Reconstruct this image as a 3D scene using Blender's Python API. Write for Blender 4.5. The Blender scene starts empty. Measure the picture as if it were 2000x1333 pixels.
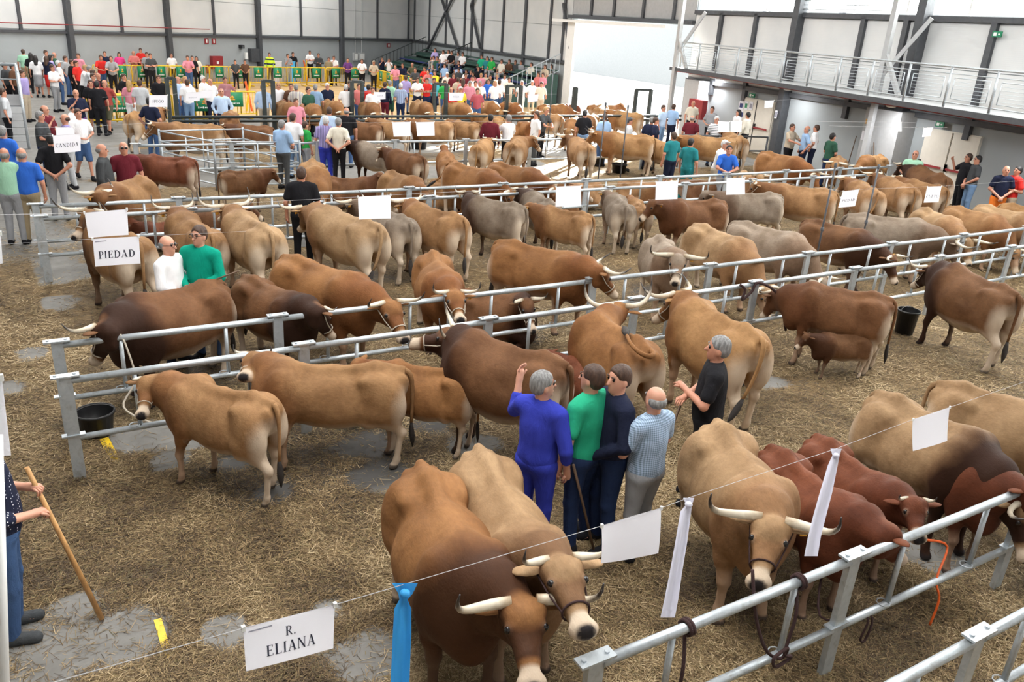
import bpy, math, random
import numpy as np
from mathutils import Matrix, Vector
C = bpy.context.scene
COL = C.collection
random.seed(5)
rng = np.random.default_rng(7)
# ------------------------------------------------------------------ camera
FPX, PITCH, ROLL, YAW, CH = 1580.6, math.radians(21.523), math.radians(3.89), math.radians(31.706), 4.4
def cam_dir(x, y):                       # image-plane offsets (units of focal length) -> world direction
    c, s = math.cos(ROLL), math.sin(ROLL); x, y = c*x - s*y, s*x + c*y
    d = (x, math.cos(PITCH) + y*math.sin(PITCH), -math.sin(PITCH) + y*math.cos(PITCH))
    c, s = math.cos(-YAW), math.sin(-YAW)
    return Vector((c*d[0] - s*d[1], s*d[0] + c*d[1], d[2]))
FWD = cam_dir(0, 0); RT = cam_dir(1, 0) - FWD; UP = cam_dir(0, 1) - FWD
cam = bpy.data.cameras.new('camera'); camo = bpy.data.objects.new('camera', cam); COL.objects.link(camo)
camo.matrix_world = Matrix(((RT.x, UP.x, -FWD.x, 0), (RT.y, UP.y, -FWD.y, 0), (RT.z, UP.z, -FWD.z, CH), (0, 0, 0, 1)))
cam.sensor_width = 36; cam.lens = FPX/2000*36; cam.clip_start = .05; cam.clip_end = 500
C.camera = camo
def at(px, py, z=0.):                    # a point read off the photograph, at height z
    d = cam_dir((px-1000)/FPX, -(py-666.5)/FPX); t = (z - CH)/d.z
    return Vector((d.x*t, d.y*t, z))
def atd(px, py, depth):                  # a point read off the photograph, at a distance along the view
    d = cam_dir((px-1000)/FPX, -(py-666.5)/FPX)
    return Vector((0, 0, CH)) + d*depth
# ------------------------------------------------------------------ world, sun, lights, exposure
C.view_settings.view_transform = 'Standard'; C.view_settings.look = 'None'
C.view_settings.exposure = 0.34; C.view_settings.gamma = 1.0; C.view_settings.use_curve_mapping = False
W = bpy.data.worlds.new('world'); C.world = W; W.use_nodes = True
bg = W.node_tree.nodes['Background']; bg.inputs[0].default_value = (.86, .93, 1, 1); bg.inputs[1].default_value = 4.5
def sun_towards(vec, power, angle, col):
    L = bpy.data.lights.new('sun', 'SUN'); L.energy = power; L.angle = math.radians(angle); L.color = col
    o = bpy.data.objects.new('sun', L); COL.objects.link(o)
    o.rotation_euler = Vector(vec).normalized().to_track_quat('-Z', 'Y').to_euler(); return o
sun_towards((-1, -.8, -.33), 45, 1.2, (1, .93, .82))
def skylight(name, x, y, sx, sy, z, power):
    L = bpy.data.lights.new(name, 'AREA'); L.shape = 'RECTANGLE'; L.size = sx; L.size_y = sy; L.energy = power
    L.color = (1, .985, .96)
    o = bpy.data.objects.new(name, L); COL.objects.link(o); o.location = (x, y, z); return o
for i, (sx_, sy_) in enumerate([(0, 0), (13, 0), (0, 17), (13, 17), (0, 34), (13, 34), (2, 51), (16, 51)]):
    skylight('roof_skylight_lamp', 2+sx_, 6+sy_, 5, 12, 9.6, 1250)

# ------------------------------------------------------------------ materials
def nt(name):
    m = bpy.data.materials.new(name); m.use_nodes = True; t = m.node_tree
    return m, t, t.nodes['Principled BSDF']
def N(t, typ, **k):
    n = t.nodes.new(typ)
    for a, v in k.items(): setattr(n, a, v)
    return n
def mixc(t, fac, a, b, mode='MIX'):
    n = t.nodes.new('ShaderNodeMix'); n.data_type = 'RGBA'; n.blend_type = mode; n.clamp_factor = True
    for s, v in ((n.inputs[0], fac), (n.inputs[6], a), (n.inputs[7], b)):
        if isinstance(v, (int, float)): s.default_value = v
        elif isinstance(v, tuple): s.default_value = (*v, 1) if len(v) == 3 else v
        else: t.links.new(v, s)
    return n.outputs[2]
def mth(t, op, a, b=0., c=None):
    n = t.nodes.new('ShaderNodeMath'); n.operation = op
    for i, v in enumerate((a, b, c)):
        if v is None: continue
        if isinstance(v, (int, float)): n.inputs[i].default_value = v
        else: t.links.new(v, n.inputs[i])
    return n.outputs[0]
def noise(t, scale, detail=3, vec=None, dist=0., out=0, rough=.5):
    n = N(t, 'ShaderNodeTexNoise'); n.inputs['Scale'].default_value = scale; n.inputs['Detail'].default_value = detail
    n.inputs['Distortion'].default_value = dist; n.inputs['Roughness'].default_value = rough
    if vec is not None: t.links.new(vec, n.inputs['Vector'])
    return n.outputs[out]
def ramp(t, fac, stops):
    n = N(t, 'ShaderNodeValToRGB'); t.links.new(fac, n.inputs[0]); e = n.color_ramp.elements
    while len(e) < len(stops): e.new(.5)
    for k, (p, c) in enumerate(stops): e[k].position = p; e[k].color = (*c, 1) if len(c) == 3 else c
    return n.outputs[0]
def bump(t, bs, h, strength, dist=.01):
    n = N(t, 'ShaderNodeBump'); n.inputs['Strength'].default_value = strength; n.inputs['Distance'].default_value = dist
    t.links.new(h, n.inputs['Height']); t.links.new(n.outputs[0], bs.inputs['Normal'])
def objco(t, scale=(1, 1, 1), rot=(0, 0, 0)):
    tc = N(t, 'ShaderNodeTexCoord'); mp = N(t, 'ShaderNodeMapping'); mp.inputs['Scale'].default_value = scale
    mp.inputs['Rotation'].default_value = rot
    t.links.new(tc.outputs['Object'], mp.inputs['Vector']); return mp.outputs[0]
def simple(name, col, rough=.6, metal=0., var=.12, nscale=8, bumps=0., spec=None):
    m, t, b = nt(name)
    n = noise(t, nscale, 4, objco(t))
    d = tuple(c*(1-var) for c in col); l = tuple(min(1, c*(1+var)) for c in col)
    t.links.new(ramp(t, n, [(.3, d), (.7, l)]), b.inputs['Base Color'])
    b.inputs['Roughness'].default_value = rough; b.inputs['Metallic'].default_value = metal
    if spec is not None: b.inputs['Specular IOR Level'].default_value = spec
    if bumps: bump(t, b, noise(t, nscale*6, 2, objco(t)), bumps)
    return m
M = {}
M['black_plastic'] = simple('black_plastic', (.012, .012, .014), .45)
M['dark_steel'] = simple('dark_steel', (.075, .08, .09), .5, .2)
M['gate_black'] = simple('gate_black', (.04, .05, .05), .45, .3)
M['rope'] = simple('rope', (.5, .44, .36), .9, bumps=.5, nscale=30)
M['dark_rope'] = simple('dark_rope', (.045, .02, .02), .9, bumps=.5, nscale=30)
M['wood'] = simple('wood', (.5, .27, .1), .6, var=.25, nscale=12)
M['dark_wood'] = simple('dark_wood', (.12, .07, .04), .6)
M['eye'] = simple('eye', (.01, .008, .008), .12)
M['hoof'] = simple('hoof', (.04, .032, .028), .6)
M['white_paint'] = simple('white_paint', (.82, .83, .82), .5, var=.03)
M['red_paint'] = simple('red_paint', (.28, .025, .03), .5)
M['yellow_paint'] = simple('yellow_paint', (.75, .5, .02), .45)
M['green_board'] = simple('green_board', (.01, .22, .09), .5)
M['orange_paint'] = simple('orange_paint', (.8, .13, .02), .5)
M['yellow_tag'] = simple('yellow_tag', (.8, .4, .05), .5)
M['bleacher_green'] = simple('bleacher_green', (.03, .075, .06), .6)
M['blue_seat'] = simple('blue_seat', (.02, .03, .14), .6)
M['wire'] = simple('wire', (.45, .45, .47), .5, .5)
M['sign_green'] = simple('sign_green', (.0, .2, .09), .5)
M['ink'] = simple('ink', (.01, .012, .03), .7)
M['grey_ink'] = simple('grey_ink', (.3, .3, .36), .7)
def mk_galv():
    m, t, b = nt('galvanised_steel')
    co = objco(t)
    v = N(t, 'ShaderNodeTexVoronoi'); v.inputs['Scale'].default_value = 35; t.links.new(co, v.inputs['Vector'])
    n = noise(t, 5, 5, co, rough=.7)
    base = mixc(t, n, (.34, .39, .43), (.56, .61, .65))
    base = mixc(t, mth(t, 'MULTIPLY', v.outputs['Color'], .35), base, (.68, .72, .75))
    dirt = ramp(t, noise(t, 9, 5, objco(t, (1, 1, .7)), rough=.7), [(.56, (0, 0, 0)), (.72, (1, 1, 1))])
    base = mixc(t, mth(t, 'MULTIPLY', dirt, .45), base, (.22, .18, .13))
    t.links.new(base, b.inputs['Base Color']); b.inputs['Metallic'].default_value = .55; b.inputs['Roughness'].default_value = .42
    return m
M['galv'] = mk_galv()
def mk_paper():
    m, t, b = nt('paper'); b.inputs['Base Color'].default_value = (.93, .93, .97, 1); b.inputs['Roughness'].default_value = .8
    tr = N(t, 'ShaderNodeBsdfTranslucent'); tr.inputs[0].default_value = (.93, .93, .98, 1)
    mx = N(t, 'ShaderNodeMixShader'); mx.inputs[0].default_value = .35
    t.links.new(b.outputs[0], mx.inputs[1]); t.links.new(tr.outputs[0], mx.inputs[2])
    t.links.new(mx.outputs[0], t.nodes['Material Output'].inputs[0]); bump(t, b, noise(t, 6, 2, objco(t)), .15)
    return m
M['paper'] = mk_paper()
def mk_fabric(name, kind=None):
    m, t, b = nt(name); oi = N(t, 'ShaderNodeObjectInfo'); co = objco(t)
    c = oi.outputs['Color']
    n = noise(t, 9, 4, co, rough=.6)
    c = mixc(t, 1., c, ramp(t, n, [(.25, (.9, .9, .9)), (.75, (1.04, 1.04, 1.04))]), 'MULTIPLY')
    sep = N(t, 'ShaderNodeSeparateXYZ'); t.links.new(co, sep.inputs[0])
    if kind == 'stripes':
        an = N(t, 'ShaderNodeMath', operation='ARCTAN2'); t.links.new(sep.outputs[1], an.inputs[0]); t.links.new(sep.outputs[0], an.inputs[1])
        w = mth(t, 'SINE', mth(t, 'MULTIPLY', sep.outputs[1], 150.))
        c = mixc(t, mth(t, 'GREATER_THAN', w, .25), c, (.12, .12, .22))
    if kind == 'hoops':
        w = mth(t, 'SINE', mth(t, 'MULTIPLY', sep.outputs[2], 110.)); c = mixc(t, mth(t, 'GREATER_THAN', w, .3), c, (.1, .12, .14))
    if kind == 'check':
        a = mth(t, 'GREATER_THAN', mth(t, 'SINE', mth(t, 'MULTIPLY', sep.outputs[1], 330.)), .0)
        d = mth(t, 'GREATER_THAN', mth(t, 'SINE', mth(t, 'MULTIPLY', sep.outputs[2], 330.)), .0)
        c = mixc(t, mth(t, 'MULTIPLY', mth(t, 'ADD', a, d), .42), c, (.1, .16, .22))
    if kind == 'dots':
        v = N(t, 'ShaderNodeTexVoronoi'); v.inputs['Scale'].default_value = 38; v.inputs['Randomness'].default_value = .15; t.links.new(co, v.inputs['Vector'])
        c = mixc(t, mth(t, 'LESS_THAN', v.outputs['Distance'], .2), c, (.75, .75, .8))
    if kind == 'hivis':
        w = mth(t, 'SINE', mth(t, 'MULTIPLY', sep.outputs[2], 24.)); c = mixc(t, mth(t, 'GREATER_THAN', w, .55), c, (.02, .03, .08))
    t.links.new(c, b.inputs['Base Color']); b.inputs['Roughness'].default_value = .9; b.inputs['Specular IOR Level'].default_value = .2
    hgt = mth(t, 'ADD', mth(t, 'MULTIPLY', noise(t, 7, 3, objco(t, (1, 1, .5)), dist=1.2), 1.), mth(t, 'MULTIPLY', noise(t, 160, 1, co), .08))
    bump(t, b, hgt, .55, .035)
    return m
for k in (None, 'stripes', 'hoops', 'check', 'dots', 'hivis'): M['fabric' if k is None else k] = mk_fabric('fabric' if k is None else 'fabric_'+k, k)
def mk_ribbon():
    m, t, b = nt('ribbon'); oi = N(t, 'ShaderNodeObjectInfo'); t.links.new(oi.outputs['Color'], b.inputs['Base Color']); b.inputs['Roughness'].default_value = .6
    tr = N(t, 'ShaderNodeBsdfTranslucent'); t.links.new(oi.outputs['Color'], tr.inputs[0]); mx = N(t, 'ShaderNodeMixShader'); mx.inputs[0].default_value = .3
    t.links.new(b.outputs[0], mx.inputs[1]); t.links.new(tr.outputs[0], mx.inputs[2]); t.links.new(mx.outputs[0], t.nodes['Material Output'].inputs[0]); bump(t, b, noise(t, 8, 2, objco(t, (1, 1, .2))), .2); return m
M['ribbon'] = mk_ribbon()
def mk_skin():
    m, t, b = nt('skin'); oi = N(t, 'ShaderNodeObjectInfo'); co = objco(t)
    c = mixc(t, noise(t, 14, 3, co), oi.outputs['Color'], (.55, .2, .13)); c = mixc(t, .35, oi.outputs['Color'], c)
    t.links.new(c, b.inputs['Base Color']); b.inputs['Roughness'].default_value = .5; b.inputs['Subsurface Weight'].default_value = .0
    return m
M['skin'] = mk_skin()
def mk_hair():
    m, t, b = nt('hair'); oi = N(t, 'ShaderNodeObjectInfo'); n = noise(t, 60, 3, objco(t, (1, 1, .25)))
    c = mixc(t, 1., oi.outputs['Color'], ramp(t, n, [(.3, (.55, .55, .55)), (.7, (1.35, 1.35, 1.35))]), 'MULTIPLY')
    t.links.new(c, b.inputs['Base Color']); b.inputs['Roughness'].default_value = .6; bump(t, b, n, .7, .01); return m
M['hair'] = mk_hair()
# coat: object colour = base coat, object alpha = how dark the forequarters are; 'coat' attribute = (pale, dark, black)
def mk_coat():
    m, t, b = nt('cow_coat'); oi = N(t, 'ShaderNodeObjectInfo'); co = objco(t)
    at_ = N(t, 'ShaderNodeAttribute', attribute_name='coat'); sp = N(t, 'ShaderNodeSeparateColor'); t.links.new(at_.outputs['Color'], sp.inputs[0])
    rnd = N(t, 'ShaderNodeVectorMath', operation='ADD'); t.links.new(co, rnd.inputs[0]); t.links.new(oi.outputs['Location'], rnd.inputs[1])
    n1 = noise(t, 2.6, 3, rnd.outputs[0], rough=.55); n2 = noise(t, 30, 4, objco(t, (.5, 1, 1.)), rough=.7); n3 = noise(t, 7, 4, rnd.outputs[0])
    base = oi.outputs['Color']
    c = mixc(t, 1., base, ramp(t, n1, [(.3, (.72, .66, .6)), (.65, (1.16, 1.16, 1.16))]), 'MULTIPLY')
    c = mixc(t, 1., c, ramp(t, n2, [(.3, (.86, .86, .86)), (.7, (1.12, 1.12, 1.12))]), 'MULTIPLY')
    pale = mixc(t, .25, (.6, .5, .39), c)
    w = mth(t, 'MULTIPLY', n3, .35)
    pm = N(t, 'ShaderNodeMapRange'); t.links.new(mth(t, 'ADD', sp.outputs[0], mth(t, 'SUBTRACT', w, .17)), pm.inputs[0]); pm.inputs[1].default_value = .1; pm.inputs[2].default_value = .9
    c = mixc(t, pm.outputs[0], c, pale)
    dm = N(t, 'ShaderNodeMapRange'); t.links.new(mth(t, 'ADD', sp.outputs[1], mth(t, 'SUBTRACT', w, .17)), dm.inputs[0]); dm.inputs[1].default_value = .1; dm.inputs[2].default_value = .9
    c = mixc(t, mth(t, 'MULTIPLY', dm.outputs[0], .7), c, mixc(t, 1., c, (.74, .56, .45), 'MULTIPLY'))
    c = mixc(t, mth(t, 'MULTIPLY', dm.outputs[0], oi.outputs['Alpha']), c, (.032, .013, .007))
    c = mixc(t, sp.outputs[2], c, (.018, .015, .016))
    t.links.new(c, b.inputs['Base Color']); b.inputs['Roughness'].default_value = .7; b.inputs['Specular IOR Level'].default_value = .18
    
    hgt = mth(t, 'ADD', mth(t, 'MULTIPLY', noise(t, 95, 3, objco(t, (.35, 1, .6))), .25), mth(t, 'MULTIPLY', noise(t, 9, 3, co), .8))
    bump(t, b, hgt, .45, .02)
    return m
M['coat'] = mk_coat()
def mk_horn():
    m, t, b = nt('horn'); a = N(t, 'ShaderNodeAttribute', attribute_name='coat'); sp = N(t, 'ShaderNodeSeparateColor'); t.links.new(a.outputs['Color'], sp.inputs[0])
    f = mth(t, 'ADD', sp.outputs[0], mth(t, 'SUBTRACT', mth(t, 'MULTIPLY', noise(t, 22, 4, objco(t)), .25), .12))
    t.links.new(ramp(t, f, [(.0, (.4, .3, .19)), (.2, (.75, .68, .55)), (.6, (.62, .54, .42)), (.85, (.04, .035, .035))]), b.inputs['Base Color'])
    b.inputs['Roughness'].default_value = .35; return m
M['horn'] = mk_horn()

# ------------------------------------------------------------------ signed-distance bodies
class Field:
    def __init__(s, lo, hi, h):
        s.lo = np.array(lo, np.float32); s.h = h; n = np.ceil((np.array(hi)-s.lo)/h).astype(int)+1; s.n = n
        s.ax = [s.lo[i]+h*np.arange(n[i], dtype=np.float32) for i in range(3)]; s.D = np.full(n, 1., np.float32)
    def box(s, lo, hi):
        a = np.clip(np.floor((np.array(lo)-s.lo)/s.h).astype(int), 0, s.n-1); b = np.clip(np.ceil((np.array(hi)-s.lo)/s.h).astype(int)+1, 1, s.n)
        sl = tuple(slice(a[i], max(b[i], a[i]+1)) for i in range(3))
        return sl, s.ax[0][sl[0]][:, None, None], s.ax[1][sl[1]][None, :, None], s.ax[2][sl[2]][None, None, :]
    def blend(s, sl, d, k):
        o = s.D[sl]
        if k <= 0: s.D[sl] = np.minimum(o, d); return
        hh = np.maximum(k-np.abs(o-d), 0)/k; s.D[sl] = np.minimum(o, d)-hh*hh*k*.25
    def cap(s, a, b, ra, rb=None, k=.05, sq=None):
        rb = ra if rb is None else rb; a = np.array(a, float); b = np.array(b, float); m = max(ra, rb)+k+.03
        sl, X, Y, Z = s.box(np.minimum(a, b)-m, np.maximum(a, b)+m); v = b-a; L = max(float(v@v), 1e-9)
        X = X-a[0]; Y = Y-a[1]; Z = Z-a[2]
        t = np.clip((X*v[0]+Y*v[1]+Z*v[2])/L, 0, 1)
        s.blend(sl, np.sqrt((X-t*v[0])**2+(Y-t*v[1])**2+(Z-t*v[2])**2)-(ra+(rb-ra)*t), k)
    def ell(s, c, r, k=.05, rz=0., ry=0., cut=False):
        c = np.array(c, float); r = np.array(r, float); m = r.max()+k+.03
        sl, X, Y, Z = s.box(c-m, c+m); X = X-c[0]; Y = Y-c[1]; Z = Z-c[2]
        if rz: cs, sn = math.cos(rz), math.sin(rz); X, Y = cs*X+sn*Y, -sn*X+cs*Y
        if ry: cs, sn = math.cos(ry), math.sin(ry); X, Z = cs*X-sn*Z, sn*X+cs*Z
        k0 = np.sqrt((X/r[0])**2+(Y/r[1])**2+(Z/r[2])**2); k1 = np.sqrt((X/r[0]**2)**2+(Y/r[1]**2)**2+(Z/r[2]**2)**2)+1e-6
        d = k0*(k0-1)/k1
        if cut: o = s.D[sl]; hh = np.maximum(k-np.abs(o+d), 0)/k; s.D[sl] = np.maximum(o, -d)+hh*hh*k*.25
        else: s.blend(sl, d, k)
    def clip_plane(s, p, n):              # keep the side n points away from
        n = np.array(n, float); n /= np.linalg.norm(n)
        d = (s.ax[0][:, None, None]-p[0])*n[0]+(s.ax[1][None, :, None]-p[1])*n[1]+(s.ax[2][None, None, :]-p[2])*n[2]
        s.D = np.maximum(s.D, d.astype(np.float32))
    def mesh(s):                          # surface nets
        D = s.D.copy()
        for a in range(3):
            i = [slice(None)]*3; i[a] = 0; D[tuple(i)] = np.maximum(D[tuple(i)], .01); i[a] = -1; D[tuple(i)] = np.maximum(D[tuple(i)], .01)
        ins = D < 0; nx, ny, nz = (np.array(D.shape)-1)
        cs = [(0,0,0),(1,0,0),(0,1,0),(1,1,0),(0,0,1),(1,0,1),(0,1,1),(1,1,1)]
        cv = [ins[i:i+nx, j:j+ny, k:k+nz] for i, j, k in cs]
        cnt = sum(c.astype(np.int8) for c in cv); act = (cnt > 0) & (cnt < 8); idx = np.full(act.shape, -1, np.int64); ids = np.argwhere(act); idx[act] = np.arange(len(ids))
        dv = np.stack([D[ids[:, 0]+i, ids[:, 1]+j, ids[:, 2]+k] for i, j, k in cs], 1)
        acc = np.zeros((len(ids), 3)); num = np.zeros(len(ids))
        for a, b in [(0,1),(2,3),(4,5),(6,7),(0,2),(1,3),(4,6),(5,7),(0,4),(1,5),(2,6),(3,7)]:
            x, y = dv[:, a], dv[:, b]; m = (x < 0) != (y < 0); t = np.where(m, x/np.where(m, x-y, 1), 0)
            pa, pb = np.array(cs[a]), np.array(cs[b]); acc += m[:, None]*(pa+t[:, None]*(pb-pa)); num += m
        V = (ids+acc/num[:, None])*s.h+s.lo
        F = []
        for ax in range(3):
            u, v = (ax+1) % 3, (ax+2) % 3
            i0 = [slice(0, -1) if q == ax else slice(1, -1) for q in range(3)]; i1 = list(i0); i1[ax] = slice(1, None)
            A = ins[tuple(i0)]; B = ins[tuple(i1)]; e = np.argwhere(A != B)
            if not len(e): continue
            fl = A[tuple(e.T)]; e = e.copy(); e[:, u] += 1; e[:, v] += 1
            def c(du, dw): q = e.copy(); q[:, u] -= du; q[:, v] -= dw; return idx[tuple(q.T)]
            f = np.stack([c(1, 1), c(0, 1), c(0, 0), c(1, 0)], 1); f[~fl] = f[~fl][:, ::-1]; F.append(f)
        F = np.concatenate(F); return V, F[(F >= 0).all(1)]
def np_mesh(name, V, F, mat=None, smooth=True, attr=None):
    me = bpy.data.meshes.new(name); V = np.ascontiguousarray(V, np.float32); F = np.ascontiguousarray(F, np.int32); k = F.shape[1]
    me.vertices.add(len(V)); me.vertices.foreach_set('co', V.ravel())
    me.loops.add(F.size); me.loops.foreach_set('vertex_index', F.ravel())
    me.polygons.add(len(F)); me.polygons.foreach_set('loop_start', np.arange(0, F.size, k, dtype=np.int32)); me.polygons.foreach_set('loop_total', np.full(len(F), k, np.int32))
    if smooth: me.polygons.foreach_set('use_smooth', np.ones(len(F), bool))
    me.update(calc_edges=True); me.validate()
    if attr is not None:
        a = me.attributes.new('coat', 'FLOAT_COLOR', 'POINT'); q = np.ones((len(V), 4), np.float32); q[:, :attr.shape[1]] = attr; a.data.foreach_set('color', q.ravel())
    if mat: me.materials.append(mat)
    return me
# ------------------------------------------------------------------ object helpers
def tag(o, label, cat, group=None, kind=None):
    if label: o['label'] = label
    if cat: o['category'] = cat
    if group: o['group'] = group
    if kind: o['kind'] = kind
    return o
def thing(name, label, cat, loc=(0, 0, 0), rz=0., group=None, s=1.):
    o = bpy.data.objects.new(name, None); COL.objects.link(o); o.empty_display_size = .2
    o.location = loc; o.rotation_euler = (0, 0, rz); o.scale = (s, s, s); return tag(o, label, cat, group)
def ob(name, me, parent=None, label=None, color=None):
    o = bpy.data.objects.new(name, me); COL.objects.link(o)
    if parent is not None: o.parent = parent
    if label: o['label'] = label
    if color is not None: o.color = color if len(color) == 4 else (*color, 1)
    return o
class MB:                                 # collects plain shapes into one mesh
    def __init__(s): s.v = []; s.f = []; s.a = []
    def add(s, V, F, a=None):
        n = len(s.v); s.v += [tuple(p) for p in V]; s.f += [tuple(i+n for i in f) for f in F]; s.a += list(a) if a is not None else [(0, 0, 0)]*len(V); return s
    def box(s, c, d, rz=0., rx=0., ry=0.):
        R = Matrix.Rotation(rz, 3, 'Z') @ Matrix.Rotation(ry, 3, 'Y') @ Matrix.Rotation(rx, 3, 'X'); c = Vector(c)
        V = [c+R @ Vector((x*d[0]/2, y*d[1]/2, z*d[2]/2)) for x in (-1, 1) for y in (-1, 1) for z in (-1, 1)]
        return s.add(V, [(0,1,3,2),(4,6,7,5),(0,4,5,1),(2,3,7,6),(0,2,6,4),(1,5,7,3)])
    def beam(s, a, b, w, h, up=(0, 0, 1)):
        a, b = Vector(a), Vector(b); d = (b-a).normalized(); u = Vector(up)
        if abs(d.dot(u)) > .98: u = Vector((1, 0, 0))
        r = d.cross(u).normalized(); u = r.cross(d)
        V = [p+r*(x*w/2)+u*(y*h/2) for p in (a, b) for x in (-1, 1) for y in (-1, 1)]
        return s.add(V, [(0,1,3,2),(4,6,7,5),(0,4,5,1),(2,3,7,6),(0,2,6,4),(1,5,7,3)])
    def tube(s, pts, r, n=8, caps=True, attr=None, flat=1.):
        pts = [Vector(p) for p in pts]; m = len(pts); rs = r if hasattr(r, '__len__') else [r]*m
        V = []; A = []; up = None
        for i, p in enumerate(pts):
            d = (pts[min(i+1, m-1)]-pts[max(i-1, 0)]).normalized()
            if up is None: up = Vector((0, 0, 1)) if abs(d.z) < .9 else Vector((1, 0, 0))
            x = d.cross(up).normalized(); y = x.cross(d).normalized(); up = y
            for j in range(n):
                a = 2*math.pi*j/n; V.append(p+x*(rs[i]*math.cos(a))+y*(rs[i]*flat*math.sin(a))); A.append((i/(m-1), 0, 0))
        F = [(i*n+j, i*n+(j+1) % n, (i+1)*n+(j+1) % n, (i+1)*n+j) for i in range(m-1) for j in range(n)]
        if caps: F += [tuple(range(n))[::-1], tuple((m-1)*n+j for j in range(n))]
        return s.add(V, F, A if attr else None)
    def lathe(s, c, prof, n=16):          # prof: (r, z) list, both walls as given
        c = Vector(c); V = [c+Vector((r*math.cos(2*math.pi*j/n), r*math.sin(2*math.pi*j/n), z)) for r, z in prof for j in range(n)]; m = len(prof)
        return s.add(V, [(i*n+j, i*n+(j+1) % n, (i+1)*n+(j+1) % n, (i+1)*n+j) for i in range(m-1) for j in range(n)])
    def ball(s, c, r, n=10, m=7, rot=None):
        r = (r, r, r) if isinstance(r, (int, float)) else r; c = Vector(c); V = []
        for i in range(m+1):
            th = math.pi*i/m
            for j in range(n):
                a = 2*math.pi*j/n; p = Vector((r[0]*math.sin(th)*math.cos(a), r[1]*math.sin(th)*math.sin(a), r[2]*math.cos(th)))
                V.append(c+(rot @ p if rot else p))
        return s.add(V, [(i*n+j, (i+1)*n+j, (i+1)*n+(j+1) % n, i*n+(j+1) % n) for i in range(m) for j in range(n)])
    def me(s, name, mat, smooth=True, attr=False):
        me = bpy.data.meshes.new(name); me.from_pydata(s.v, [], s.f)
        if smooth: me.polygons.foreach_set('use_smooth', [len(p.vertices) == 4 for p in me.polygons]) if smooth is True else None
        if attr: 
            a = me.attributes.new('coat', 'FLOAT_COLOR', 'POINT'); a.data.foreach_set('color', np.array([(*q, 1) for q in s.a], np.float32).ravel())
        if mat: me.materials.append(M[mat] if isinstance(mat, str) else mat)
        return me
    def ob(s, name, mat, parent=None, smooth=False, label=None, color=None, attr=False): return ob(name, s.me(name, mat, smooth, attr), parent, label, color)
def bez(p0, p1, p2, p3, n):
    p0, p1, p2, p3 = map(Vector, (p0, p1, p2, p3)); o = []
    for i in range(n+1):
        t = i/n; u = 1-t; o.append(p0*u**3+p1*3*u*u*t+p2*3*u*t*t+p3*t**3)
    return o
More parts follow.
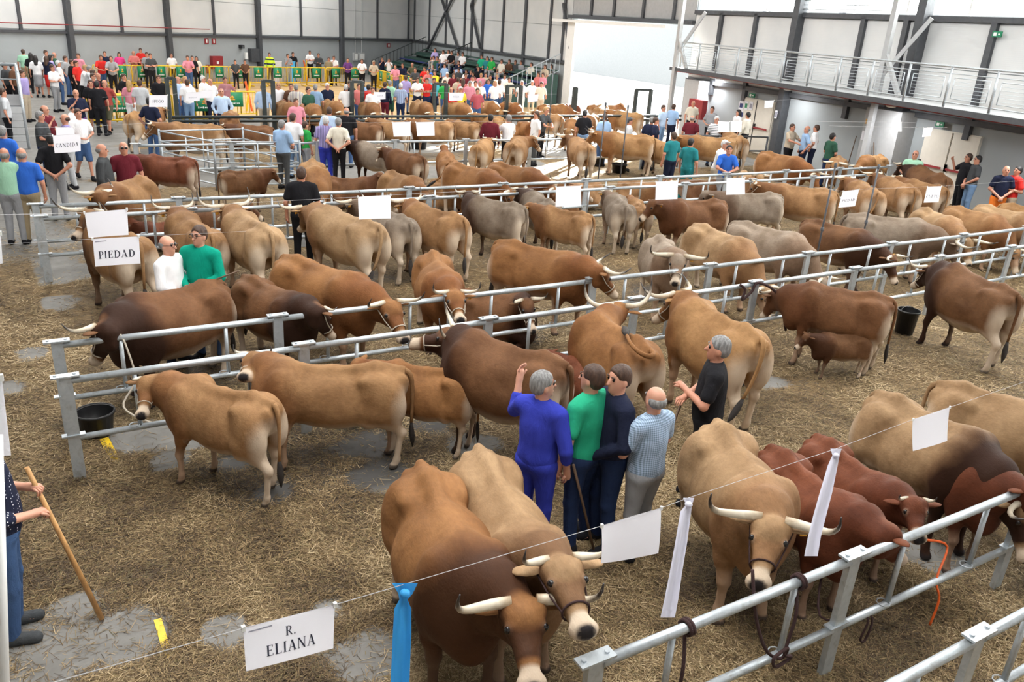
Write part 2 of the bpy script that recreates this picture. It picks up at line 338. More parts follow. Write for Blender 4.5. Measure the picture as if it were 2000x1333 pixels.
# ------------------------------------------------------------------ cattle
def sm(x, a, b): t = np.clip((x-a)/(b-a), 0, 1); return t*t*(3-2*t)
COWS = {}
def cow_parts(pose='mid', yaw=0., horn=1., legs=0, bull=0., tail='hang', res=.03, calf=0, cow_udder=1, fine=0):
    key = (pose, round(yaw), round(horn, 1), legs, bull, tail, res, calf, cow_udder, fine)
    if key in COWS: return COWS[key]
    f = Field((-1.25, -.62, 0), (2.15, .62, 1.75), res) if abs(yaw) < 35 else Field((-1.25, -1.25, 0), (2.0, 1.25, 1.75), res)
    hd_ = None
    if isinstance(pose, tuple): hd_ = pose[1:]; pose = pose[0]; f = Field((-1.25, -1.15, 0), (2.0, 1.15, 1.95), res)
    lie = -.50 if pose == 'lie' else 0.
    if lie and not hd_: f = Field((-1.25, -.9, 0), (2.0, .9, 1.5), res)
    if pose == 'lie': pose_h = 'up'
    else: pose_h = pose
    z = lambda v: v+lie
    B = 1+.16*bull; L = .85 if calf else .95+.05*min(bull, 1)
    # trunk
    f.ell((.08, 0, z(.885)), (.66, .365*B*L, .41*L), .0)
    f.ell((-.13, 0, z(.79)), (.47, .375*L, .34*L), .08)
    f.ell((-.60, 0, z(1.03)), (.34, .27, .25), .12)
    for s in (-1, 1):
        f.ell((-.47, s*.21, z(1.165)), (.10, .05, .045), .12)
        f.ell((-.87, s*.10, z(1.12)), (.07, .05, .08), .07)
        f.ell((.50, s*.195*B, z(.95)), (.2, .13*B, .33), .07)
    f.cap((.50, 0, z(1.26+.04*bull)), (-.05, 0, z(1.22)), .055+.03*bull, .045, .11)
    f.cap((-.05, 0, z(1.22)), (-.55, 0, z(1.27)), .045, .05, .1); f.cap((-.55, 0, z(1.27)), (-.88, 0, z(1.24)), .05, .035, .08)
    f.ell((.70, 0, z(.84)), (.2, .22*B, .3), .13)
    f.ell((.72, 0, z(.66)), (.14, .1, .13), .1)
    # neck and head
    if pose == 'std': pose_h = 'mid'
    P = {'up': ((.74, 1.16), (1.02, 1.40), -38), 'mid': ((.84, 1.12), (1.16, 1.25), -48), 'low': ((.88, 1.02), (1.24, .93), -62),
         'graze': ((.86, .94), (1.2, .62), -66), 'high': ((.72, 1.18), (.98, 1.42), 6)}[pose_h]
    yr = math.radians(yaw)
    def rot(p, a, o=(.55, 0)): c, s = math.cos(a), math.sin(a); x, y = p[0]-o[0], p[1]-o[1]; return (o[0]+c*x-s*y, o[1]+s*x+c*y, p[2])
    n1 = rot((P[0][0], 0, z(P[0][1])), yr*.4); poll = rot((P[1][0], 0, z(P[1][1])), yr*.75)
    if hd_:
        o = np.array((.52, 0, z(1.08))); v = np.array(hd_[0])-o; l = np.linalg.norm(v); v = v/l*min(max(l, .5), .86); poll = tuple(o+v); n1 = tuple(o+v*.5+np.array((0, 0, .02)))
    f.cap((.48, 0, z(1.08)), n1, .23*B, .18*B, .16); f.cap((.60, 0, z(.86)), (n1[0], n1[1], n1[2]-.13), .21*B, .14*B, .14)
    hd = math.radians(P[2]); fw = np.array([math.cos(yr)*math.cos(hd), math.sin(yr)*math.cos(hd), math.sin(hd)])
    up = np.array([-math.cos(yr)*math.sin(hd), -math.sin(yr)*math.sin(hd), math.cos(hd)]); sd = np.cross(up, fw)
    if hd_:
        fw = np.array(hd_[1])-np.array(hd_[0]); fw = fw/np.linalg.norm(fw); up = np.array((0, 0, 1.)) if abs(fw[2]) < .93 else v; up = up-fw*up.dot(fw); up = up/np.linalg.norm(up); sd = np.cross(up, fw)
    p = np.array(poll); hs = 1.04 if calf else 1.13
    H = lambda a, b, c: tuple(p+(fw*a+sd*b+up*c)*hs)
    f.cap(n1, H(.0, 0, -.06), .175*B, .125, .1); f.cap((n1[0], n1[1], n1[2]-.12), H(.1, 0, -.15), .13*B, .075, .09)
    f.ell(H(.06, 0, .0), (.11, .105, .105), .06); f.cap(H(.02, .07, .0), H(.02, -.07, .0), .07, .07, .05)
    f.cap(H(.1, .045, -.02), H(.27, .02, -.02), .07, .05, .05); f.cap(H(.1, -.045, -.02), H(.27, -.02, -.02), .07, .05, .05)
    f.cap(H(.08, 0, -.1), H(.36, 0, -.07), .085, .045, .06)
    f.cap(H(.30, 0, -.02), H(.43, 0, -.03), .058, .058, .05); f.cap(H(.43, .035, -.03), H(.43, -.035, -.03), .055, .055, .04)
    for s in (-1, 1): f.ell(H(.13, s*.095, .015), (.035, .03, .03), .03)
    # legs
    fl = [(.06, 0), (-.05, .04), (.02, -.03), (-.1, .1)][legs % 4]; hl = [(0, -.05), (-.07, .08), (.06, -.06), (.1, -.12)][legs % 4]
    thin = .9 if calf else 1.
    if lie:
        for s in (-1, 1):
            f.cap((.45, s*.24, .32), (.78, s*.27, .14), .11, .065, .07); f.cap((.78, s*.27, .12), (.50, s*.33, .06), .055, .045, .03)
            f.cap((-.60, s*.22, .42), (-.28, s*.40, .2), .19, .11, .1); f.cap((-.28, s*.42, .16), (-.75, s*.45, .08), .07, .05, .04); f.cap((-.75, s*.45, .07), (-.45, s*.5, .05), .045, .04, .03)
    else:
        for i, s in enumerate((-1, 1)):
            dx = fl[i]; f.cap((.46, s*.19, .82), (.50+dx*.4, s*.20, .60), .125*thin, .085*thin, .08)
            f.cap((.50+dx*.4, s*.20, .60), (.52+dx, s*.19, .41), .078*thin, .058*thin, .05); f.ell((.525+dx, s*.19, .40), (.052, .052, .06), .03)
            f.cap((.52+dx, s*.19, .38), (.515+dx, s*.19, .14), .043*thin, .037*thin, .03); f.cap((.515+dx, s*.19, .13), (.54+dx, s*.19, .05), .048*thin, .05*thin, .03)
            f.cap((.545+dx, s*.19, .04), (.56+dx, s*.19, .025), .055*thin, .06*thin, .01)
            dx = hl[i]; f.ell((-.66, s*.195, .89), (.25, .15, .34), .06, ry=.25)
            f.cap((-.50, s*.2, .76), (-.46+dx*.3, s*.2, .66), .12, .1, .1)
            f.cap((-.62, s*.19, .76), (-.80+dx, s*.18, .50), .135*thin, .062*thin, .07); f.ell((-.83+dx, s*.18, .48), (.05, .04, .06), .04)
            f.cap((-.80+dx, s*.18, .48), (-.76+dx, s*.18, .14), .05*thin, .042*thin, .04); f.cap((-.76+dx, s*.18, .13), (-.73+dx, s*.18, .05), .05*thin, .05*thin, .03)
            f.cap((-.725+dx, s*.18, .04), (-.71+dx, s*.18, .025), .055*thin, .06*thin, .01)
        if cow_udder and not calf and not bull: f.ell((-.42, 0, .64), (.17, .13, .12), .07)
    # creases: flank hollow and the line down the haunch
    for s in (-1, 1): f.ell((-.30, s*.40, z(1.07)), (.15, .06, .11), .1, cut=True)
    V, F = f.mesh()
    # coat zones
    x, y, zz = V[:, 0], V[:, 1], V[:, 2]-lie
    pts = lambda q: np.linalg.norm(V-np.array(q), axis=1)
    inner = sm(.15-np.abs(y), 0, .1)
    pale = np.maximum.reduce([sm(-x, .66, .9)*sm(1.2-zz, 0, .35)*.9, sm(.6-zz, 0, .22)*np.where(x < .2, 1, .75), sm(-x, .68, .86)*inner*sm(1.1-zz, 0, .2),
                              sm(.74-zz, 0, .2)*.75*(x < .45)])
    muz = pts(H(.42, 0, -.03)); pale = np.maximum(pale, sm(.125-muz, 0, .05)*1.1)
    for s in (-1, 1): pale = np.maximum(pale, sm(.055-pts(H(.135, s*.1, .01)), 0, .03)*.55)
    neckd = np.clip(sm(x, .3, .85)*.95+sm(x, .1, .55)*(.15+.75*sm(1.2-zz, 0, .4)), 0, 1)
    dark = np.maximum(neckd, sm(.75-zz, 0, .25)*sm(x, -.2, .2)*.6)*(1-.9*sm(.17-muz, 0, .05)); dark = dark*(1-.8*sm(.2-pts(H(.03, 0, .1)), 0, .09))
    black = np.maximum(sm(.085-pts(H(.50, 0, .0)), 0, .025), 0)
    if not lie: black = np.maximum(black, sm(.075-V[:, 2], 0, .02)*.85)
    ridge = sm(.035-np.abs(y), 0, .03)*sm(zz, 1.18, 1.24)*.45; dark = np.maximum(dark*1., 0)
    out = [('body', np_mesh('cow_body', V, F, M['coat'], attr=np.stack([pale, dark, black], 1)), None)]
    # ears, eyes, horns
    for s in (-1, 1):
        e = MB(); a = Vector(H(-.01, s*.10, -.02)); tip = Vector(H(-.05, s*.29, -.045 if not calf else -.03)); md = (a+tip)/2+Vector(up)*.005
        e.tube([a, a.lerp(md, .5), md, md.lerp(tip, .6), tip], [.022, .05, .062, .045, .008], 8, flat=.3)
        out.append(('ear', e.me('cow_ear', 'coat', True, False), None))
        ey = MB(); ey.ball(H(.135, s*.101, .02), .026, 8, 6); out.append(('eye', ey.me('cow_eye', 'eye'), None))
        if horn > 0:
            h = MB(); r0 = .036*min(1.1, .55+horn*.45); k = horn
            k *= .82; c = bez(H(-.02, s*.07, .05), H(-.03, s*(.07+.22*k), .05-.02*k), H(.10*k, s*(.09+.34*k), .03+.06*k), H(.10*k, s*(.09+.30*k), .06+.30*k), 9 if fine else 6)
            h.tube(c, [r0*(1-(i/(len(c)-1))**1.6*.88) for i in range(len(c))], 8, attr=True); out.append(('horn', h.me('cow_horn', 'horn', True, True), None))
    # tail
    t = MB(); tf = MB()
    if tail == 'hang': c = bez((-.86, 0, z(1.22)), (-1.0, 0, z(1.24)), (-1.0, .02, z(1.0)), (-.98, .03, max(z(.55), .16)), 9); e2 = bez(c[-1], Vector(c[-1])+Vector((0, 0, -.12)), (-1.0, .03, max(z(.36), .1)), (-1.0, .04, max(z(.22), .04)), 5)
    elif tail == 'side': c = bez((-.88, 0, z(1.25)), (-1.05, .02, z(1.25)), (-1.02, .05, z(.9)), (-1.0, .2, z(.6)), 9); e2 = bez(c[-1], (-1.0, .24, .52), (-1.0, .3, .42), (-1.02, .38, .36), 5)
    elif tail == 'back': c = bez((-.88, 0, z(1.25)), (-1.15, .0, z(1.2)), (-1.05, .34, z(1.25)), (-.62, .2, z(1.38)), 9); e2 = bez(c[-1], (-.5, .15, z(1.38)), (-.3, .02, z(1.34)), (-.12, -.05, z(1.31)), 5)
    else: c = bez((-.88, 0, z(1.25)), (-1.08, 0, z(1.25)), (-1.1, .1, z(.95)), (-1.15, -.2, z(.8)), 9); e2 = bez(c[-1], (-1.2, -.25, .75), (-1.25, -.3, .7), (-1.3, -.38, .62), 5)
    t.tube(c, [.03, .034, .034, .033, .03, .027, .025, .023, .022, .02], 7); tf.tube(e2, [.022, .04, .05, .05, .038, .01], 7, flat=.7)
    out.append(('tail', t.me('cow_tail', 'coat', True), None)); out.append(('tail_tuft', tf.me('cow_tail_tuft', M['tuft'], True), None))
    # rope halter
    h = MB(); ring = []
    for i in range(17):
        a = 2*math.pi*i/16; ring.append(H(.3, .072*math.cos(a)*1.1, -.035+.078*math.sin(a)))
    h.tube(ring, .008, 5, False); h.tube([H(.3, .08, -.03), H(.15, .108, -.05), H(.0, .135, -.04)], .007, 5); h.tube([H(.3, -.08, -.03), H(.15, -.108, -.05), H(.0, -.135, -.04)], .007, 5)
    halter = h.me('cow_halter', None, True); col = None
    tg = MB(); tt = Vector(H(-.04, .2, -.06)); tg.box(tt, (.012, .05, .06)); 
    COWS[key] = (out, halter, tg.me('ear_tag', 'yellow_tag'), H); return COWS[key]
M['tuft'] = simple('tail_hair', (.02, .015, .013), .7, bumps=.8, nscale=25)
TAN = {'tan': (0.263, 0.146, 0.067), 'gold': (0.303, 0.170, 0.074), 'pale': (0.331, 0.216, 0.118), 'grey': (0.199, 0.160, 0.124), 'brown': (0.145, 0.068, 0.030), 'red': (0.145, 0.048, 0.023), 'dark': (0.130, 0.063, 0.028), 'orange': (0.245, 0.117, 0.045), 'stone': (0.281, 0.226, 0.175)}
COWPOS = []; XS = .9
def flat_dir(p): v = Vector((p.x, p.y, 0)); return v.normalized()
def cow(rx, ry, sx, sy, s, col, label, pose='mid', yaw=0, horn=1., legs=0, dark=0., tail='hang', bull=0., calf=0, res=.04, udder=1, halter=0, tagd=1, fine=0, group=None, name=None, hd=None):
    s *= .92 if not calf else 1.
    z = (1.27 if pose != 'lie' else .77)*s
    a, b = at(rx, ry, z), at(sx, sy, z); d = (b-a); L = d.length; d.normalize(); xs = min(1.0, max(.78, L/(1.33*s))); ctr = (a+b)/2+d*(.2*s*xs)
    ang = math.atan2(d.y, d.x); COWPOS.append((rx, ry, round(L/1.33/XS, 2), s, round(ctr.x, 2), round(ctr.y, 2)))
    SPEC.append([ctr, d, s, xs, ang, hd, pose, yaw, horn, legs, bull, tail, res, calf, udder, fine, halter, tagd, col, dark, name, label, group, ctr.copy()])
SPEC = []
def clear_fences(ctr, d, s, xs):
    for y0, y1 in ((7.82, 8.92), (14.42, 15.48), (2.7, 2.82), (21.6, 21.7)):      # keep the trunk clear of the fences
        ext = abs(d.y)*.9*s*xs+abs(d.x)*.36*s; mid_ = (y0+y1)/2; v = flat_dir(ctr); ref = ctr.y
        if ref > mid_ and ctr.y-ext < y1: n_ = min(y1-(ctr.y-ext), .8); ctr = ctr+v*(n_/max(v.y, .4))
        elif ref <= mid_ and ctr.y+ext > y0: n_ = min(ctr.y+ext-y0, .8); ctr = ctr-v*(n_/max(v.y, .4))
    return ctr
def build_cows():
    segs = lambda q: (q[0]-q[1]*.62*q[2]*q[3], q[0]+q[1]*.62*q[2]*q[3], (.33 if not q[13] else .30)*q[2])
    def segdist(a0, a1, b0, b1):
        best = (9e9, None, None)
        for k in range(6):
            p = a0.lerp(a1, k/5)
            t = max(0, min(1, (p-b0).dot(b1-b0)/max((b1-b0).length_squared, 1e-6))); r = b0.lerp(b1, t); dd_ = (p-r).length
            if dd_ < best[0]: best = (dd_, p, r)
        return best
    for q in SPEC: q[0] = clear_fences(q[0], q[1], q[2], q[3])
    for it in range(25):
        for i, q in enumerate(SPEC):
            for w in SPEC[i+1:]:
                if (q[0]-w[0]).length > 2.6: continue
                a0, a1, ra = segs(q); b0, b1, rb = segs(w); m, p, r = segdist(a0, a1, b0, b1); pen = ra+rb-m
                if pen > .02 and q[2] > .55 and w[2] > .55 and not (q[12] < .03 and w[12] < .03):
                    f, n_ = (q, w) if q[0].length > w[0].length else (w, q); k = min(pen*.35, .1)
                    if f[12] >= .03 and (f[0]-f[23]).length < .7: f[0] = f[0]+flat_dir(f[0])*k
                    if n_[12] >= .03 and (n_[0]-n_[23]).length < .35: n_[0] = n_[0]-flat_dir(n_[0])*k*.6
        if it % 5 == 4:
            for q in SPEC: q[0] = clear_fences(q[0], q[1], q[2], q[3])
    for q in SPEC:
        r = math.hypot(q[0].x, q[0].y)/math.hypot(q[23].x, q[23].y); q[2] *= min(1.0, max(.95, r)); make_cow(*q)
def make_cow(ctr, d, s, xs, ang, hd, pose, yaw, horn, legs, bull, tail, res, calf, udder, fine, halter, tagd, col, dark, name, label, group, orig):
    if hd:
        c_, s_ = math.cos(ang), math.sin(ang)
        def loc(q): w = at(*q)-ctr; return Vector(((c_*w.x+s_*w.y)/(s*xs), (-s_*w.x+c_*w.y)/s, q[2]/s))
        o_ = Vector((.52, 0, 1.08+(-.5 if pose == 'lie' else 0))); want = hd[6] if len(hd) > 6 else .66
        zs = [.35+.02*k for k in range(65)]; z0 = hd[2]
        zp = min(zs, key=lambda z_: ((loc((hd[0], hd[1], z_))-o_).length-want)**2*4+(z_-z0)**2*.35+max(0, .85-loc((hd[0], hd[1], z_)).x)**2*3); pl_ = loc((hd[0], hd[1], zp))
        if pl_.x < .72: pl_ = Vector((max(pl_.x, .78), max(-.5, min(.5, pl_.y)), max(.75, pl_.z)))
        dz0 = hd[2]-hd[5]; zm = min(zs, key=lambda z_: ((loc((hd[3], hd[4], z_))-pl_).length-.52)**2*4+(zp-z_-dz0)**2*.6); ml_ = loc((hd[3], hd[4], zm))
        if ml_.x < pl_.x-.3 or abs((ml_-pl_).length-.52) > .12: ml_ = pl_+Vector((.33, (ml_.y-pl_.y)*.5, -.36))
        pose = ('lie' if pose == 'lie' else 'std', tuple(round(v, 3) for v in pl_), tuple(round(v, 3) for v in ml_))
    parts, hal, tg, H = cow_parts(pose, yaw, horn, legs, bull, tail, res, calf, udder, fine)
    nm = name or ('calf' if calf else ('bull' if bull else 'cow'))
    r = thing(nm, label, nm, (ctr.x, ctr.y, 0), ang, group, s); r.scale = (s*xs, s, s)
    c = TAN[col] if isinstance(col, str) else col
    v = 1+random.uniform(-.06, .06); c4 = (c[0]*v, c[1]*v, c[2]*v, dark)
    for n, me, m in parts:
        if res > .035 and n == 'eye': continue
        ob(n, me, r, color=c4)
    if halter:
        h = hal.copy(); h.materials.clear(); h.materials.append(M['dark_rope' if halter == 2 else 'rope']); ob('halter', h, r)
    if tagd and res < .035 and not bull: ob('ear_tag', tg, r)
    return r
# ------------------------------------------------------------------ people
SKINC = {'l': (.62, .33, .23), 'm': (.50, .24, .155), 't': (.42, .19, .12)}
HAIRC = {'black': (.012, .01, .01), 'brown': (.06, .03, .018), 'grey': (.22, .22, .22), 'white': (.6, .6, .6), 'blond': (.4, .24, .1), 'bald': (.3, .3, .3), 'lbrown': (.14, .07, .035)}
CC = {'white': (.82, .82, .84), 'black': (.012, .012, .015), 'navy': (.012, .016, .04), 'blue': (.03, .13, .55), 'royal': (.035, .05, .42), 'sky': (.3, .45, .68), 'lblue': (.45, .58, .78),
      'teal': (.02, .2, .22), 'turq': (.08, .45, .55), 'mint': (.35, .62, .45), 'green': (.02, .36, .2), 'kgreen': (.03, .35, .07), 'dgreen': (.03, .09, .06), 'red': (.62, .03, .025), 'maroon': (.13, .015, .025),
      'brick': (.33, .06, .05), 'pink': (.65, .25, .32), 'hotpink': (.75, .06, .25), 'salmon': (.6, .18, .17), 'orange': (.8, .2, .03), 'yellow': (.75, .6, .04), 'neon': (.65, .9, .05), 'grey': (.3, .31, .33), 'lgrey': (.5, .52, .55), 'dgrey': (.06, .065, .07),
      'jeans': (.05, .1, .22), 'ljeans': (.16, .26, .42), 'djeans': (.015, .03, .085), 'khaki': (.3, .24, .15), 'beige': (.5, .42, .32), 'olive': (.1, .1, .06), 'lilac': (.38, .32, .62), 'cream': (.7, .66, .56), 'purple': (.14, .05, .2), 'brown': (.12, .06, .035), 'work': (.0, .28, .19)}
ARMS = {  # left (+y) and right (-y) arm: elbow, wrist  (figure faces +x, 1.75 m tall)
 'down': [((-.02, .27, 1.13), (.05, .27, .88))]*2,
 'back': [((-.13, .29, 1.14), (-.17, .06, .97))]*2,
 'fold': [((.07, .28, 1.16), (.24, -.02, 1.19)), ((.07, .28, 1.14), (.22, -.06, 1.13))],
 'front': [((.05, .27, 1.15), (.24, .07, 1.06))]*2,
 'clasp': [((.03, .27, 1.14), (.2, .03, .95))]*2,
 'pocket': [((-.06, .31, 1.14), (.06, .22, .93))]*2,
 'raise': [((-.02, .28, 1.12), (.05, .27, .90)), ((.12, .33, 1.25), (.22, .33, 1.50))],
 'chin': [((.1, .24, 1.16), (.22, -.05, 1.14)), ((.13, .24, 1.17), (.17, .06, 1.42))],
 'raiseL': [((.12, .33, 1.25), (.20, .36, 1.50)), ((-.02, .28, 1.12), (.05, .27, .90))],
 'phone': [((.18, .24, 1.25), (.26, .06, 1.5))]*2,
 'swing': [((-.12, .27, 1.15), (-.06, .3, .9)), ((.1, .27, 1.14), (.26, .24, .98))],
 'reach': [((.16, .3, 1.22), (.42, .24, 1.16))]*2,
 'lean': [((.22, .26, 1.16), (.38, .08, 1.1))]*2,
 'lap': [((.06, .27, 1.14), (.28, .1, 1.0))]*2,
 'stick': [((-.03, .28, 1.13), (.18, .10, 1.17)), ((-.01, .28, 1.13), (.21, .03, 1.02))],
}
HUM = {}
def human_parts(arms='down', legs='stand', sleeve='short', bottom='long', hair='short', res=.03, fat=1., hy=0., near=0):
    key = (arms, legs, sleeve, bottom, hair, res, round(fat, 2), round(hy), near)
    if key in HUM: return HUM[key]
    sit = legs == 'sit'; dz = -.42 if sit else 0.
    w = fat; lean = .14 if arms == 'lean' else 0.
    def S(z): return lean*max(0, z-.95)*1.6
    def T(p): return (p[0]+S(p[2]), p[1], p[2]+dz)
    sh = [T((0, s*.178*min(w, 1.12), 1.405)) for s in (1, -1)]
    el = []; wr = []
    for i, s in enumerate((1, -1)):
        e, q = ARMS[arms][i]; el.append(T((e[0], s*(e[1]+.03*(w-1)), e[2]))); wr.append(T((q[0]+.06*(w-1)*4*(q[0] > .1), s*q[1], q[2])))
    if sit: hipz = .5; hip = [(0, s*.09, .50) for s in (1, -1)]; kn = [(.42, s*.13, .50) for s in (1, -1)]; an = [(.40, s*.14, .09) for s in (1, -1)]
    else:
        hip = [(0, s*.09, .90) for s in (1, -1)]
        if legs == 'walk': kn = [(.13, .09, .50), (-.03, -.09, .49)]; an = [(.20, .09, .09), (-.30, -.09, .13)]
        elif legs == 'wide': kn = [(.03, s*.15, .49) for s in (1, -1)]; an = [(-.02, s*.2, .09) for s in (1, -1)]
        elif legs == 'rest': kn = [(.01, .1, .49), (.07, -.13, .50)]; an = [(-.02, .1, .09), (.04, -.2, .09)]
        else: kn = [(.02, s*.10, .49) for s in (1, -1)]; an = [(-.02, s*.11, .09) for s in (1, -1)]
    hz = T((0, 0, 1.6))[2]; hx = S(1.6); ch, shh = math.cos(math.radians(hy)), math.sin(math.radians(hy))
    def HD(x, y, z): return (hx+.01+ch*(x-.01)-shh*y, shh*(x-.01)+ch*y, z+dz)
    lo, hi = (-.45, -.48, 0), (.62, .48, 1.85+dz)
    r_ = res
    def torso(f, g):                     # g = how far the cloth stands off
        p = lambda x, y, z: T((x, y, z))
        f.ell(p(0, 0, 1.27), (.115*w+g, .165*w+g, .2+g), .0); f.ell(p(.01*w, 0, 1.08), (.115*w*w+g, .15*w+g, .17+g), .08)
        f.ell(p(0, 0, .95), (.115*w+g, .165*w+g, .13+g), .08); f.cap(T((0, .11, 1.43)), T((0, -.11, 1.43)), .05+g, .05+g, .08); f.cap(sh[0], sh[1], .045+g, .045+g, .08)
    def arm(f, i, g, part):
        if part in ('all', 'upper', 'short'):
            e = el[i]; 
            if part == 'short': e = tuple(sh[i][k]+(el[i][k]-sh[i][k])*.66 for k in range(3))
            f.cap(sh[i], e, .055+g*1.2, (.043 if part != 'short' else .05)+g*1.6, .03)
        if part in ('all', 'lower', 'long'):
            q = wr[i] if part != 'lower3' else wr[i]
            f.cap(el[i], q, .043+g*1.2, .029+g*1.2, .015)
    # skin
    f = Field(lo, hi, r_); torso(f, -.012)
    f.cap(T((-.005, 0, 1.42)), HD(.0, 0, 1.56), .06, .052, .05)
    f.ell(HD(-.005, 0, 1.655), (.095, .077, .095), .03, rz=math.radians(hy)); f.ell(HD(.02, 0, 1.59), (.072, .062, .085), .04, rz=math.radians(hy))
    if near: 
        f.cap(HD(.098, 0, 1.635), HD(.118, 0, 1.602), .010, .016, .012); f.ell(HD(.082, 0, 1.567), (.018, .028, .010), .01)
        f.ell(HD(.075, 0, 1.535), (.022, .028, .02), .02)
        for s in (-1, 1): f.ell(HD(.093, s*.032, 1.643), (.02, .017, .012), .01, cut=True); f.ell(HD(-.002, s*.078, 1.61), (.022, .012, .034), .008)
    else:
        f.cap(HD(.09, 0, 1.63), HD(.112, 0, 1.60), .014, .02, .012)
        for s in (-1, 1): f.ell(HD(-.002, s*.078, 1.61), (.024, .018, .036), .008)
    for i in (0, 1):
        arm(f, i, 0, 'all'); d = Vector(wr[i])-Vector(el[i]); d.normalize(); q = Vector(wr[i])
        f.ell(tuple(q+d*.05), (.042, .036, .042), .03) if not near else f.cap(tuple(q+d*.01), tuple(q+d*.07), .03, .034, .02)
        f.cap(hip[i], kn[i], .082 if bottom == 'long' else .085, .052, .05); f.cap(kn[i], an[i], .056, .036, .03); f.cap((an[i][0], an[i][1], .06), (an[i][0]+.12, an[i][1], .04), .035, .03, .02)
    V, F = f.mesh(); nv = len(V)
    mb = MB()
    if near:                              # five fingers on each hand, curled around what the hand holds
        for i, s in enumerate((1, -1)):
            q = Vector(wr[i]); d = (q-Vector(el[i])).normalized(); pn = Vector((0, -s, 0)) if abs(d.z) > .6 else Vector((0, 0, -1)); side = d.cross(pn).normalized(); pn = side.cross(d).normalized()
            curl = 1.3 if arms in ('stick', 'raise', 'clasp', 'front') else .55
            for k in range(4):
                b = q+d*.085+side*((k-1.5)*.019); ln = (.068, .078, .073, .058)[k]; p2 = b+d*ln*.45*math.cos(curl*.5)+pn*ln*.45*math.sin(curl*.5); p3 = p2+d*ln*.55*math.cos(curl*1.5)+pn*ln*.55*math.sin(curl*1.5)
                mb.tube([b-d*.02, b, p2, p3], [.0095, .0095, .0085, .006], 6)
            b = q+d*.03+side*(.03*(1 if s > 0 else -1)); mb.tube([b, b+d*.03+side*.02*(1 if s > 0 else -1)+pn*.01, b+d*.06+pn*.03+side*.015*(1 if s > 0 else -1)], [.013, .012, .008], 6)
    bm_ = np_mesh('person_body', V, F, M['skin'])
    if mb.v:
        me = bpy.data.meshes.new('person_body'); allV = [tuple(v) for v in V]+mb.v; me.from_pydata(allV, [], [tuple(q) for q in F.tolist()]+[tuple(i+nv for i in q) for q in mb.f]); me.polygons.foreach_set('use_smooth', np.ones(len(me.polygons), bool)); me.materials.append(M['skin']); bm_ = me
    out = {'body': bm_}
    # shirt
    f = Field(lo, hi, r_); torso(f, .016 if not near else .014)
    for i in (0, 1):
        if sleeve in ('short', 'long', 'mid'): arm(f, i, .012, 'short' if sleeve == 'short' else 'upper')
        if sleeve == 'long': arm(f, i, .010, 'long')
        if sleeve == 'mid': q = tuple(el[i][k]+(wr[i][k]-el[i][k])*.45 for k in range(3)); f.cap(el[i], q, .058, .05, .015)
    nk = .02
    f.cap(T((-.01, 0, 1.44)), T((-.005, 0, 1.475)), .068, .066, .03)
    f.clip_plane((0, 0, (.86 if sleeve != 'tuck' else .95)+dz), (0, 0, -1)); f.ell(HD(.01, 0, 1.56), (.062, .062, .1), .012, cut=True)
    V, F = f.mesh(); out['shirt'] = (V, F)
    # trousers / shorts / skirt
    f = Field(lo, hi, r_); g = .018
    p = T((0, 0, .93)); f.ell(p, (.115*w+g, .16*w+g, .12), .0)
    if bottom == 'skirt': f.cap((0, 0, hip[0][2]-.02), (kn[0][0], 0, kn[0][2]+(.1 if not sit else 0)), .15, .17, .05)
    for i in (0, 1):
        f.cap(hip[i], kn[i], .092*min(w, 1.1)+.012, .066+(.014 if bottom == 'shorts' else 0), .05)
        if bottom == 'long': f.cap(kn[i], (an[i][0], an[i][1], an[i][2]-.01), .068, .056, .025)
    f.clip_plane((0, 0, 1.0+dz), (0, 0, 1))
    if bottom == 'shorts' and not sit: f.clip_plane((0, 0, .47), (0, 0, -1))
    V, F = f.mesh(); out['trousers'] = (V, F)
    # shoes
    out['shoes'] = []
    for i in (0, 1):
        f = Field((an[i][0]-.2, an[i][1]-.12, -.02), (an[i][0]+.3, an[i][1]+.12, .25), min(res, .02)); z0 = an[i][2]-.09
        f.cap((an[i][0]-.03, an[i][1], .05+z0), (an[i][0]+.15, an[i][1]+(.02 if i == 0 else -.02), .035+z0), .048, .045, .0); f.cap((an[i][0], an[i][1], .1+z0), (an[i][0], an[i][1], .05+z0), .045, .045, .03)
        f.clip_plane((0, 0, max(.002, z0-.01)), (0, 0, -1)); V, F = f.mesh(); out['shoes'].append((V, F))
    # hair
    if hair != 'none':
        hr = min(res, .02); f = Field((hx-.3, -.3, 1.1+dz), (hx+.3, .3, 1.85+dz), hr); R = math.radians(hy)
        if hair == 'fringe':             # bald crown, hair round the sides
            f.ell(HD(-.022, 0, 1.63), (.093, .086, .07), 0, rz=R); f.ell(HD(.09, 0, 1.64), (.1, .12, .15), .01, rz=R, cut=True); f.clip_plane((0, 0, 1.675+dz), (0, 0, 1))
        else:
            f.ell(HD(-.01, 0, 1.668), (.101, .084, .092), 0, rz=R); f.ell(HD(-.036, 0, 1.62), (.075, .079, .08), .02, rz=R)
            if hair == 'long': f.cap(HD(-.05, 0, 1.62), HD(-.09, 0, 1.40), .085, .075, .04); f.cap(HD(-.02, .06, 1.6), HD(-.03, .08, 1.42), .035, .03, .03); f.cap(HD(-.02, -.06, 1.6), HD(-.03, -.08, 1.42), .035, .03, .03)
            if hair == 'cap': f.ell(HD(.09, 0, 1.70), (.09, .07, .015), .02, rz=R)
            f.ell(HD(.1, 0, 1.60), (.07, .085, .1), .015, rz=R, cut=True)
        V, F = f.mesh(); out['hair'] = np_mesh('person_hair', V, F, M['hair'])
    eb = None
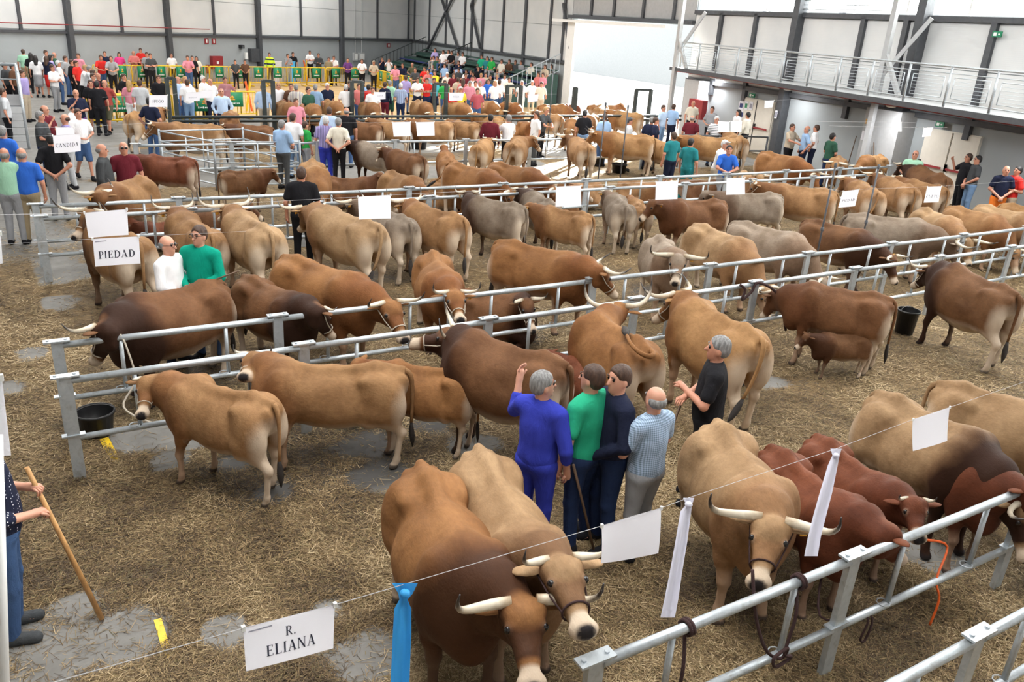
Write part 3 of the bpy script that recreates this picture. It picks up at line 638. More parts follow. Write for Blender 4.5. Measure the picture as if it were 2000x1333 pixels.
    if near:
        eb = MB(); 
        for s in (-1, 1): eb.ball(HD(.083, s*.032, 1.642), .0125, 8, 6)
        out['eyes'] = eb.me('person_eyes', 'eye'); 
        br = MB()
        for s in (-1, 1): br.tube([HD(.094, s*.016, 1.664), HD(.095, s*.032, 1.668), HD(.083, s*.052, 1.662)], .006, 5)
        out['brows'] = br.me('person_eyebrows', 'hair')
    if not near:
        eb = MB()
        for s in (-1, 1): eb.ball(HD(.086, s*.032, 1.642), (.013, .017, .011), 6, 4)
        out['eyes'] = eb.me('person_eyes', 'eye')
    out['T'] = T; out['HD'] = HD; out['wr'] = wr; out['el'] = el; HUM[key] = out
    return out
CLOTH = {}
def cloth(key, part, vf, mat):
    k = (key, part, mat)
    if k not in CLOTH: CLOTH[k] = np_mesh('person_'+part, vf[0], vf[1], M[mat])
    return CLOTH[k]
NP = [0]; LASTP = [None]
def person(hx, hy_, face, shirt, trous, label, arms='down', legs='stand', sleeve='short', bottom='long', hair='short', hc='brown', sk='m', h=1.75, base=0., pat='fabric', fat=1., head=0., near=0, shoe='black', res=.045, group=None, cat='person', loc=None, extra=None):
    """hx, hy_: top of the head in the photograph; face: 0 looks at the camera, 90 to the picture's right, 180 away"""
    s = h/1.75; sit = legs == 'sit'; zt = base+(h if not sit else h-.42*s)
    p = loc if loc is not None else at(hx, hy_, zt); yaw = math.atan2(-p[1], -p[0])+math.radians(face)
    if near: res = .016 if near > 1 else .022
    P = human_parts(arms, legs, sleeve, bottom, hair, res, fat, head, near)
    key = (arms, legs, sleeve, bottom, res, round(fat, 2)); NP[0] += 1
    r = thing('person', label, cat, (p[0], p[1], base), yaw, group, s)
    v = 1+random.uniform(-.08, .08); skc = tuple(c*v for c in SKINC[sk])
    ob('body', P['body'], r, color=skc); ob('shirt', cloth(key, 'shirt', P['shirt'], pat), r, color=CC[shirt])
    ob('skirt' if bottom == 'skirt' else 'trousers' if bottom == 'long' else 'shorts', cloth(key, 'trousers', P['trousers'], 'fabric'), r, color=CC[trous])
    for i in (0, 1): ob('shoe', cloth(key, 'shoe%d' % i, P['shoes'][i], 'fabric'), r, color=CC[shoe])
    if 'hair' in P: ob('cap' if hair == 'cap' else 'hair', P['hair'], r, color=(HAIRC.get(hc) or CC[hc]))
    ob('eyes', P['eyes'], r)
    if near:
        ob('eyebrows', P['brows'], r, color=HAIRC.get(hc, (.05, .03, .02)))
    if extra: extra(r, P)
    LASTP[0] = P
    return r
# ------------------------------------------------------------------ the hall
M['wall_grey'] = simple('wall_grey', (.34, .37, .385), .7, var=.04, nscale=1.2)
def mk_panel():
    m, t, b = nt('white_wall_panel'); co = objco(t)
    w = N(t, 'ShaderNodeTexWave'); w.bands_direction = 'Z'; w.inputs['Scale'].default_value = 6; t.links.new(co, w.inputs['Vector'])
    t.links.new(ramp(t, noise(t, .7, 3, co), [(.3, (.58, .60, .61)), (.7, (.68, .69, .69))]), b.inputs['Base Color']); b.inputs['Roughness'].default_value = .55
    bump(t, b, w.outputs[0], .08, .01); return m
M['panel'] = mk_panel()
M['door_white'] = simple('door_white', (.72, .68, .6), .4, var=.03)
M['pillar_grey'] = simple('pillar_grey', (.42, .43, .44), .7, var=.05)
M['roof'] = simple('roof', (.5, .5, .5), .8)
def mk_glass():
    m, t, b = nt('frosted_glazing'); tr = N(t, 'ShaderNodeBsdfTransparent'); tl = N(t, 'ShaderNodeBsdfTranslucent'); mx = N(t, 'ShaderNodeMixShader'); mx.inputs[0].default_value = .25
    tl.inputs[0].default_value = (.9, .93, .95, 1); mx.inputs[0].default_value = .96; t.links.new(tr.outputs[0], mx.inputs[1]); t.links.new(tl.outputs[0], mx.inputs[2]); t.links.new(mx.outputs[0], t.nodes['Material Output'].inputs[0]); return m
M['glazing'] = mk_glass()
def struct(name, mb, mat, parent=None, smooth=False):
    o = mb.ob(name, mat, parent, smooth)
    if parent is None: o['kind'] = 'structure'
    return o
Z1, ZTOP = 2.45, 9.8
A0, A1 = at(806, 79, Z1), at(1112, 123.5, Z1)
B0, B1 = at(1380, 160, Z1), at(2000, 256, Z1)
K0 = at(0, 60, Z1)
dB = (B0-B1).normalized(); dA = (A0-A1).normalized(); dK = (K0-A0).normalized()
B0 = B0+dB*.9; B1 = B1-dB*16; K0 = K0+dK*9
OUTB = Vector((-dB.y, dB.x, 0));  OUTB = OUTB if OUTB.x < 0 else -OUTB          # into the room
OUTA = Vector((-dA.y, dA.x, 0)); OUTA = OUTA if OUTA.x < 0 else -OUTA
OUTK = Vector((-dK.y, dK.x, 0)); OUTK = OUTK if OUTK.y < 0 else -OUTK
def on_line(P, d, px, z=Z1):             # point of a wall line that is seen in picture column px at height z
    lo, hi = -60., 60.
    def sx(t):
        q = P+d*t; v = Vector((q.x, q.y, z-CH)); F = v.dot(FWD)
        return 1000+FPX*v.dot(RT)/F if F > .2 else 9999
    best = min(((abs(sx(-5+i*.05)-px), -5+i*.05) for i in range(1100)), key=lambda q: q[0]); q = P+d*best[1]; return Vector((q.x, q.y, 0))
def flat(v, z=0.): return Vector((v.x, v.y, z))
def wall(name, P, Q, z0, z1, th, mat, inn):
    mb = MB(); m = (P+Q)/2; d = (Q-P); rz = math.atan2(d.y, d.x); c = flat(m, (z0+z1)/2)-inn*(th/2)
    mb.box(c, (d.length, th, z1-z0), rz); return struct(name, mb, mat), rz
def panels(parent, cols, z0, z1, step, inn, mat='panel'):
    for a, b in zip(cols, cols[1:]):
        d = (b-a); rz = math.atan2(d.y, d.x); L = d.length-.06
        if L < .1: continue
        nz = max(1, round((z1-z0)/step)); hz = (z1-z0)/nz
        for k in range(nz):
            mb = MB(); mb.box(flat((a+b)/2, z0+hz*(k+.5))+inn*.02, (L, .04, hz-.025), rz); mb.ob('panel', mat, parent)
def mullion(parent, p, z0, z1, w, inn, d, mat='dark_steel', name='mullion', deep=.12):
    mb = MB(); mb.box(flat(p, (z0+z1)/2)+inn*(deep/2+.02), (w, deep, z1-z0), math.atan2(d.y, d.x)); mb.ob(name, mat, parent)
# back wall
wk, _ = wall('wall_back', K0, A0, 0, ZTOP, .3, 'wall_grey', OUTK)
kx = [p for p in (-60, 40, 132, 237, 325, 417, 502, 587, 664, 735, 795)]
kp = [on_line(flat(A0), dK, p) for p in kx]; kp = [flat(K0)]+[p for p in kp if (p-flat(A0)).length < (K0-A0).length]+[flat(A0)]
kp.sort(key=lambda p: p.x)
panels(wk, kp, Z1+.12, ZTOP, 1.85, OUTK)
for px in kx[1:]:
    p = on_line(flat(A0), dK, px); big = px in (132, 325, 502, 664)
    mullion(wk, p, 0 if big else Z1, ZTOP, .26 if big else .14, OUTK, dK, name='column' if big else 'mullion', deep=.3 if big else .12)
mb = MB(); mb.beam(flat(K0, Z1)+OUTK*.08, flat(A0, Z1)+OUTK*.08, .16, .13); struct('trim_1', mb, 'dark_steel')
mb = MB(); a_, b_ = on_line(flat(A0), dK, -20, 3.), on_line(flat(A0), dK, 402, 3.)
mb.tube([flat(a_, 2.82)+OUTK*.3, flat(b_, 2.82)+OUTK*.3], .028, 6); tag(mb.ob('fire_water_pipe', 'red_paint'), 'dark red water pipe running along the far wall above the grey band', 'pipe')
# right wall, far stretch with X bracing
wa, _ = wall('wall_right_far', A1, A0, 0, ZTOP, .3, 'wall_grey', OUTA)
ax_ = [811, 840, 872, 908, 922, 943, 982, 1024, 1072, 1098]
ap = [on_line(flat(A1), dA, p) for p in ax_]; panels(wa, [flat(A1)]+ap[::-1]+[flat(A0)], Z1+.1, ZTOP, 1.85, OUTA)
for px, p in zip(ax_, ap): mullion(wa, p, 0 if px in (1024, 943) else Z1, ZTOP, .28 if px in (1024, 943, 922) else .17, OUTA, dA)
mb = MB(); mb.beam(flat(A1, Z1)+OUTA*.08, flat(A0, Z1)+OUTA*.08, .14, .13); struct('trim_2', mb, 'dark_steel')
for (x0, z0, x1, z1) in [(836, 1.6, 899, 6.6), (902, 2.2, 855, 6.6), (922, 5.2, 943, 7.2), (922, 5.2, 943, 2.6), (1098, 5.5, 1116, 3.2)]:
    p, q = on_line(flat(A1), dA, x0), on_line(flat(A1), dA, x1); mb = MB(); mb.beam(flat(p, z0)+OUTA*.22, flat(q, z1)+OUTA*.22, .14, .14); mb.ob('brace', 'dark_steel', wa)
# the big doorway: header above it, folded leaf, running track
DR = on_line(flat(B0), -dB, 1345)        # right jamb
DL = flat(A1)
inn = (OUTA+OUTB).normalized(); dd = (DR-DL)
wh, _ = wall('wall_right_door_header', DL, DR, 4.75, ZTOP, .3, 'wall_grey', inn)
hp = [DL+dd*t for t in (0, .18, .38, .62, .85, 1)]
panels(wh, hp, 4.95, ZTOP, 2.4, inn, 'pillar_grey')
for p in hp[1:-1]: mullion(wh, p, 4.8, ZTOP, .16, inn, dd)
mb = MB(); mb.beam(flat(DL, 4.85)+inn*.12-dd.normalized()*.2, flat(DR, 4.85)+inn*.12, .2, .16); mb.ob('header_beam', 'dark_steel', wh)
mb = MB(); mb.beam(flat(DL, 4.62)+inn*.5-dd.normalized()*1.0, flat(DR, 4.62)+inn*.5-dd.normalized()*1.2, .35, .14); mb.ob('door_track', 'white_paint', wh)
mb = MB(); mb.box(flat(DL, 2.3)+dd.normalized()*.35+inn*.25, (.7, .12, 4.6), math.atan2(dd.y, dd.x)); o = mb.ob('door_1', 'white_paint'); o['kind'] = 'structure'
# right wall, near stretch under and over the walkway
ZG = 5.3
wb, _ = wall('wall_right', B1, DR, 0, ZG, .3, 'wall_grey', OUTB)
bx = [1395, 1459, 1540, 1658, 1738, 1770, 1898]
bp = [on_line(flat(B1), dB, p) for p in bx]; ext = [bp[-1]-dB*k for k in (4, 8, 12)]
panels(wb, [DR]+bp+ext, Z1+.12, ZG-.1, 1.37, OUTB)
for px, p in list(zip(bx, bp))+[(0, e) for e in ext]:
    big = px in (1540, 1770)
    mullion(wb, p, 0 if px == 1540 else (Z1 if big else 1.95), ZG+(3 if big else 0), .32 if big else .2, OUTB, dB, name='column' if big else 'mullion', deep=.35 if big else .14)
for z in (Z1, ZG): mb = MB(); mb.beam(flat(B1, z)+OUTB*.08, flat(DR, z)+OUTB*.08, .16, .16); struct('trim_%d' % (3 if z == Z1 else 4), mb, 'dark_steel')
wt, _ = wall('wall_right_top', B1, DR, 8.2, ZTOP, .3, 'wall_grey', OUTB)
gp = [DR+(flat(B1)-DR)*k/14 for k in range(15)]
for i, (a, b) in enumerate(zip(gp, gp[1:])):
    mb = MB(); d = b-a; mb.box(flat((a+b)/2, 6.8)-OUTB*.1, (d.length-.08, .02, 2.75), math.atan2(d.y, d.x)); o = mb.ob('window_%d' % (i+1), 'glazing'); o['kind'] = 'structure'
    mb = MB(); mb.box(flat(b, 6.8)-OUTB*.1, (.07, .08, 2.8), math.atan2(d.y, d.x)); mb.ob('window_frame', 'white_paint', o)
# louvre under the glazing
lv = MB(); a, b = on_line(flat(B1), dB, 1575, 5.6), on_line(flat(B1), dB, 1735, 5.6)
lr = thing('louvre', 'horizontal slatted vent under the bright glazing of the right wall', 'vent', flat(a))
for k in range(5):
    lv = MB(); q = 5.5+k*.15; lv.beam(Vector((0, 0, q))+OUTB*.1, (b-a)+Vector((0, 0, q))+OUTB*.1, .1, .03); lv.ob('slat', 'galv', lr)
# light lattice columns with raking struts
for px in (1352, 1752):
    p = on_line(flat(B1), dB, px)+OUTB*1.0; r = thing('raking_column', 'pale steel column with diagonal strut %s' % ('at the right of the big doorway' if px < 1500 else 'right of the middle of the walkway'), 'column', p)
    mb = MB(); mb.box((0, 0, 4.9), (.17, .17, 9.6)); mb.ob('shaft', 'pillar_grey', r)
    mb = MB(); mb.beam(Vector((0, 0, 3.5)), -dB*.9-OUTB*.6+Vector((0, 0, 5.3)), .12, .12); mb.ob('strut', 'pillar_grey', r)
    mb = MB(); mb.beam(Vector((0, 0, 4.2)), dB*-.9+Vector((0, 0, 2.95)), .12, .12); mb.ob('strut', 'pillar_grey', r)
for i, (px, w) in enumerate(((1372, 1.1), (1745, 1.5))):
    p = on_line(flat(B1), dB, px, 1.5); mb = MB(); mb.box(flat(p, 1.25)+OUTB*.35, (w, .7, 2.5), math.atan2(dB.y, dB.x)); struct('wall_pier_right' if i else 'wall_pier_door', mb, 'pillar_grey')
# walls that close the hall where the camera does not look, roof
PW = flat(B1); LW = Vector((-11, -5, 0)); LK = flat(K0)
for nm, a, b in (('wall_front', LW, PW), ('wall_left', LW, LK)):
    d = (b-a).normalized(); n_ = Vector((-d.y, d.x, 0)); n_ = n_ if n_.dot(Vector((8, 20, 0))-a) > 0 else -n_
    wall(nm, a, b, 0, ZTOP, .3, 'panel', n_)
mb = MB(); mb.add([flat(p, ZTOP) for p in (LW, PW, DR, DL, flat(A0), LK)], [(0, 1, 2, 3, 4, 5)]); struct('ceiling', mb, 'roof')
# ------------------------------------------------------------------ walkway
W0, W1 = at(1310, 130, 2.95), at(2000, 234, 2.95); dW = (W0-W1).normalized(); W1 = W1-dW*12
wn = Vector((-dW.y, dW.x, 0)); wn = wn if wn.x > 0 else -wn
r = thing('walkway', 'raised steel walkway with silver railing along the right wall', 'walkway', flat(W0))
o0 = flat(W0); mb = MB(); Lw = (W1-W0).length; midw = -dW*Lw/2
mb.box(midw+wn*1.1+Vector((0, 0, 2.93)), (Lw, 2.2, .04), math.atan2(dW.y, dW.x)); mb.ob('deck', 'pillar_grey', r)
mb = MB(); mb.box(midw+Vector((0, 0, 2.88)), (Lw, .1, .15), math.atan2(dW.y, dW.x)); mb.ob('edge_beam', 'dark_steel', r)
mb = MB(); mb.tube([wn*.35+Vector((0, 0, 2.77)), -dW*Lw+wn*.35+Vector((0, 0, 2.77))], .028, 6); mb.ob('red_pipe', 'red_paint', r)
mb = MB(); mb.box(midw+wn*.8+Vector((0, 0, 2.8)), (Lw, .2, .1), math.atan2(dW.y, dW.x)); mb.ob('joist', 'pillar_grey', r)
for z, rad in ((4.02, .032), (3.1, .018), (3.84, .014)):
    mb = MB(); mb.tube([-dW*.9+Vector((0, 0, z)), -dW*Lw+Vector((0, 0, z))], rad, 6); mb.ob('handrail' if rad > .03 else 'rail', 'galv', r)
pm = MB(); pm.box((0, 0, 3.5), (.05, .05, 1.06)); pmm = pm.me('rail_post', 'galv')
nb = int(Lw/1.55)
gm = MB()                                 # one infill frame with thin wires, copied along
for z in (3.2, 3.74): gm.tube([(-.6, 0, z), (.6, 0, z)], .012, 5)
for x in (-.6, .6): gm.tube([(x, 0, 3.2), (x, 0, 3.74)], .012, 5)
for k in range(5): gm.tube([(-.6, 0, 3.28+k*.09), (.6, 0, 3.28+k*.09)], .005, 4)
gmm = gm.me('rail_infill', 'galv'); ang = math.atan2(dW.y, dW.x)
for k in range(nb):
    o = ob('rail_post', pmm, r); o.location = -dW*(.9+k*1.55)
    o = ob('rail_infill', gmm, r); o.location = -dW*(.9+(k+.5)*1.55); o.rotation_euler.z = ang
for k in range(5):
    mb = MB(); mb.ball((0, 0, 0), (.16, .16, .05), 12, 6); o = mb.ob('lamp', 'white_paint', r, True); o.location = -dW*(2.5+k*5.5)+wn*.8+Vector((0, 0, 2.7))
    ld = bpy.data.lights.new('walkway_lamp', 'AREA'); ld.shape = 'DISK'; ld.size = .3; ld.energy = 45; lo_ = bpy.data.objects.new('walkway_lamp', ld); COL.objects.link(lo_); lo_.location = flat(W0)-dW*(2.5+k*5.5)+wn*.8+Vector((0, 0, 2.63))
# ------------------------------------------------------------------ doors, signs and fittings on the walls
def wallp(px, z, line='B'): return on_line(flat(B1), dB, px, z) if line == 'B' else on_line(flat(A0), dK, px, z) if line == 'K' else on_line(flat(A1), dA, px, z)
rB = math.atan2(dB.y, dB.x); rK = math.atan2(dK.y, dK.x); rA = math.atan2(dA.y, dA.x)
def wbox(name, mat, px0, px1, z0, z1, line, off, th, parent=None):
    a, b = wallp(px0, (z0+z1)/2, line), wallp(px1, (z0+z1)/2, line); nn = {'B': OUTB, 'K': OUTK, 'A': OUTA}[line]; d = b-a
    mb = MB(); mb.box(flat((a+b)/2, (z0+z1)/2)+nn*(off+th/2), (d.length, th, z1-z0), math.atan2(d.y, d.x)); return mb.ob(name, mat, parent)
for i, (p0, pm_, p1, z1) in enumerate([(1447, 1475, 1508, 2.1), (1798, 1850, 1902, 2.12)]):
    d = wbox('door_%d' % (i+2), 'door_white', p0, p1, 0, z1, 'B', .0, .07); d['kind'] = 'structure'
    for q0, q1 in ((p0+1, pm_-1), (pm_+1, p1-1)):
        wbox('door_leaf', 'door_white', q0, q1, .03, z1-.04, 'B', .07, .03, d)
        bar = wbox('panic_bar', 'red_paint', q0+(q1-q0)*.1, q1-(q1-q0)*.1, .98, 1.04, 'B', .16, .04, d); wbox('bar_arm', 'black_plastic', q0+1, q0+3, .93, 1.15, 'B', .1, .1, d)
    wbox('door_gap', 'black_plastic', pm_-.6, pm_+.6, .03, z1-.04, 'B', .1, .01, d)
for k, (px, z, w) in enumerate([(1476, 2.22, 6), (1845, 2.28, 8), (1957, 4.93, 9)]):
    o = wbox('exit_sign', 'sign_green', px-w, px+w, z-.08, z+.08, 'B', .16, .04)
    tag(o, ['green exit sign above the far white double door', 'green exit sign above the near white double door', 'green running man exit sign high on the right wall above the walkway'][k], 'sign')
    wbox('pictogram', 'white_paint', px-w*.75, px-w*.1, z-.045, z+.045, 'B', .2, .01, o); wbox('arrow', 'white_paint', px+w*.2, px+w*.7, z-.02, z+.02, 'B', .2, .01, o)
for k, (p0, z, c) in enumerate([(1452, 1.75, 'blue'), (1462, 1.78, 'green'), (1471, 1.8, 'grey'), (1452, 1.4, 'blue')]):
    o = wbox('notice', 'paper', p0-4, p0+4, z-.17, z+.17, 'B', .115, .005); tag(o, 'small %s safety notice on the far white door, %s' % (c, ['top left', 'top middle', 'top right', 'below the top left one'][k]), 'notice')
    mb_ = wbox('notice_symbol', {'blue': 'blue_seat', 'green': 'green_board', 'grey': 'grey_ink'}[c], p0-2.6, p0+2.6, z-.09, z+.09, 'B', .121, .003, o)
o = wbox('notice', 'paper', 1715, 1726, 1.45, 1.75, 'B', .72, .01); tag(o, 'white notice with a blue corner on the grey pier', 'notice'); wbox('blue_print', 'blue_seat', 1722, 1726, 1.47, 1.63, 'B', .735, .004, o)
o = wbox('notice', 'yellow_tag', 1724, 1731, 1.98, 2.14, 'B', .72, .01); tag(o, 'small green and yellow escape sign high on the grey pier', 'sign'); wbox('arrow', 'sign_green', 1725, 1730, 2.02, 2.1, 'B', .735, .004, o)
o = wbox('notice', 'paper', 1530, 1536, 1.55, 1.85, 'B', .42, .01); tag(o, 'white notice sheet on the dark column between the two doors', 'notice'); wbox('print', 'grey_ink', 1531, 1535, 1.6, 1.8, 'B', .432, .003, o)
o = wbox('fire_hose_cabinet', 'red_paint', 1379, 1406, .95, 1.75, 'B', .7, .25); tag(o, 'red fire hose cabinet beside the big doorway', 'fire cabinet'); wbox('dial', 'white_paint', 1389, 1395, 1.3, 1.45, 'B', .96, .01, o)
for k, (a, b) in enumerate([((1672, 330), (1677, 272)), ((1746, 330), (1741, 280)), ((1858, 420), (1879, 396))][:2]):
    p = wallp(a[0], .0); q = wallp(b[0], 1.4); mb = MB(); mb.tube([flat(p, .02)+OUTB*(.9 if k else .55), flat(q, 1.45)+OUTB*(.78 if k else .1)], .018, 6); tag(mb.ob('broom_handle', 'dark_wood'), ['wooden handle leaning on the grey wall left of the pier', 'dark wooden handle leaning against the grey pier'][k], 'handle')
# far wall fittings
o = wbox('fire_hose_cabinet', 'red_paint', 409, 430, .55, 1.3, 'K', .02, .25); tag(o, 'red fire hose cabinet on the far grey wall', 'fire cabinet'); wbox('dial', 'white_paint', 417, 421, .85, 1.0, 'K', .28, .01, o)
o = wbox('fire_extinguisher', 'red_paint', 401, 407, .3, .8, 'K', .02, .14); tag(o, 'small fire extinguisher left of the red cabinet on the far wall', 'extinguisher')
for p0, l in ((403, 'left'), (417, 'right')):
    o = wbox('fire_sign', 'red_paint', p0-3.5, p0+3.5, 1.98, 2.3, 'K', .02, .02); tag(o, 'small red and white fire sign, the %s one of the pair on the far wall' % l, 'sign'); wbox('symbol', 'white_paint', p0-1.2, p0+1.2, 2.04, 2.24, 'K', .045, .005, o)
o = wbox('fire_sign', 'red_paint', 755, 762, 1.9, 2.2, 'K', .02, .02); tag(o, 'small red fire sign on the far wall above the stair railing', 'sign'); wbox('symbol', 'white_paint', 757, 760, 1.95, 2.12, 'K', .045, .005, o)
o = wbox('power_box', 'dark_steel', 484, 500, .95, 1.75, 'K', .02, .3); tag(o, 'dark electrical box beside a column of the far wall', 'electrical box'); wbox('socket', 'white_paint', 476, 481, 1.1, 1.5, 'K', .05, .12, o)
o = wbox('speaker', 'black_plastic', 466, 473, 1.75, 1.95, 'K', .02, .2); tag(o, 'small black loudspeaker on the far wall', 'speaker'); wbox('grille', 'dark_steel', 467, 472, 1.78, 1.92, 'K', .225, .01, o)
for p0, p1 in ((688, 696), (699, 710)):
    o = wbox('meter_box', 'pillar_grey', p0, p1, .95, 1.5, 'K', .02, .15); tag(o, 'pale grey meter box on the far wall, the %s of two' % ('left' if p0 < 690 else 'right'), 'meter box'); wbox('box_door', 'white_paint', p0+1.5, p1-1.5, 1.02, 1.42, 'K', .175, .01, o)
p = wallp(222, 3); mb = MB(); mb.tube([flat(p, 6)+OUTK*.12, flat(wallp(229, 1.6), 1.5)+OUTK*.12], .02, 5); tag(mb.ob('cable_conduit', 'white_paint'), 'thin vertical conduit on the far wall', 'conduit')
for px in (691, 704): p = wallp(px, 3, 'K'); mb = MB(); mb.tube([flat(p, 6)+OUTK*.12, flat(p, 1.5)+OUTK*.12], .03, 5); tag(mb.ob('cable_conduit', 'pillar_grey'), 'thin conduit running up from the %s meter box' % ('left' if px < 700 else 'right'), 'conduit')
# ------------------------------------------------------------------ outside the doorway
M['outside_wall'] = simple('outside_wall', (.215, .215, .21), .8, var=.05)
M['yard'] = simple('yard', (.55, .53, .48), .9, nscale=.8)
mb = MB(); e = (DL+DR)/2; mb.box((e.x+31, e.y, -.06), (60, 90, .1)); o = mb.ob('floor_yard', 'yard'); o['kind'] = 'structure'
oc = flat(on_line(flat(A1)-inn*14, -inn.cross(Vector((0, 0, 1))).normalized(), 1240, 2))
of = e-inn*24
bd = thing('neighbour_building', 'white building with grey post seen outside through the big doorway', 'building', flat(of))
mb = MB(); mb.box((0, 0, 3.5), (90, .3, 7), math.atan2(dd.y, dd.x)); mb.ob('wall', 'outside_wall', bd)
for t in (-16, -9, -2, 5, 12): mb = MB(); mb.box(dd.normalized()*t+inn*.3+Vector((0, 0, 3.2)), (.35, .3, 6.4), math.atan2(dd.y, dd.x)); mb.ob('post', 'dark_steel', bd)
mb = MB(); mb.beam(dd.normalized()*-2+inn*.5+Vector((0, 0, 3.)), dd.normalized()*2+inn*.5+Vector((0, 0, 5)), .12, .12); mb.ob('brace', 'dark_steel', bd)
mb = MB(); mb.beam(dd.normalized()*-20+inn*.2+Vector((0, 0, 2.4)), dd.normalized()*20+inn*.2+Vector((0, 0, 2.4)), .1, .1); mb.ob('ledge', 'pillar_grey', bd)
# ------------------------------------------------------------------ floor: concrete, bedding straw, ring sand
def vnoise(x, y, s, seed=0):
    x = x/s+seed*17.3; y = y/s-seed*9.1; xi = np.floor(x).astype(np.int64); yi = np.floor(y).astype(np.int64); fx = x-xi; fy = y-yi; fx = fx*fx*(3-2*fx); fy = fy*fy*(3-2*fy)
    def h(a, b): v = np.sin(a*127.1+b*311.7+seed*74.7)*43758.5453; return v-np.floor(v)
    return (h(xi, yi)*(1-fx)+h(xi+1, yi)*fx)*(1-fy)+(h(xi, yi+1)*(1-fx)+h(xi+1, yi+1)*fx)*fy
BARE = [(at(*q), rad) for q, rad in [((270, 850), .55), ((380, 850), .5), ((330, 905), .35), ((250, 1245), .8), ((110, 1290), .8), ((430, 1230), .45), ((700, 1300), .5), ((700, 880), .5), ((850, 830), .4), ((1750, 1060), .45), ((1830, 1090), .45), ((1690, 1045), .4),
        ((60, 690), .35), ((20, 760), .35), ((640, 1190), .3), ((1960, 870), .5), ((1500, 745), .4), ((740, 930), .5), ((150, 1190), .3), ((470, 900), .4), ((540, 960), .3), ((930, 870), .5), ((1420, 935), .35)]]
WET = [(at(*q), rad) for q, rad in [((700, 880), 1.0), ((620, 870), .8), ((480, 930), .6), ((820, 820), .8), ((560, 950), .35), ((700, 545), .6), ((1010, 660), .5), ((1300, 570), .6), ((400, 740), .5)]]
def straw_mask(x, y):
    n = vnoise(x, y, 1.3, 1)*.5+vnoise(x, y, .5, 2)*.3+vnoise(x, y, 4., 3)*.35
    m = np.clip((n-.32)/.16, 0, 1)*.35+.65
    for p, r in BARE:
        d = np.sqrt((x-p.x)**2+(y-p.y)**2)/(r*.62); m = m*np.clip((d-.75+.9*(vnoise(x, y, .35, 5)-.5))/.5, 0, 1)
    lane = np.clip((x-(-.2+.12*(y-10)))/1.2+vnoise(x, y, .9, 4)*1.6-.6, 0, 1)     # the aisle on the left goes bare further back
    m = np.where(y > 13, m*np.maximum(lane, np.clip((19-y)/5, 0, 1)*(vnoise(x, y, .8, 6) > .35)), m)
    m = np.where(y > 21.5, m*np.clip((vnoise(x, y, 1.6, 7)-.35)/.2, 0, 1)*.8, m)
    return np.where(y > 29, 0, m)
def wet_mask(x, y):
    m = np.zeros_like(x)
    for p, r in WET: d = np.sqrt((x-p.x)**2+(y-p.y)**2)/r; m = np.maximum(m, np.clip((1.1-d+1.0*(vnoise(x, y, .4, 8)-.5))/.4, 0, 1))
    return m
RS = [at(200, 225), at(1090, 238), at(1090, 205), at(880, 165), at(735, 160), at(180, 160)]
SANDY = 31.
def gz(x, y): return (vnoise(x, y, .45, 11)*.035+vnoise(x, y, .16, 12)*.02-.03)*straw_mask(x, y)
def grid(x0, x1, y0, y1, st):
    xs = np.arange(x0, x1+st/2, st); ys = np.arange(y0, y1+st/2, st); X, Y = np.meshgrid(xs, ys, indexing='ij'); nx, ny = X.shape
    i = np.arange(nx*ny).reshape(nx, ny); F = np.stack([i[:-1, :-1], i[1:, :-1], i[1:, 1:], i[:-1, 1:]], -1).reshape(-1, 4); return X.ravel(), Y.ravel(), F
def mk_floor():
    m, t, b = nt('straw_on_concrete'); a = N(t, 'ShaderNodeAttribute', attribute_name='coat'); sp = N(t, 'ShaderNodeSeparateColor'); t.links.new(a.outputs['Color'], sp.inputs[0])
    g = N(t, 'ShaderNodeNewGeometry'); pos = g.outputs['Position']
    def streak(rot, sc):
        mp = N(t, 'ShaderNodeMapping'); mp.inputs['Rotation'].default_value = (0, 0, rot); mp.inputs['Scale'].default_value = (sc, sc*7, 1); t.links.new(pos, mp.inputs['Vector']); return noise(t, 1, 2, mp.outputs[0], dist=.6)
    s = mth(t, 'MAXIMUM', mth(t, 'MAXIMUM', streak(.3, 7), streak(1.4, 8)), mth(t, 'MAXIMUM', streak(2.2, 7), streak(2.8, 9)))
    straw = ramp(t, s, [(.42, (.06, .04, .021)), (.56, (.16, .108, .055)), (.72, (.33, .235, .12))])
    straw = mixc(t, 1., straw, ramp(t, noise(t, 1.1, 4, pos), [(.3, (.72, .72, .66)), (.7, (1.15, 1.1, 1.0))]), 'MULTIPLY')
    conc = ramp(t, noise(t, 2.2, 6, pos, rough=.7), [(.25, (.13, .125, .115)), (.75, (.24, .235, .22))])
    edge = mth(t, 'ADD', sp.outputs[0], mth(t, 'SUBTRACT', mth(t, 'MULTIPLY', s, 1.2), .72))
    e = N(t, 'ShaderNodeMapRange'); t.links.new(edge, e.inputs[0]); e.inputs[1].default_value = .42; e.inputs[2].default_value = .58
    c = mixc(t, e.outputs[0], conc, straw)
    c = mixc(t, mth(t, 'MULTIPLY', sp.outputs[1], .8), c, (.035, .033, .032))
    sand = ramp(t, noise(t, 1.2, 5, pos), [(.3, (.42, .27, .12)), (.7, (.55, .38, .19))])
    c = mixc(t, sp.outputs[2], c, sand)
    t.links.new(c, b.inputs['Base Color'])
    t.links.new(mth(t, 'SUBTRACT', .85, mth(t, 'MULTIPLY', sp.outputs[1], .25)), b.inputs['Roughness'])
    bump(t, b, mth(t, 'MULTIPLY', s, sp.outputs[0]), .9, .03); return m
M['floor'] = mk_floor()
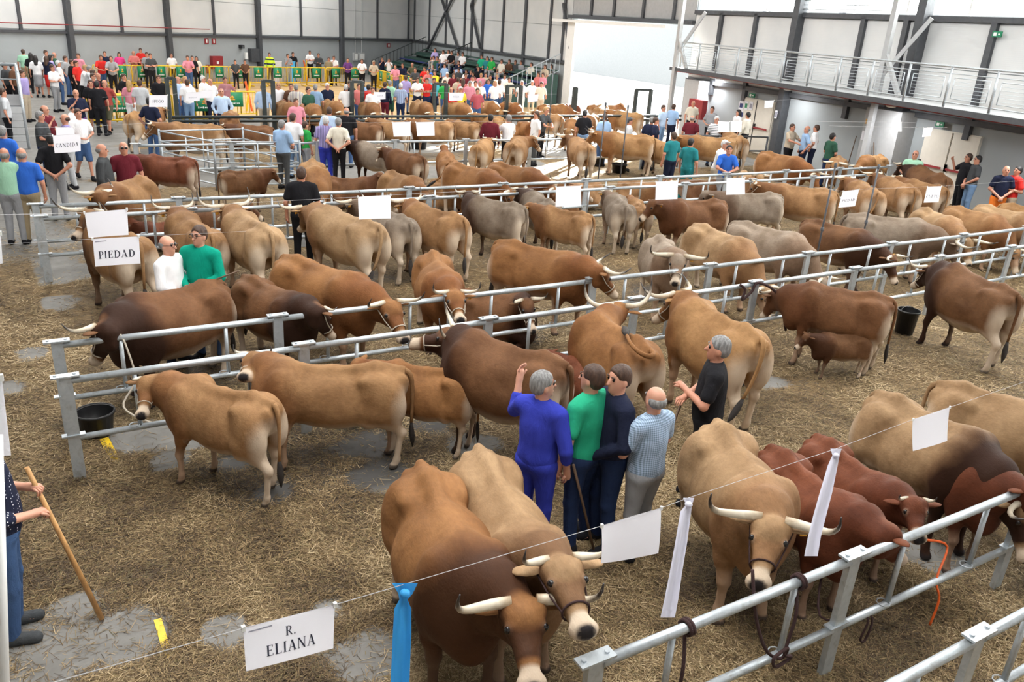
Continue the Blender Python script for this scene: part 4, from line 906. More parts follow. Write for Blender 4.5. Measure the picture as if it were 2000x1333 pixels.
def inring(X, Y):
    q = [(p.x, p.y) for p in RS]; ins = np.zeros(X.shape, bool); j = len(q)-1
    for i in range(len(q)):
        (xi, yi), (xj, yj) = q[i], q[j]; c = ((yi > Y) != (yj > Y)) & (X < (xj-xi)*(Y-yi)/(yj-yi+1e-9)+xi); ins ^= c; j = i
    return ins
def ground(name, x0, x1, y0, y1, st, z=0.):
    X, Y, F = grid(x0, x1, y0, y1, st); sm_ = straw_mask(X, Y); A = np.stack([sm_, wet_mask(X, Y), inring(X, Y).astype(float)], 1)
    Z = gz(X, Y)+z; o = ob(name, np_mesh(name, np.stack([X, Y, Z], 1), F, M['floor'], attr=A)); o['kind'] = 'structure'; return o
ground('floor', -12, 32, -6, 66, .15)
# loose straw: single bent blades, thick near the camera, thinner with distance
def blades(n, nearw=1.):
    out = 0; P = []
    while out < n:
        k = n*2; u = rng.random(k); px = rng.random(k)*2300-150; py = 300+rng.random(k)**.85*1150
        x = (px-1000)/FPX; y = -(py-666.5)/FPX; c, s = math.cos(ROLL), math.sin(ROLL); xr, yr = c*x-s*y, s*x+c*y
        d0 = xr; d1 = math.cos(PITCH)+yr*math.sin(PITCH); d2 = -math.sin(PITCH)+yr*math.cos(PITCH); c, s = math.cos(YAW), math.sin(YAW)
        X = c*d0+s*d1; Y = -s*d0+c*d1; t = -CH/d2; X, Y = X*t, Y*t
        ok = (d2 < -.05) & (X > -6) & (X < 25) & (Y < 27) & (Y > 1.0); X, Y = X[ok], Y[ok]
        ok = rng.random(len(X)) < straw_mask(X, Y)*(.4+.6*vnoise(X, Y, .3, 21))+.035; P.append(np.stack([X[ok], Y[ok]], 1)); out += ok.sum()
    return np.concatenate(P)[:n]
NB = 560000
P = blades(NB); X, Y = P[:, 0], P[:, 1]; dist = np.sqrt(X*X+Y*Y+CH*CH)
L = (.03+.08*rng.random(NB)**1.9)*(1+dist*.02); wd = (.0008+.0009*rng.random(NB))*(.4+dist/7.5); th = rng.random(NB)*2*np.pi+vnoise(X, Y, .4, 30)*2
pit = (rng.random(NB)-.35)*.5; dx, dy, dzz = np.cos(th)*np.cos(pit), np.sin(th)*np.cos(pit), np.sin(pit)
Z = gz(X, Y)+.006+rng.random(NB)*.03*straw_mask(X, Y)
nxv, nyv = -np.sin(th), np.cos(th)
c0 = np.stack([X-dx*L/2, Y-dy*L/2, np.maximum(Z-dzz*L/2, .001)], 1); c1 = np.stack([X+dx*L/2, Y+dy*L/2, np.maximum(Z+dzz*L/2, .001)], 1)
side = np.stack([nxv*wd, nyv*wd, wd*(rng.random(NB)-.5)], 1)
V = np.stack([c0-side, c0+side, c1+side, c1-side], 1).reshape(-1, 3); F = np.arange(NB*4).reshape(-1, 4)
tone = rng.random(NB); tone = np.clip(tone**1.15*.85+.55*(vnoise(X, Y, .35, 33)-.5)+.5*(vnoise(X, Y, 1.2, 34)-.5)+.05, 0, 1); A = np.repeat(np.stack([tone, rng.random(NB), tone], 1), 4, 0)
def mk_straw():
    m, t, b = nt('straw'); a = N(t, 'ShaderNodeAttribute', attribute_name='coat'); sp = N(t, 'ShaderNodeSeparateColor'); t.links.new(a.outputs['Color'], sp.inputs[0])
    c = ramp(t, sp.outputs[0], [(0., (.055, .034, .018)), (.35, (.165, .106, .048)), (.7, (.33, .23, .11)), (1., (.62, .49, .3))])
    c = mixc(t, mth(t, 'MULTIPLY', mth(t, 'GREATER_THAN', sp.outputs[1], .85), .5), c, (.2, .17, .07)); t.links.new(c, b.inputs['Base Color']); b.inputs['Roughness'].default_value = .75; return m
M['straw'] = mk_straw()
o = ob('straw_bedding', np_mesh('straw', V, F, M['straw'], smooth=False, attr=A)); tag(o, 'loose trodden straw bedding strewn over the pen floor', 'straw', kind='stuff')
# yellow floor line and small litter
for k, (a, b, w) in enumerate([((203, 858), (226, 903), .09), ((308, 1212), (330, 1288), .055)]):
    p, q = at(*a), at(*b); mb = MB(); d = (q-p).normalized(); s_ = Vector((-d.y, d.x, 0))*w/2; mb.add([p-s_+Vector((0, 0, .012)), p+s_+Vector((0, 0, .012)), q+s_+Vector((0, 0, .012)), q-s_+Vector((0, 0, .012))], [(0, 1, 2, 3)])
    struct('trim_%d' % (8+k), mb, 'yellow_paint')
# ------------------------------------------------------------------ pen fences
def fence_post(parent, x, y, h=1.08, end=False):
    mb = MB(); mb.box((x, y, h/2), (.11, .045, h)); mb.ob('post', 'galv', parent)
    mb = MB(); mb.box((x, y, h+.01), (.24, .09, .016)); 
    for dx in (-.08, .08): mb.lathe((x+dx, y, h+.018), [(0, .012), (.016, .012), (.016, 0)], 6)
    mb.ob('clamp_plate', 'galv', parent); mb = MB(); mb.box((x, y, .475), (.2, .07, .012)); mb.ob('clamp_plate', 'galv', parent)
def fence(label, Y, X0, n, span=2.24, first=.03, struts=(.25, .75), skip=(), lowgap=()):
    r = thing('pen_fence', label, 'fence', (0, 0, 0)); xs = [X0+span*i for i in range(n+1)]
    for i, x in enumerate(xs): fence_post(r, x, Y)
    for i in range(n):
        a, b = xs[i]+.05, xs[i+1]-.05
        if i in skip: continue
        mb = MB(); mb.tube([(a, Y, 1.04), (b, Y, 1.04)], .034, 10); mb.ob('top_rail', 'galv', r, True)
        if i in lowgap: continue
        mb = MB(); mb.tube([(a, Y, .44), (b, Y, .44)], .031, 8); mb.ob('lower_rail', 'galv', r, True)
        for s_ in struts:
            x = a+(b-a)*s_; mb = MB(); mb.tube([(x, Y, .44), (x, Y, 1.03)], .022, 7); mb.tube([(x-.05+.05*math.cos(q*math.pi/4), Y+.05*math.sin(q*math.pi/4), .475) for q in range(9)], .006, 4); mb.ob('strut', 'galv', r, True)
    return r
fence('near galvanised fence crossing the bottom right corner, brown cattle behind it', 2.76, 2.40, 4)
fence('galvanised fence nearest the camera at the bottom right edge', 1.87, 2.43, 3)
fence('front one of the double galvanised fence across the middle of the hall', 7.9, .05, 11)
fence('rear one of the double galvanised fence across the middle of the hall', 8.84, .03, 10)
fence('front one of the double fence behind the blank papers', 14.5, .08, 9)
fence('rear one of the double fence behind the blank papers', 15.4, .05, 10)
fence('single galvanised fence in front of the people with striped shirts', 21.65, 2.35, 7)
def panel_gate(label, p, q, h=1.2, nr=5):
    r = thing('gate_panel', label, 'gate', flat(p)); d = flat(q)-flat(p)
    for t in (0, 1): mb = MB(); mb.tube([d*t, d*t+Vector((0, 0, h+.06))], .03, 8); mb.ob('post', 'galv', r, True)
    for k in range(nr): z = .15+(h-.15)*k/(nr-1); mb = MB(); mb.tube([Vector((0, 0, z)), d+Vector((0, 0, z))], .02, 6); mb.ob('rail', 'galv', r, True)
    mb = MB(); mb.tube([d*.5+Vector((0, 0, .15)), d*.5+Vector((0, 0, h))], .018, 6); mb.ob('upright', 'galv', r, True)
QA, QB, QD, QE = [at(x, y, 1.2) for x, y in ((310, 256), (417, 277), (585, 278), (474, 252))]
panel_gate('barred gate panel forming the left side of the small calf pen', QA, QB); panel_gate('barred gate panel forming the front of the small calf pen', QB, QD)
panel_gate('barred gate panel forming the right side of the small calf pen', QE, QD); panel_gate('barred gate panel forming the back of the small calf pen', QA, QE)
# short silver fence by the far door of the right wall
r = thing('pen_fence', 'short low rail fence in front of the far white door', 'fence', (0, 0, 0)); a, b = at(1330, 264, 1.1), at(1500, 268, 1.1)
for t in (0, .5, 1): p = a+(b-a)*t; mb = MB(); mb.tube([flat(p), flat(p, 1.12)], .035, 8); mb.ob('post', 'dark_steel', r, True)
for z in (1.1, .6): mb = MB(); mb.tube([flat(a, z), flat(b, z)], .03, 8); mb.ob('rail', 'dark_steel', r, True)
# black stall frames round the ring side
r = thing('stall_rail', 'long black stall rail with tall gate frames behind the middle pens', 'rail', (0, 0, 0))
for y0 in (226, 234): mb = MB(); mb.tube([at(335, y0+3, 1.1 if y0 == 226 else .85), at(1330, y0, 1.1 if y0 == 226 else .85)], .05, 6); mb.ob('rail', 'gate_black', r, True)
for a, b in (((329, 176), (343, 180)), ((513, 176), (531, 181)), ((682, 173), (702, 177)), ((840, 176), (863, 179)), ((980, 177), (1006, 181)), ((1109, 180), (1112, 182)), ((1228, 181), (1256, 187))):
    pr = []
    for (x, y) in (a, b): base = at(x+6, 264 if a[0] < 600 else 258); pr.append(flat(base)); mb = MB(); mb.box(flat(base, .95), (.13, .13, 1.9)); mb.ob('post', 'gate_black', r)
    mb = MB(); mb.beam(flat(pr[0], 1.88), flat(pr[1], 1.88), .1, .1); mb.ob('top_bar', 'gate_black', r)
# yellow crowd barriers
def barrier_parts():
    out = []
    f = MB(); pts = [(-.98, 0, .1), (-.98, 0, 1.0), (-.93, 0, 1.08), (.93, 0, 1.08), (.98, 0, 1.0), (.98, 0, .1)]; f.tube(pts, .035, 6); f.tube([(-.98, 0, .22), (.98, 0, .22)], .03, 6)
    for x in (-.35, .35): f.tube([(x, 0, .22), (x, 0, 1.08)], .03, 6)
    out.append(('frame', f.me('barrier_frame', 'yellow_paint')))
    for x in (-.85, -.7, -.55, .55, .7, .85, -.2, 0, .2): b = MB(); b.tube([(x, 0, .22), (x, 0, 1.08)], .014, 5); out.append(('bar', b.me('barrier_bar', 'yellow_paint')))
    for x in (-.7, .7): b = MB(); b.box((x, 0, .06), (.08, .6, .06)); out.append(('foot', b.me('barrier_foot', 'yellow_paint')))
    b = MB(); b.box((0, -.05, .78), (.86, .02, .56)); out.append(('board', b.me('barrier_board', 'green_board')))
    b = MB(); b.box((0, -.065, .86), (.12, .01, .12), ry=math.pi/4); b.box((0, -.065, .78), (.22, .01, .04)); out.append(('emblem', b.me('barrier_emblem', 'yellow_tag')))
    b = MB()
    for k in range(9): b.box((-.24+k*.06+(.012 if k > 3 else 0), -.065, .63), (.04, .01, .055 if k % 3 else .075))
    out.append(('lettering', b.me('barrier_lettering', 'white_paint'))); return out
BP = barrier_parts()
def barrier(p, ang, label, group):
    r = thing('crowd_barrier', label, 'barrier', flat(p), ang, group)
    for n, me in BP: ob(n, me, r)
ks = [at(x, 127+(x-180)*.012, 1.08) for x in range(180, 730, 38)]
for i, (a, b) in enumerate(zip(ks, ks[1:])):
    d = b-a; s_ = d.length/2.0
    r = thing('crowd_barrier', None, None, flat((a+b)/2), math.atan2(d.y, d.x), None, 1.); r.scale = (s_, 1, 1)
    tag(r, 'yellow barrier with green board, far side of ring, %s from left' % ['first', 'second', 'third', 'fourth', 'fifth', 'sixth', 'seventh', 'eighth', 'ninth', 'tenth', 'eleventh', 'twelfth', 'thirteenth', 'fourteenth', 'fifteenth'][i], 'barrier', 'yellow barriers along the far side of the ring')
    for n, me in BP: ob(n, me, r)
ss = [at(x, y, 1.08) for x, y in ((727, 134), (739, 137), (752, 140), (768, 144), (787, 148), (808, 151), (830, 154))]
for i, (a, b) in enumerate(zip(ss, ss[1:])):
    d = b-a; r = thing('crowd_barrier', None, None, flat((a+b)/2), math.atan2(d.y, d.x)); r.scale = (d.length/2.0, 1, 1)
    tag(r, 'yellow barrier with green board below the bleachers, %s from far end' % ['first', 'second', 'third', 'fourth', 'fifth', 'sixth'][i], 'barrier', 'yellow barriers below the bleachers')
    for n, me in BP: ob(n, me, r)
for i, (x, y, l) in enumerate([(228, 186, 'behind the man in the brick red shirt'), (280, 184, 'behind the person with the pink blouse'), (452, 179, 'right of the man shading his eyes'), (398, 186, 'behind the hanging far left name sheets')]): barrier(at(x, y, 1.08), [.1, .1, .1, .1][i], 'yellow barrier on near ring side, '+l, 'yellow barriers on the near side of the ring')
for i, (x, y0, y1) in enumerate(((597, 158, 130), (487, 217, 180))):
    p = at(x, y0); r = thing('striped_poles', ['orange and yellow striped poles against the far barriers', 'orange striped poles crossed on the sand near the man in light blue'][i], 'pole', flat(p))
    for k in (-1, 1): mb = MB(); mb.tube([(k*.12, 0, 0), (-k*.1, 0, 1.25)], .05, 6); mb.ob('pole', 'orange_paint' if k > 0 else 'yellow_paint', r)
for x, c, l in ((567, (.1, .45, .8), 'bright blue banner hanging on the far barriers'), (541, (.8, .8, .85), 'white banner standing beside the high visibility jacket')):
    p = at(x, 160); mb = MB(); mb.box((0, -.3, .62), (.5, .05, 1.2)); mb.box((0, -.3, 1.22), (.54, .07, .04)); o = mb.ob('banner', 'fabric', None, color=c); o.location = flat(p); tag(o, l, 'banner')
# bleachers in the far corner
bl = thing('bleachers', 'dark green stepped bleachers against the far part of the right wall', 'bleachers', (0, 0, 0))
q0, q1 = on_line(flat(A1), dA, 838, 1.6), on_line(flat(A1), dA, 1100, 1.6); q0 = q0-dA*.6
for k in range(5):
    z = .35+.36*k; off = OUTA*(4.6-.95*k); mb = MB(); mb.beam(flat(q0, z/2)+off, flat(q1, z/2)+off, .95, z); mb.ob('step', 'bleacher_green', bl)
    mb = MB(); mb.beam(flat(q0, z+.2)+off-OUTA*.25, flat(q1, z+.2)+off-OUTA*.25, .35, .06); mb.ob('bench', 'blue_seat' if k == 2 else 'bleacher_green', bl)
for i, (x0, zz) in enumerate(((q0+OUTA*4.8, 0), (q0+(q1-q0)*.42+OUTA*4.8, 0), (q1+OUTA*4.6, 0))):
    r = thing('stair_railing', ['black stair railing at the far left end of the bleachers', 'black stair railing in the middle of the bleachers', 'pale stair railing at the doorway end of the bleachers'][i], 'railing', flat(x0))
    e = -OUTA*4.3; mt = 'gate_black' if i < 2 else 'galv'; mb = MB(); mb.tube([Vector((0, 0, 1.0)), e+Vector((0, 0, 2.9))], .03, 6); mb.ob('handrail', mt, r)
    mb = MB(); mb.tube([Vector((0, 0, .3)), e+Vector((0, 0, 2.0))], .025, 6); mb.ob('lower_rail', mt, r)
    for k in range(16): mb = MB(); c_ = e*(k/15); mb.tube([c_+Vector((0, 0, .2+1.7*k/15)), c_+Vector((0, 0, 1.0+1.9*k/15))], .018, 5); mb.ob('baluster', mt, r)
# left: loading ramp with railing, far left stair rail
p = at(30, 292); r = thing('loading_ramp', 'low ramp side of pale horizontal boards with a railing at the left edge', 'ramp', flat(p))
d = (flat(at(62, 292))-flat(at(-20, 292))); d = Vector((1, .12, 0))*2.2
for k in range(6): mb = MB(); mb.box(Vector((-.9, .0, .12+.2*k)), (2.6, .06, .185)); mb.ob('board', 'pillar_grey', r)
mb = MB(); mb.box((-.9, 1.5, 1.22), (2.6, 3., .05)); mb.ob('deck', 'dark_steel', r)
mb = MB(); mb.box((-.9, 2.95, .6), (2.6, .06, 1.2)); mb.ob('back_board', 'pillar_grey', r)
for y_ in (0, 1.5, 3): mb = MB(); mb.tube([(.35, y_, 0.0), (.35, y_, 2.15)], .045, 8); mb.ob('post', 'galv', r, True)
mb = MB(); mb.tube([(-2.2, 3, 2.15), (.35, 3, 2.15), (.35, 0, 2.15)], .045, 8); mb.ob('handrail', 'galv', r, True)
mb = MB(); mb.tube([(-2.2, 3, 1.7), (.35, 3, 1.7), (.35, 0, 1.7)], .025, 6); mb.ob('rail', 'galv', r, True)
for k in range(10): mb = MB(); mb.tube([(-.9-.1*k, .1+.05*k, 1.3), (-.9-.1*k, .1+.05*k, 1.95-.02*k)], .02, 5); mb.ob('baluster', 'galv', r)
p = at(6, 160); r = thing('stair_railing', 'dark stair railing at the far left edge by the wall', 'railing', flat(p))
for k in range(6): mb = MB(); mb.tube([(-.3*k, 0, .3+.12*k), (-.3*k, 0, 1.3+.12*k)], .025, 5); mb.ob('baluster', 'gate_black', r)
mb = MB(); mb.tube([(0, 0, 1.3), (-1.6, 0, 1.95)], .04, 6); mb.ob('handrail', 'gate_black', r)
# black buckets
def bucket(px, py, label, r0=.2, h=.34):
    p = at(px, py); mb = MB(); mb.lathe((0, 0, 0), [(0, .01), (r0*.82, .01), (r0, h), (r0+.015, h), (r0+.015, h-.03), (r0*.98, h-.03)], 24); mb.lathe((0, 0, 0), [(r0*.97, h), (r0*.8, .03), (0, .03)], 24)
    r = thing('bucket', label, 'bucket', flat(p)); mb.ob('tub', 'black_plastic', r, True)
    mb = MB(); mb.tube([(r0*math.cos(a), .02+r0*.25*math.sin(a), h+.06*math.sin(a)-.02) for a in [math.pi*k/10 for k in range(11)]], .006, 5); mb.ob('handle', 'black_plastic', r)
bucket(191, 848, 'black plastic bucket on the concrete beside the left fence post', .185, .28); bucket(1764, 652, 'tall black bucket behind the brown cow facing the double fence', .17, .42)
bucket(1208, 338, 'black bucket left of the sunlit rear-facing cow', .25, .3); bucket(1168, 325, 'black bucket beside the man in blue jeans', .2, .35)
bucket(668, 486-200, 'black tub on the ground near the striped shirts', .25, .25); bucket(818, 291, 'black tub under the far name sheets', .3, .3)
# ropes tied to rails
def rope(label, pts, r=.012, mat='dark_rope', name='rope'):
    mb = MB(); P = [Vector(p) for p in pts]; Q = []
    for i in range(len(P)-1):
        p0, p1, p2, p3 = P[max(i-1, 0)], P[i], P[i+1], P[min(i+2, len(P)-1)]
        for k in range(5):
            t = k/5; Q.append(.5*((2*p1)+(-p0+p2)*t+(2*p0-5*p1+4*p2-p3)*t*t+(-p0+3*p1-3*p2+p3)*t**3))
    Q.append(P[-1]); mb.tube(Q, r, 6); return tag(mb.ob(name, mat, None, True), label, 'rope')
def loop(c, y=2.76, rr=.05): return [Vector((c+.012*k/3, y+rr*math.cos(k*math.pi/3), 1.04+rr*math.sin(k*math.pi/3))) for k in range(13)]
fx = lambda px: (lambda a: a.x)(at(px, 1238-.417*(px-1300), 1.06))
x = fx(1555); rope('dark red rope looped twice round the near fence rail with a hanging knot', loop(x)+[(x-.02, 2.70, .85), (x-.06, 2.68, .66), (x-.1, 2.66, .55), (x-.02, 2.66, .5), (x-.16, 2.66, .47), (x-.2, 2.66, .56), (x-.08, 2.66, .6), (x-.1, 2.68, .5), (x-.25, 2.7, .62), (x-.36, 2.75, .9), (x-.36, 2.85, 1.2)])
x = fx(1338); rope('dark red rope hanging from the near fence rail left of the knotted rope', loop(x)+[(x-.02, 2.7, .8), (x-.03, 2.7, .5), (x-.06, 2.71, .2), (x-.04, 2.7, .03)])
p = at(1390, 752, .5); x = 7.6
rope('orange rope from the red cow tied to the lower fence rail', [at(1808, 1055, .75), (at(1850, 1068, .6)), Vector((5.85, 2.76, .46)), Vector((5.86, 2.7, .3)), Vector((5.84, 2.7, .05))], .01, M['orange_paint'])
x = .03+2.24*.62; rope('pale rope tying the dark bull at the left end to the double fence', [Vector((.62, 8.84, 1.08)), Vector((.66, 8.78, .95)), Vector((.7, 8.7, .6)), Vector((.55, 8.6, .35)), Vector((.8, 8.3, .25)), Vector((.95, 7.95, .44)), Vector((.97, 7.87, .2)), Vector((1., 7.85, .02))], .011, 'rope')
rope('pale rope hanging from the lower rail above the wet concrete', [Vector((1.42, 7.9, .46)), Vector((1.45, 7.85, .3)), Vector((1.44, 7.8, .1)), Vector((1.5, 7.7, .03))], .011, 'rope')
rope('pale rope hanging from the left end of the double fence behind the papers', [Vector((1.0, 15.35, 1.08)), Vector((1.03, 15.3, .8)), Vector((1.0, 15.0, .4)), Vector((1.2, 14.5, .2)), Vector((1.25, 14.4, .03))], .014, 'rope')
rope('dark rope knotted on the double fence by the brown calf head', [Vector((8.65, 7.86, 1.08)), Vector((8.75, 7.84, 1.0)), Vector((8.72, 7.84, .85)), Vector((8.9, 7.85, .95)), Vector((9.0, 7.84, 1.08)), Vector((9.3, 7.7, .9)), Vector((9.5, 7.6, .35))], .02)
rope('grey rope hanging from the lower near rail behind the red calf', [Vector((4.95, 2.76, .46)), Vector((4.97, 2.72, .4)), Vector((4.93, 2.72, .25)), Vector((5.0, 2.72, .22)), Vector((5.0, 2.74, .44)), Vector((4.8, 3.0, .3)), Vector((5.3, 3.4, .5))], .009)
rope('white rope hanging on the double fence beside the tied cow', [Vector((6.95, 7.86, .5)), Vector((6.98, 7.8, .3)), Vector((6.9, 7.8, .12)), Vector((7.05, 7.85, .3)), Vector((7.1, 7.86, .46))], .01, 'rope')
# wire poles
def pole(a, b, label):
    p = at(*a); lo, hi = 0., 6.
    for _ in range(30):
        m = (lo+hi)/2; v = Vector((p.x, p.y, m-CH)); y = 666.5-FPX*v.dot(UP)/v.dot(FWD)
        if y > b[1]: lo = m
        else: hi = m
    lo = min(lo, 3.4); mb = MB(); mb.tube([(p.x, p.y, 0), (p.x, p.y, lo)], .018, 6); mb.lathe((p.x, p.y, lo), [(.026, -.04), (.026, .03), (0, .04)], 8); mb.lathe((p.x, p.y, lo*.55), [(.03, -.03), (.03, .03), (.02, .035)], 8); tag(mb.ob('wire_pole', 'dark_steel', None, True), label, 'pole'); return Vector((p.x, p.y, lo))
pole((1576, 592), (1606, 322), 'thin grey pole rising from the double fence right of the two pale grazing cows')
pole((1663, 560), (1712, 325), 'thin grey pole rising from the double fence in front of the dark brown cow')
pole((1163, 400), (1176, 203), 'thin grey pole left of the sunlit cow, nearer the striped tape')
pole((1206, 395), (1230, 208), 'thin grey pole crossing the sunlit tan cow')
pole((1068, 300), (1084, 140), 'thin grey pole beside the rear-facing cow near the bleachers')
# ------------------------------------------------------------------ hanging papers and ribbons
def arc(cx, cy, rx, ry, a0, a1, n=10): return [(cx+rx*math.cos(math.radians(a0+(a1-a0)*k/n)), cy+ry*math.sin(math.radians(a0+(a1-a0)*k/n))) for k in range(n+1)]
st = lambda x: [((x, 0), (x, 1), .17), ((x-.15, .025), (x+.15, .025), .05), ((x-.15, .975), (x+.15, .975), .05)]
th_ = lambda x: [((x, 0), (x, 1), .06), ((x-.12, .025), (x+.12, .025), .05), ((x-.12, .975), (x+.12, .975), .05)]
def pl(pts, w0, w1=None): return [(pts[i], pts[i+1], w0+((w1 or w0)-w0)*math.sin(math.pi*(i+.5)/(len(pts)-1))) for i in range(len(pts)-1)]
GL = {'I': (st(.2), .4), 'L': (st(.2)+[((.2, .03), (.65, .03), .06), ((.65, 0), (.65, .22), .05)], .72), 'E': (st(.2)+[((.2, .03), (.66, .03), .06), ((.2, .97), (.64, .97), .06), ((.2, .5), (.5, .5), .06), ((.66, 0), (.66, .22), .05), ((.64, .8), (.64, 1), .05), ((.5, .4), (.5, .62), .05)], .74),
 'T': (st(.36)+[((.02, .97), (.7, .97), .06), ((.03, .78), (.03, 1), .05), ((.69, .78), (.69, 1), .05)], .74), 'P': (st(.2)+pl(arc(.36, .73, .25, .25, 90, -90), .05, .17)+[((.2, .97), (.38, .97), .05), ((.2, .48), (.38, .48), .05)], .7),
 'R': (st(.2)+pl(arc(.36, .74, .25, .24, 90, -90), .05, .17)+[((.2, .97), (.38, .97), .05), ((.2, .5), (.38, .5), .05), ((.38, .5), (.72, .03), .15), ((.66, .025), (.86, .025), .05)], .84),
 'B': (st(.2)+pl(arc(.36, .76, .22, .22, 90, -90), .05, .16)+pl(arc(.38, .27, .27, .25, 90, -90), .05, .17)+[((.2, .97), (.38, .97), .05), ((.2, .53), (.38, .53), .05), ((.2, .02), (.38, .02), .05)], .74),
 'D': (st(.2)+pl(arc(.32, .5, .42, .48, 90, -90, 14), .05, .18)+[((.2, .97), (.34, .97), .05), ((.2, .03), (.34, .03), .05)], .86), 'A': ([((.12, 0), (.42, 1), .06), ((.42, 1), (.72, 0), .17), ((.22, .33), (.6, .33), .05), ((.0, .025), (.24, .025), .05), ((.58, .025), (.88, .025), .05)], .88),
 'N': (th_(.13)+[((.75, 0), (.75, 1), .06), ((.63, .975), (.87, .975), .05), ((.13, 1), (.75, 0), .17)], .9), 'H': (st(.2)+st(.72)+[((.2, .5), (.72, .5), .06)], .92), 'U': (st(.2)[:1]+[((.05, .975), (.35, .975), .05), ((.2, 1), (.2, .3), .17), ((.7, 1), (.7, .3), .06), ((.58, .975), (.84, .975), .05)]+pl(arc(.45, .3, .25, .28, 180, 360), .1), .86),
 'O': (pl(arc(.44, .5, .34, .48, 90, -90, 14), .06, .17)+pl(arc(.44, .5, .34, .48, 90, 270, 14), .06, .17), .88), 'C': (pl(arc(.46, .5, .36, .48, 55, 305, 16), .05, .17)+[((.7, .72), (.7, .98), .05), ((.69, .08), (.7, .22), .05)], .8),
 'G': (pl(arc(.46, .5, .36, .48, 55, 300, 16), .05, .17)+[((.7, .72), (.7, .98), .05), ((.7, .05), (.7, .42), .15), ((.56, .42), (.84, .42), .05)], .86), '.': ([((.1, .0), (.1, .14), .14)], .3), ' ': ([], .4)}
GL['U'] = (GL['U'][0][1:], .86)
def sheet(corners, depth, label, lines=(), bend=0., text_h=.2, group=None, logo=False, ddepth=0., sag=.0, ink='ink'):
    """corners TL, TR, BR, BL in the photograph; depth metres along the view; ddepth = how much deeper the right edge hangs"""
    c = [atd(x, y, depth+(ddepth if i in (1, 2) else 0)) for i, (x, y) in enumerate(corners)]; ctr = (c[0]+c[1]+c[2]+c[3])/4; c = [p-ctr for p in c]
    nrm = (c[1]-c[0]).cross(c[3]-c[0]).normalized()
    if nrm.dot(FWD) > 0: nrm = -nrm
    W_ = (c[1]-c[0]).length; up_ = (c[0]-c[3]).normalized()
    def S(u, v, off=0.): p = c[0]*(1-u)*(1-v)+c[1]*u*(1-v)+c[2]*u*v+c[3]*(1-u)*v; return p+nrm*(off+sag*W_*math.sin(math.pi*u)*(.3+v)+bend*W_*v*v*.5)+up_*(bend*W_*v*math.sin(math.pi*u)*.25)
    r = thing('hanging_sheet', label, 'paper sign', ctr, 0, group); mb = MB(); n, m = 12, 8
    for off in (0., -.0012): V = [S(i/n, j/m, off) for j in range(m+1) for i in range(n+1)]; mb.add(V, [(j*(n+1)+i, j*(n+1)+i+1, (j+1)*(n+1)+i+1, (j+1)*(n+1)+i) for j in range(m) for i in range(n)])
    mb.ob('sheet', 'paper', r, True)
    asp = W_/(c[0]-c[3]).length; tm = MB()
    for text, vc, hgt in lines:
        wt = sum(GL[ch][1]+.1 for ch in text)-.1; k = hgt/asp; x = .5-wt*k/2
        for ch in text:
            for (a, b, w) in GL[ch][0]:
                a_ = Vector((x+a[0]*k, vc+hgt*(.5-a[1]))); b_ = Vector((x+b[0]*k, vc+hgt*(.5-b[1]))); A_ = Vector((a_.x*asp, a_.y)); B_ = Vector((b_.x*asp, b_.y)); d = (B_-A_).normalized(); pn = Vector((-d.y, d.x))*w*hgt/2
                if ch == 'A' or abs(d.x) < .95 and abs(d.y) < .95: pn = Vector((w*hgt/2, 0)) if abs(d.x) < .9 else pn
                q = [A_-pn, A_+pn, B_+pn, B_-pn]; tm.add([S(t.x/asp, t.y, .0015) for t in q], [(0, 1, 2, 3)])
            x += (GL[ch][1]+.1)*k
    if lines: tm.ob('lettering', ink, r)
    if logo: lm = MB(); lm.add([S(u, v, .0015) for u, v in ((.05, .1), (.3, .085), (.3, .115), (.05, .13))], [(0, 1, 2, 3)]); lm.ob('printed_line', 'grey_ink', r)
    for k in (0, 1): m_ = MB(); m_.box(S(k, 0, .002), (.012, .012, .02)); m_.ob('tape', 'white_paint', r)
    r['_c'] = 0; del r['_c']; TOPS.append((ctr+c[0], ctr+c[1])); return r
TOPS = []
def wire(label, pts, r=.0016):
    mb = MB(); mb.tube(pts, r, 5); return tag(mb.ob('wire', 'wire'), label, 'wire')
dd_ = lambda x: 1/(.385-(.385-.159)*(x-565)/1290)
sheet([(475, 1228), (654, 1182), (650, 1266), (480, 1311)], dd_(565), 'nearest white name sheet reading R. ELIANA, hanging lower left', [('R.', .31, .22), ('ELIANA', .66, .245)], logo=True, sag=.03, ddepth=.15, bend=.04)
sheet([(1175, 1028), (1291, 993), (1292, 1083), (1180, 1103)], dd_(1235), 'blank white sheet hanging from the near wire in front of the men', bend=-.12, sag=-.05, logo=False, ddepth=.2)
sheet([(1783, 820), (1855, 796), (1846, 861), (1779, 881)], dd_(1817), 'blank white sheet at the right end of the near wire', bend=.06, sag=.04, ddepth=.3)
yw = [(376, 1250), (475, 1228), (654, 1182), (790, 1142), (1175, 1032), (1340, 975), (1636, 878), (1855, 796), (2060, 716)]
tp = [TOPS[0][0], TOPS[0][1], atd(790, 1142, dd_(790)), TOPS[1][0], TOPS[1][1], atd(1345, 973, dd_(1340)), atd(1633, 877, dd_(1636)), TOPS[2][0], TOPS[2][1]]
wire('thin near wire the big name sheet and ribbons hang from', [tp[0]+(tp[0]-tp[3])*1.0]+tp+[tp[-1]+(tp[-1]-tp[3])*.5], .0014)
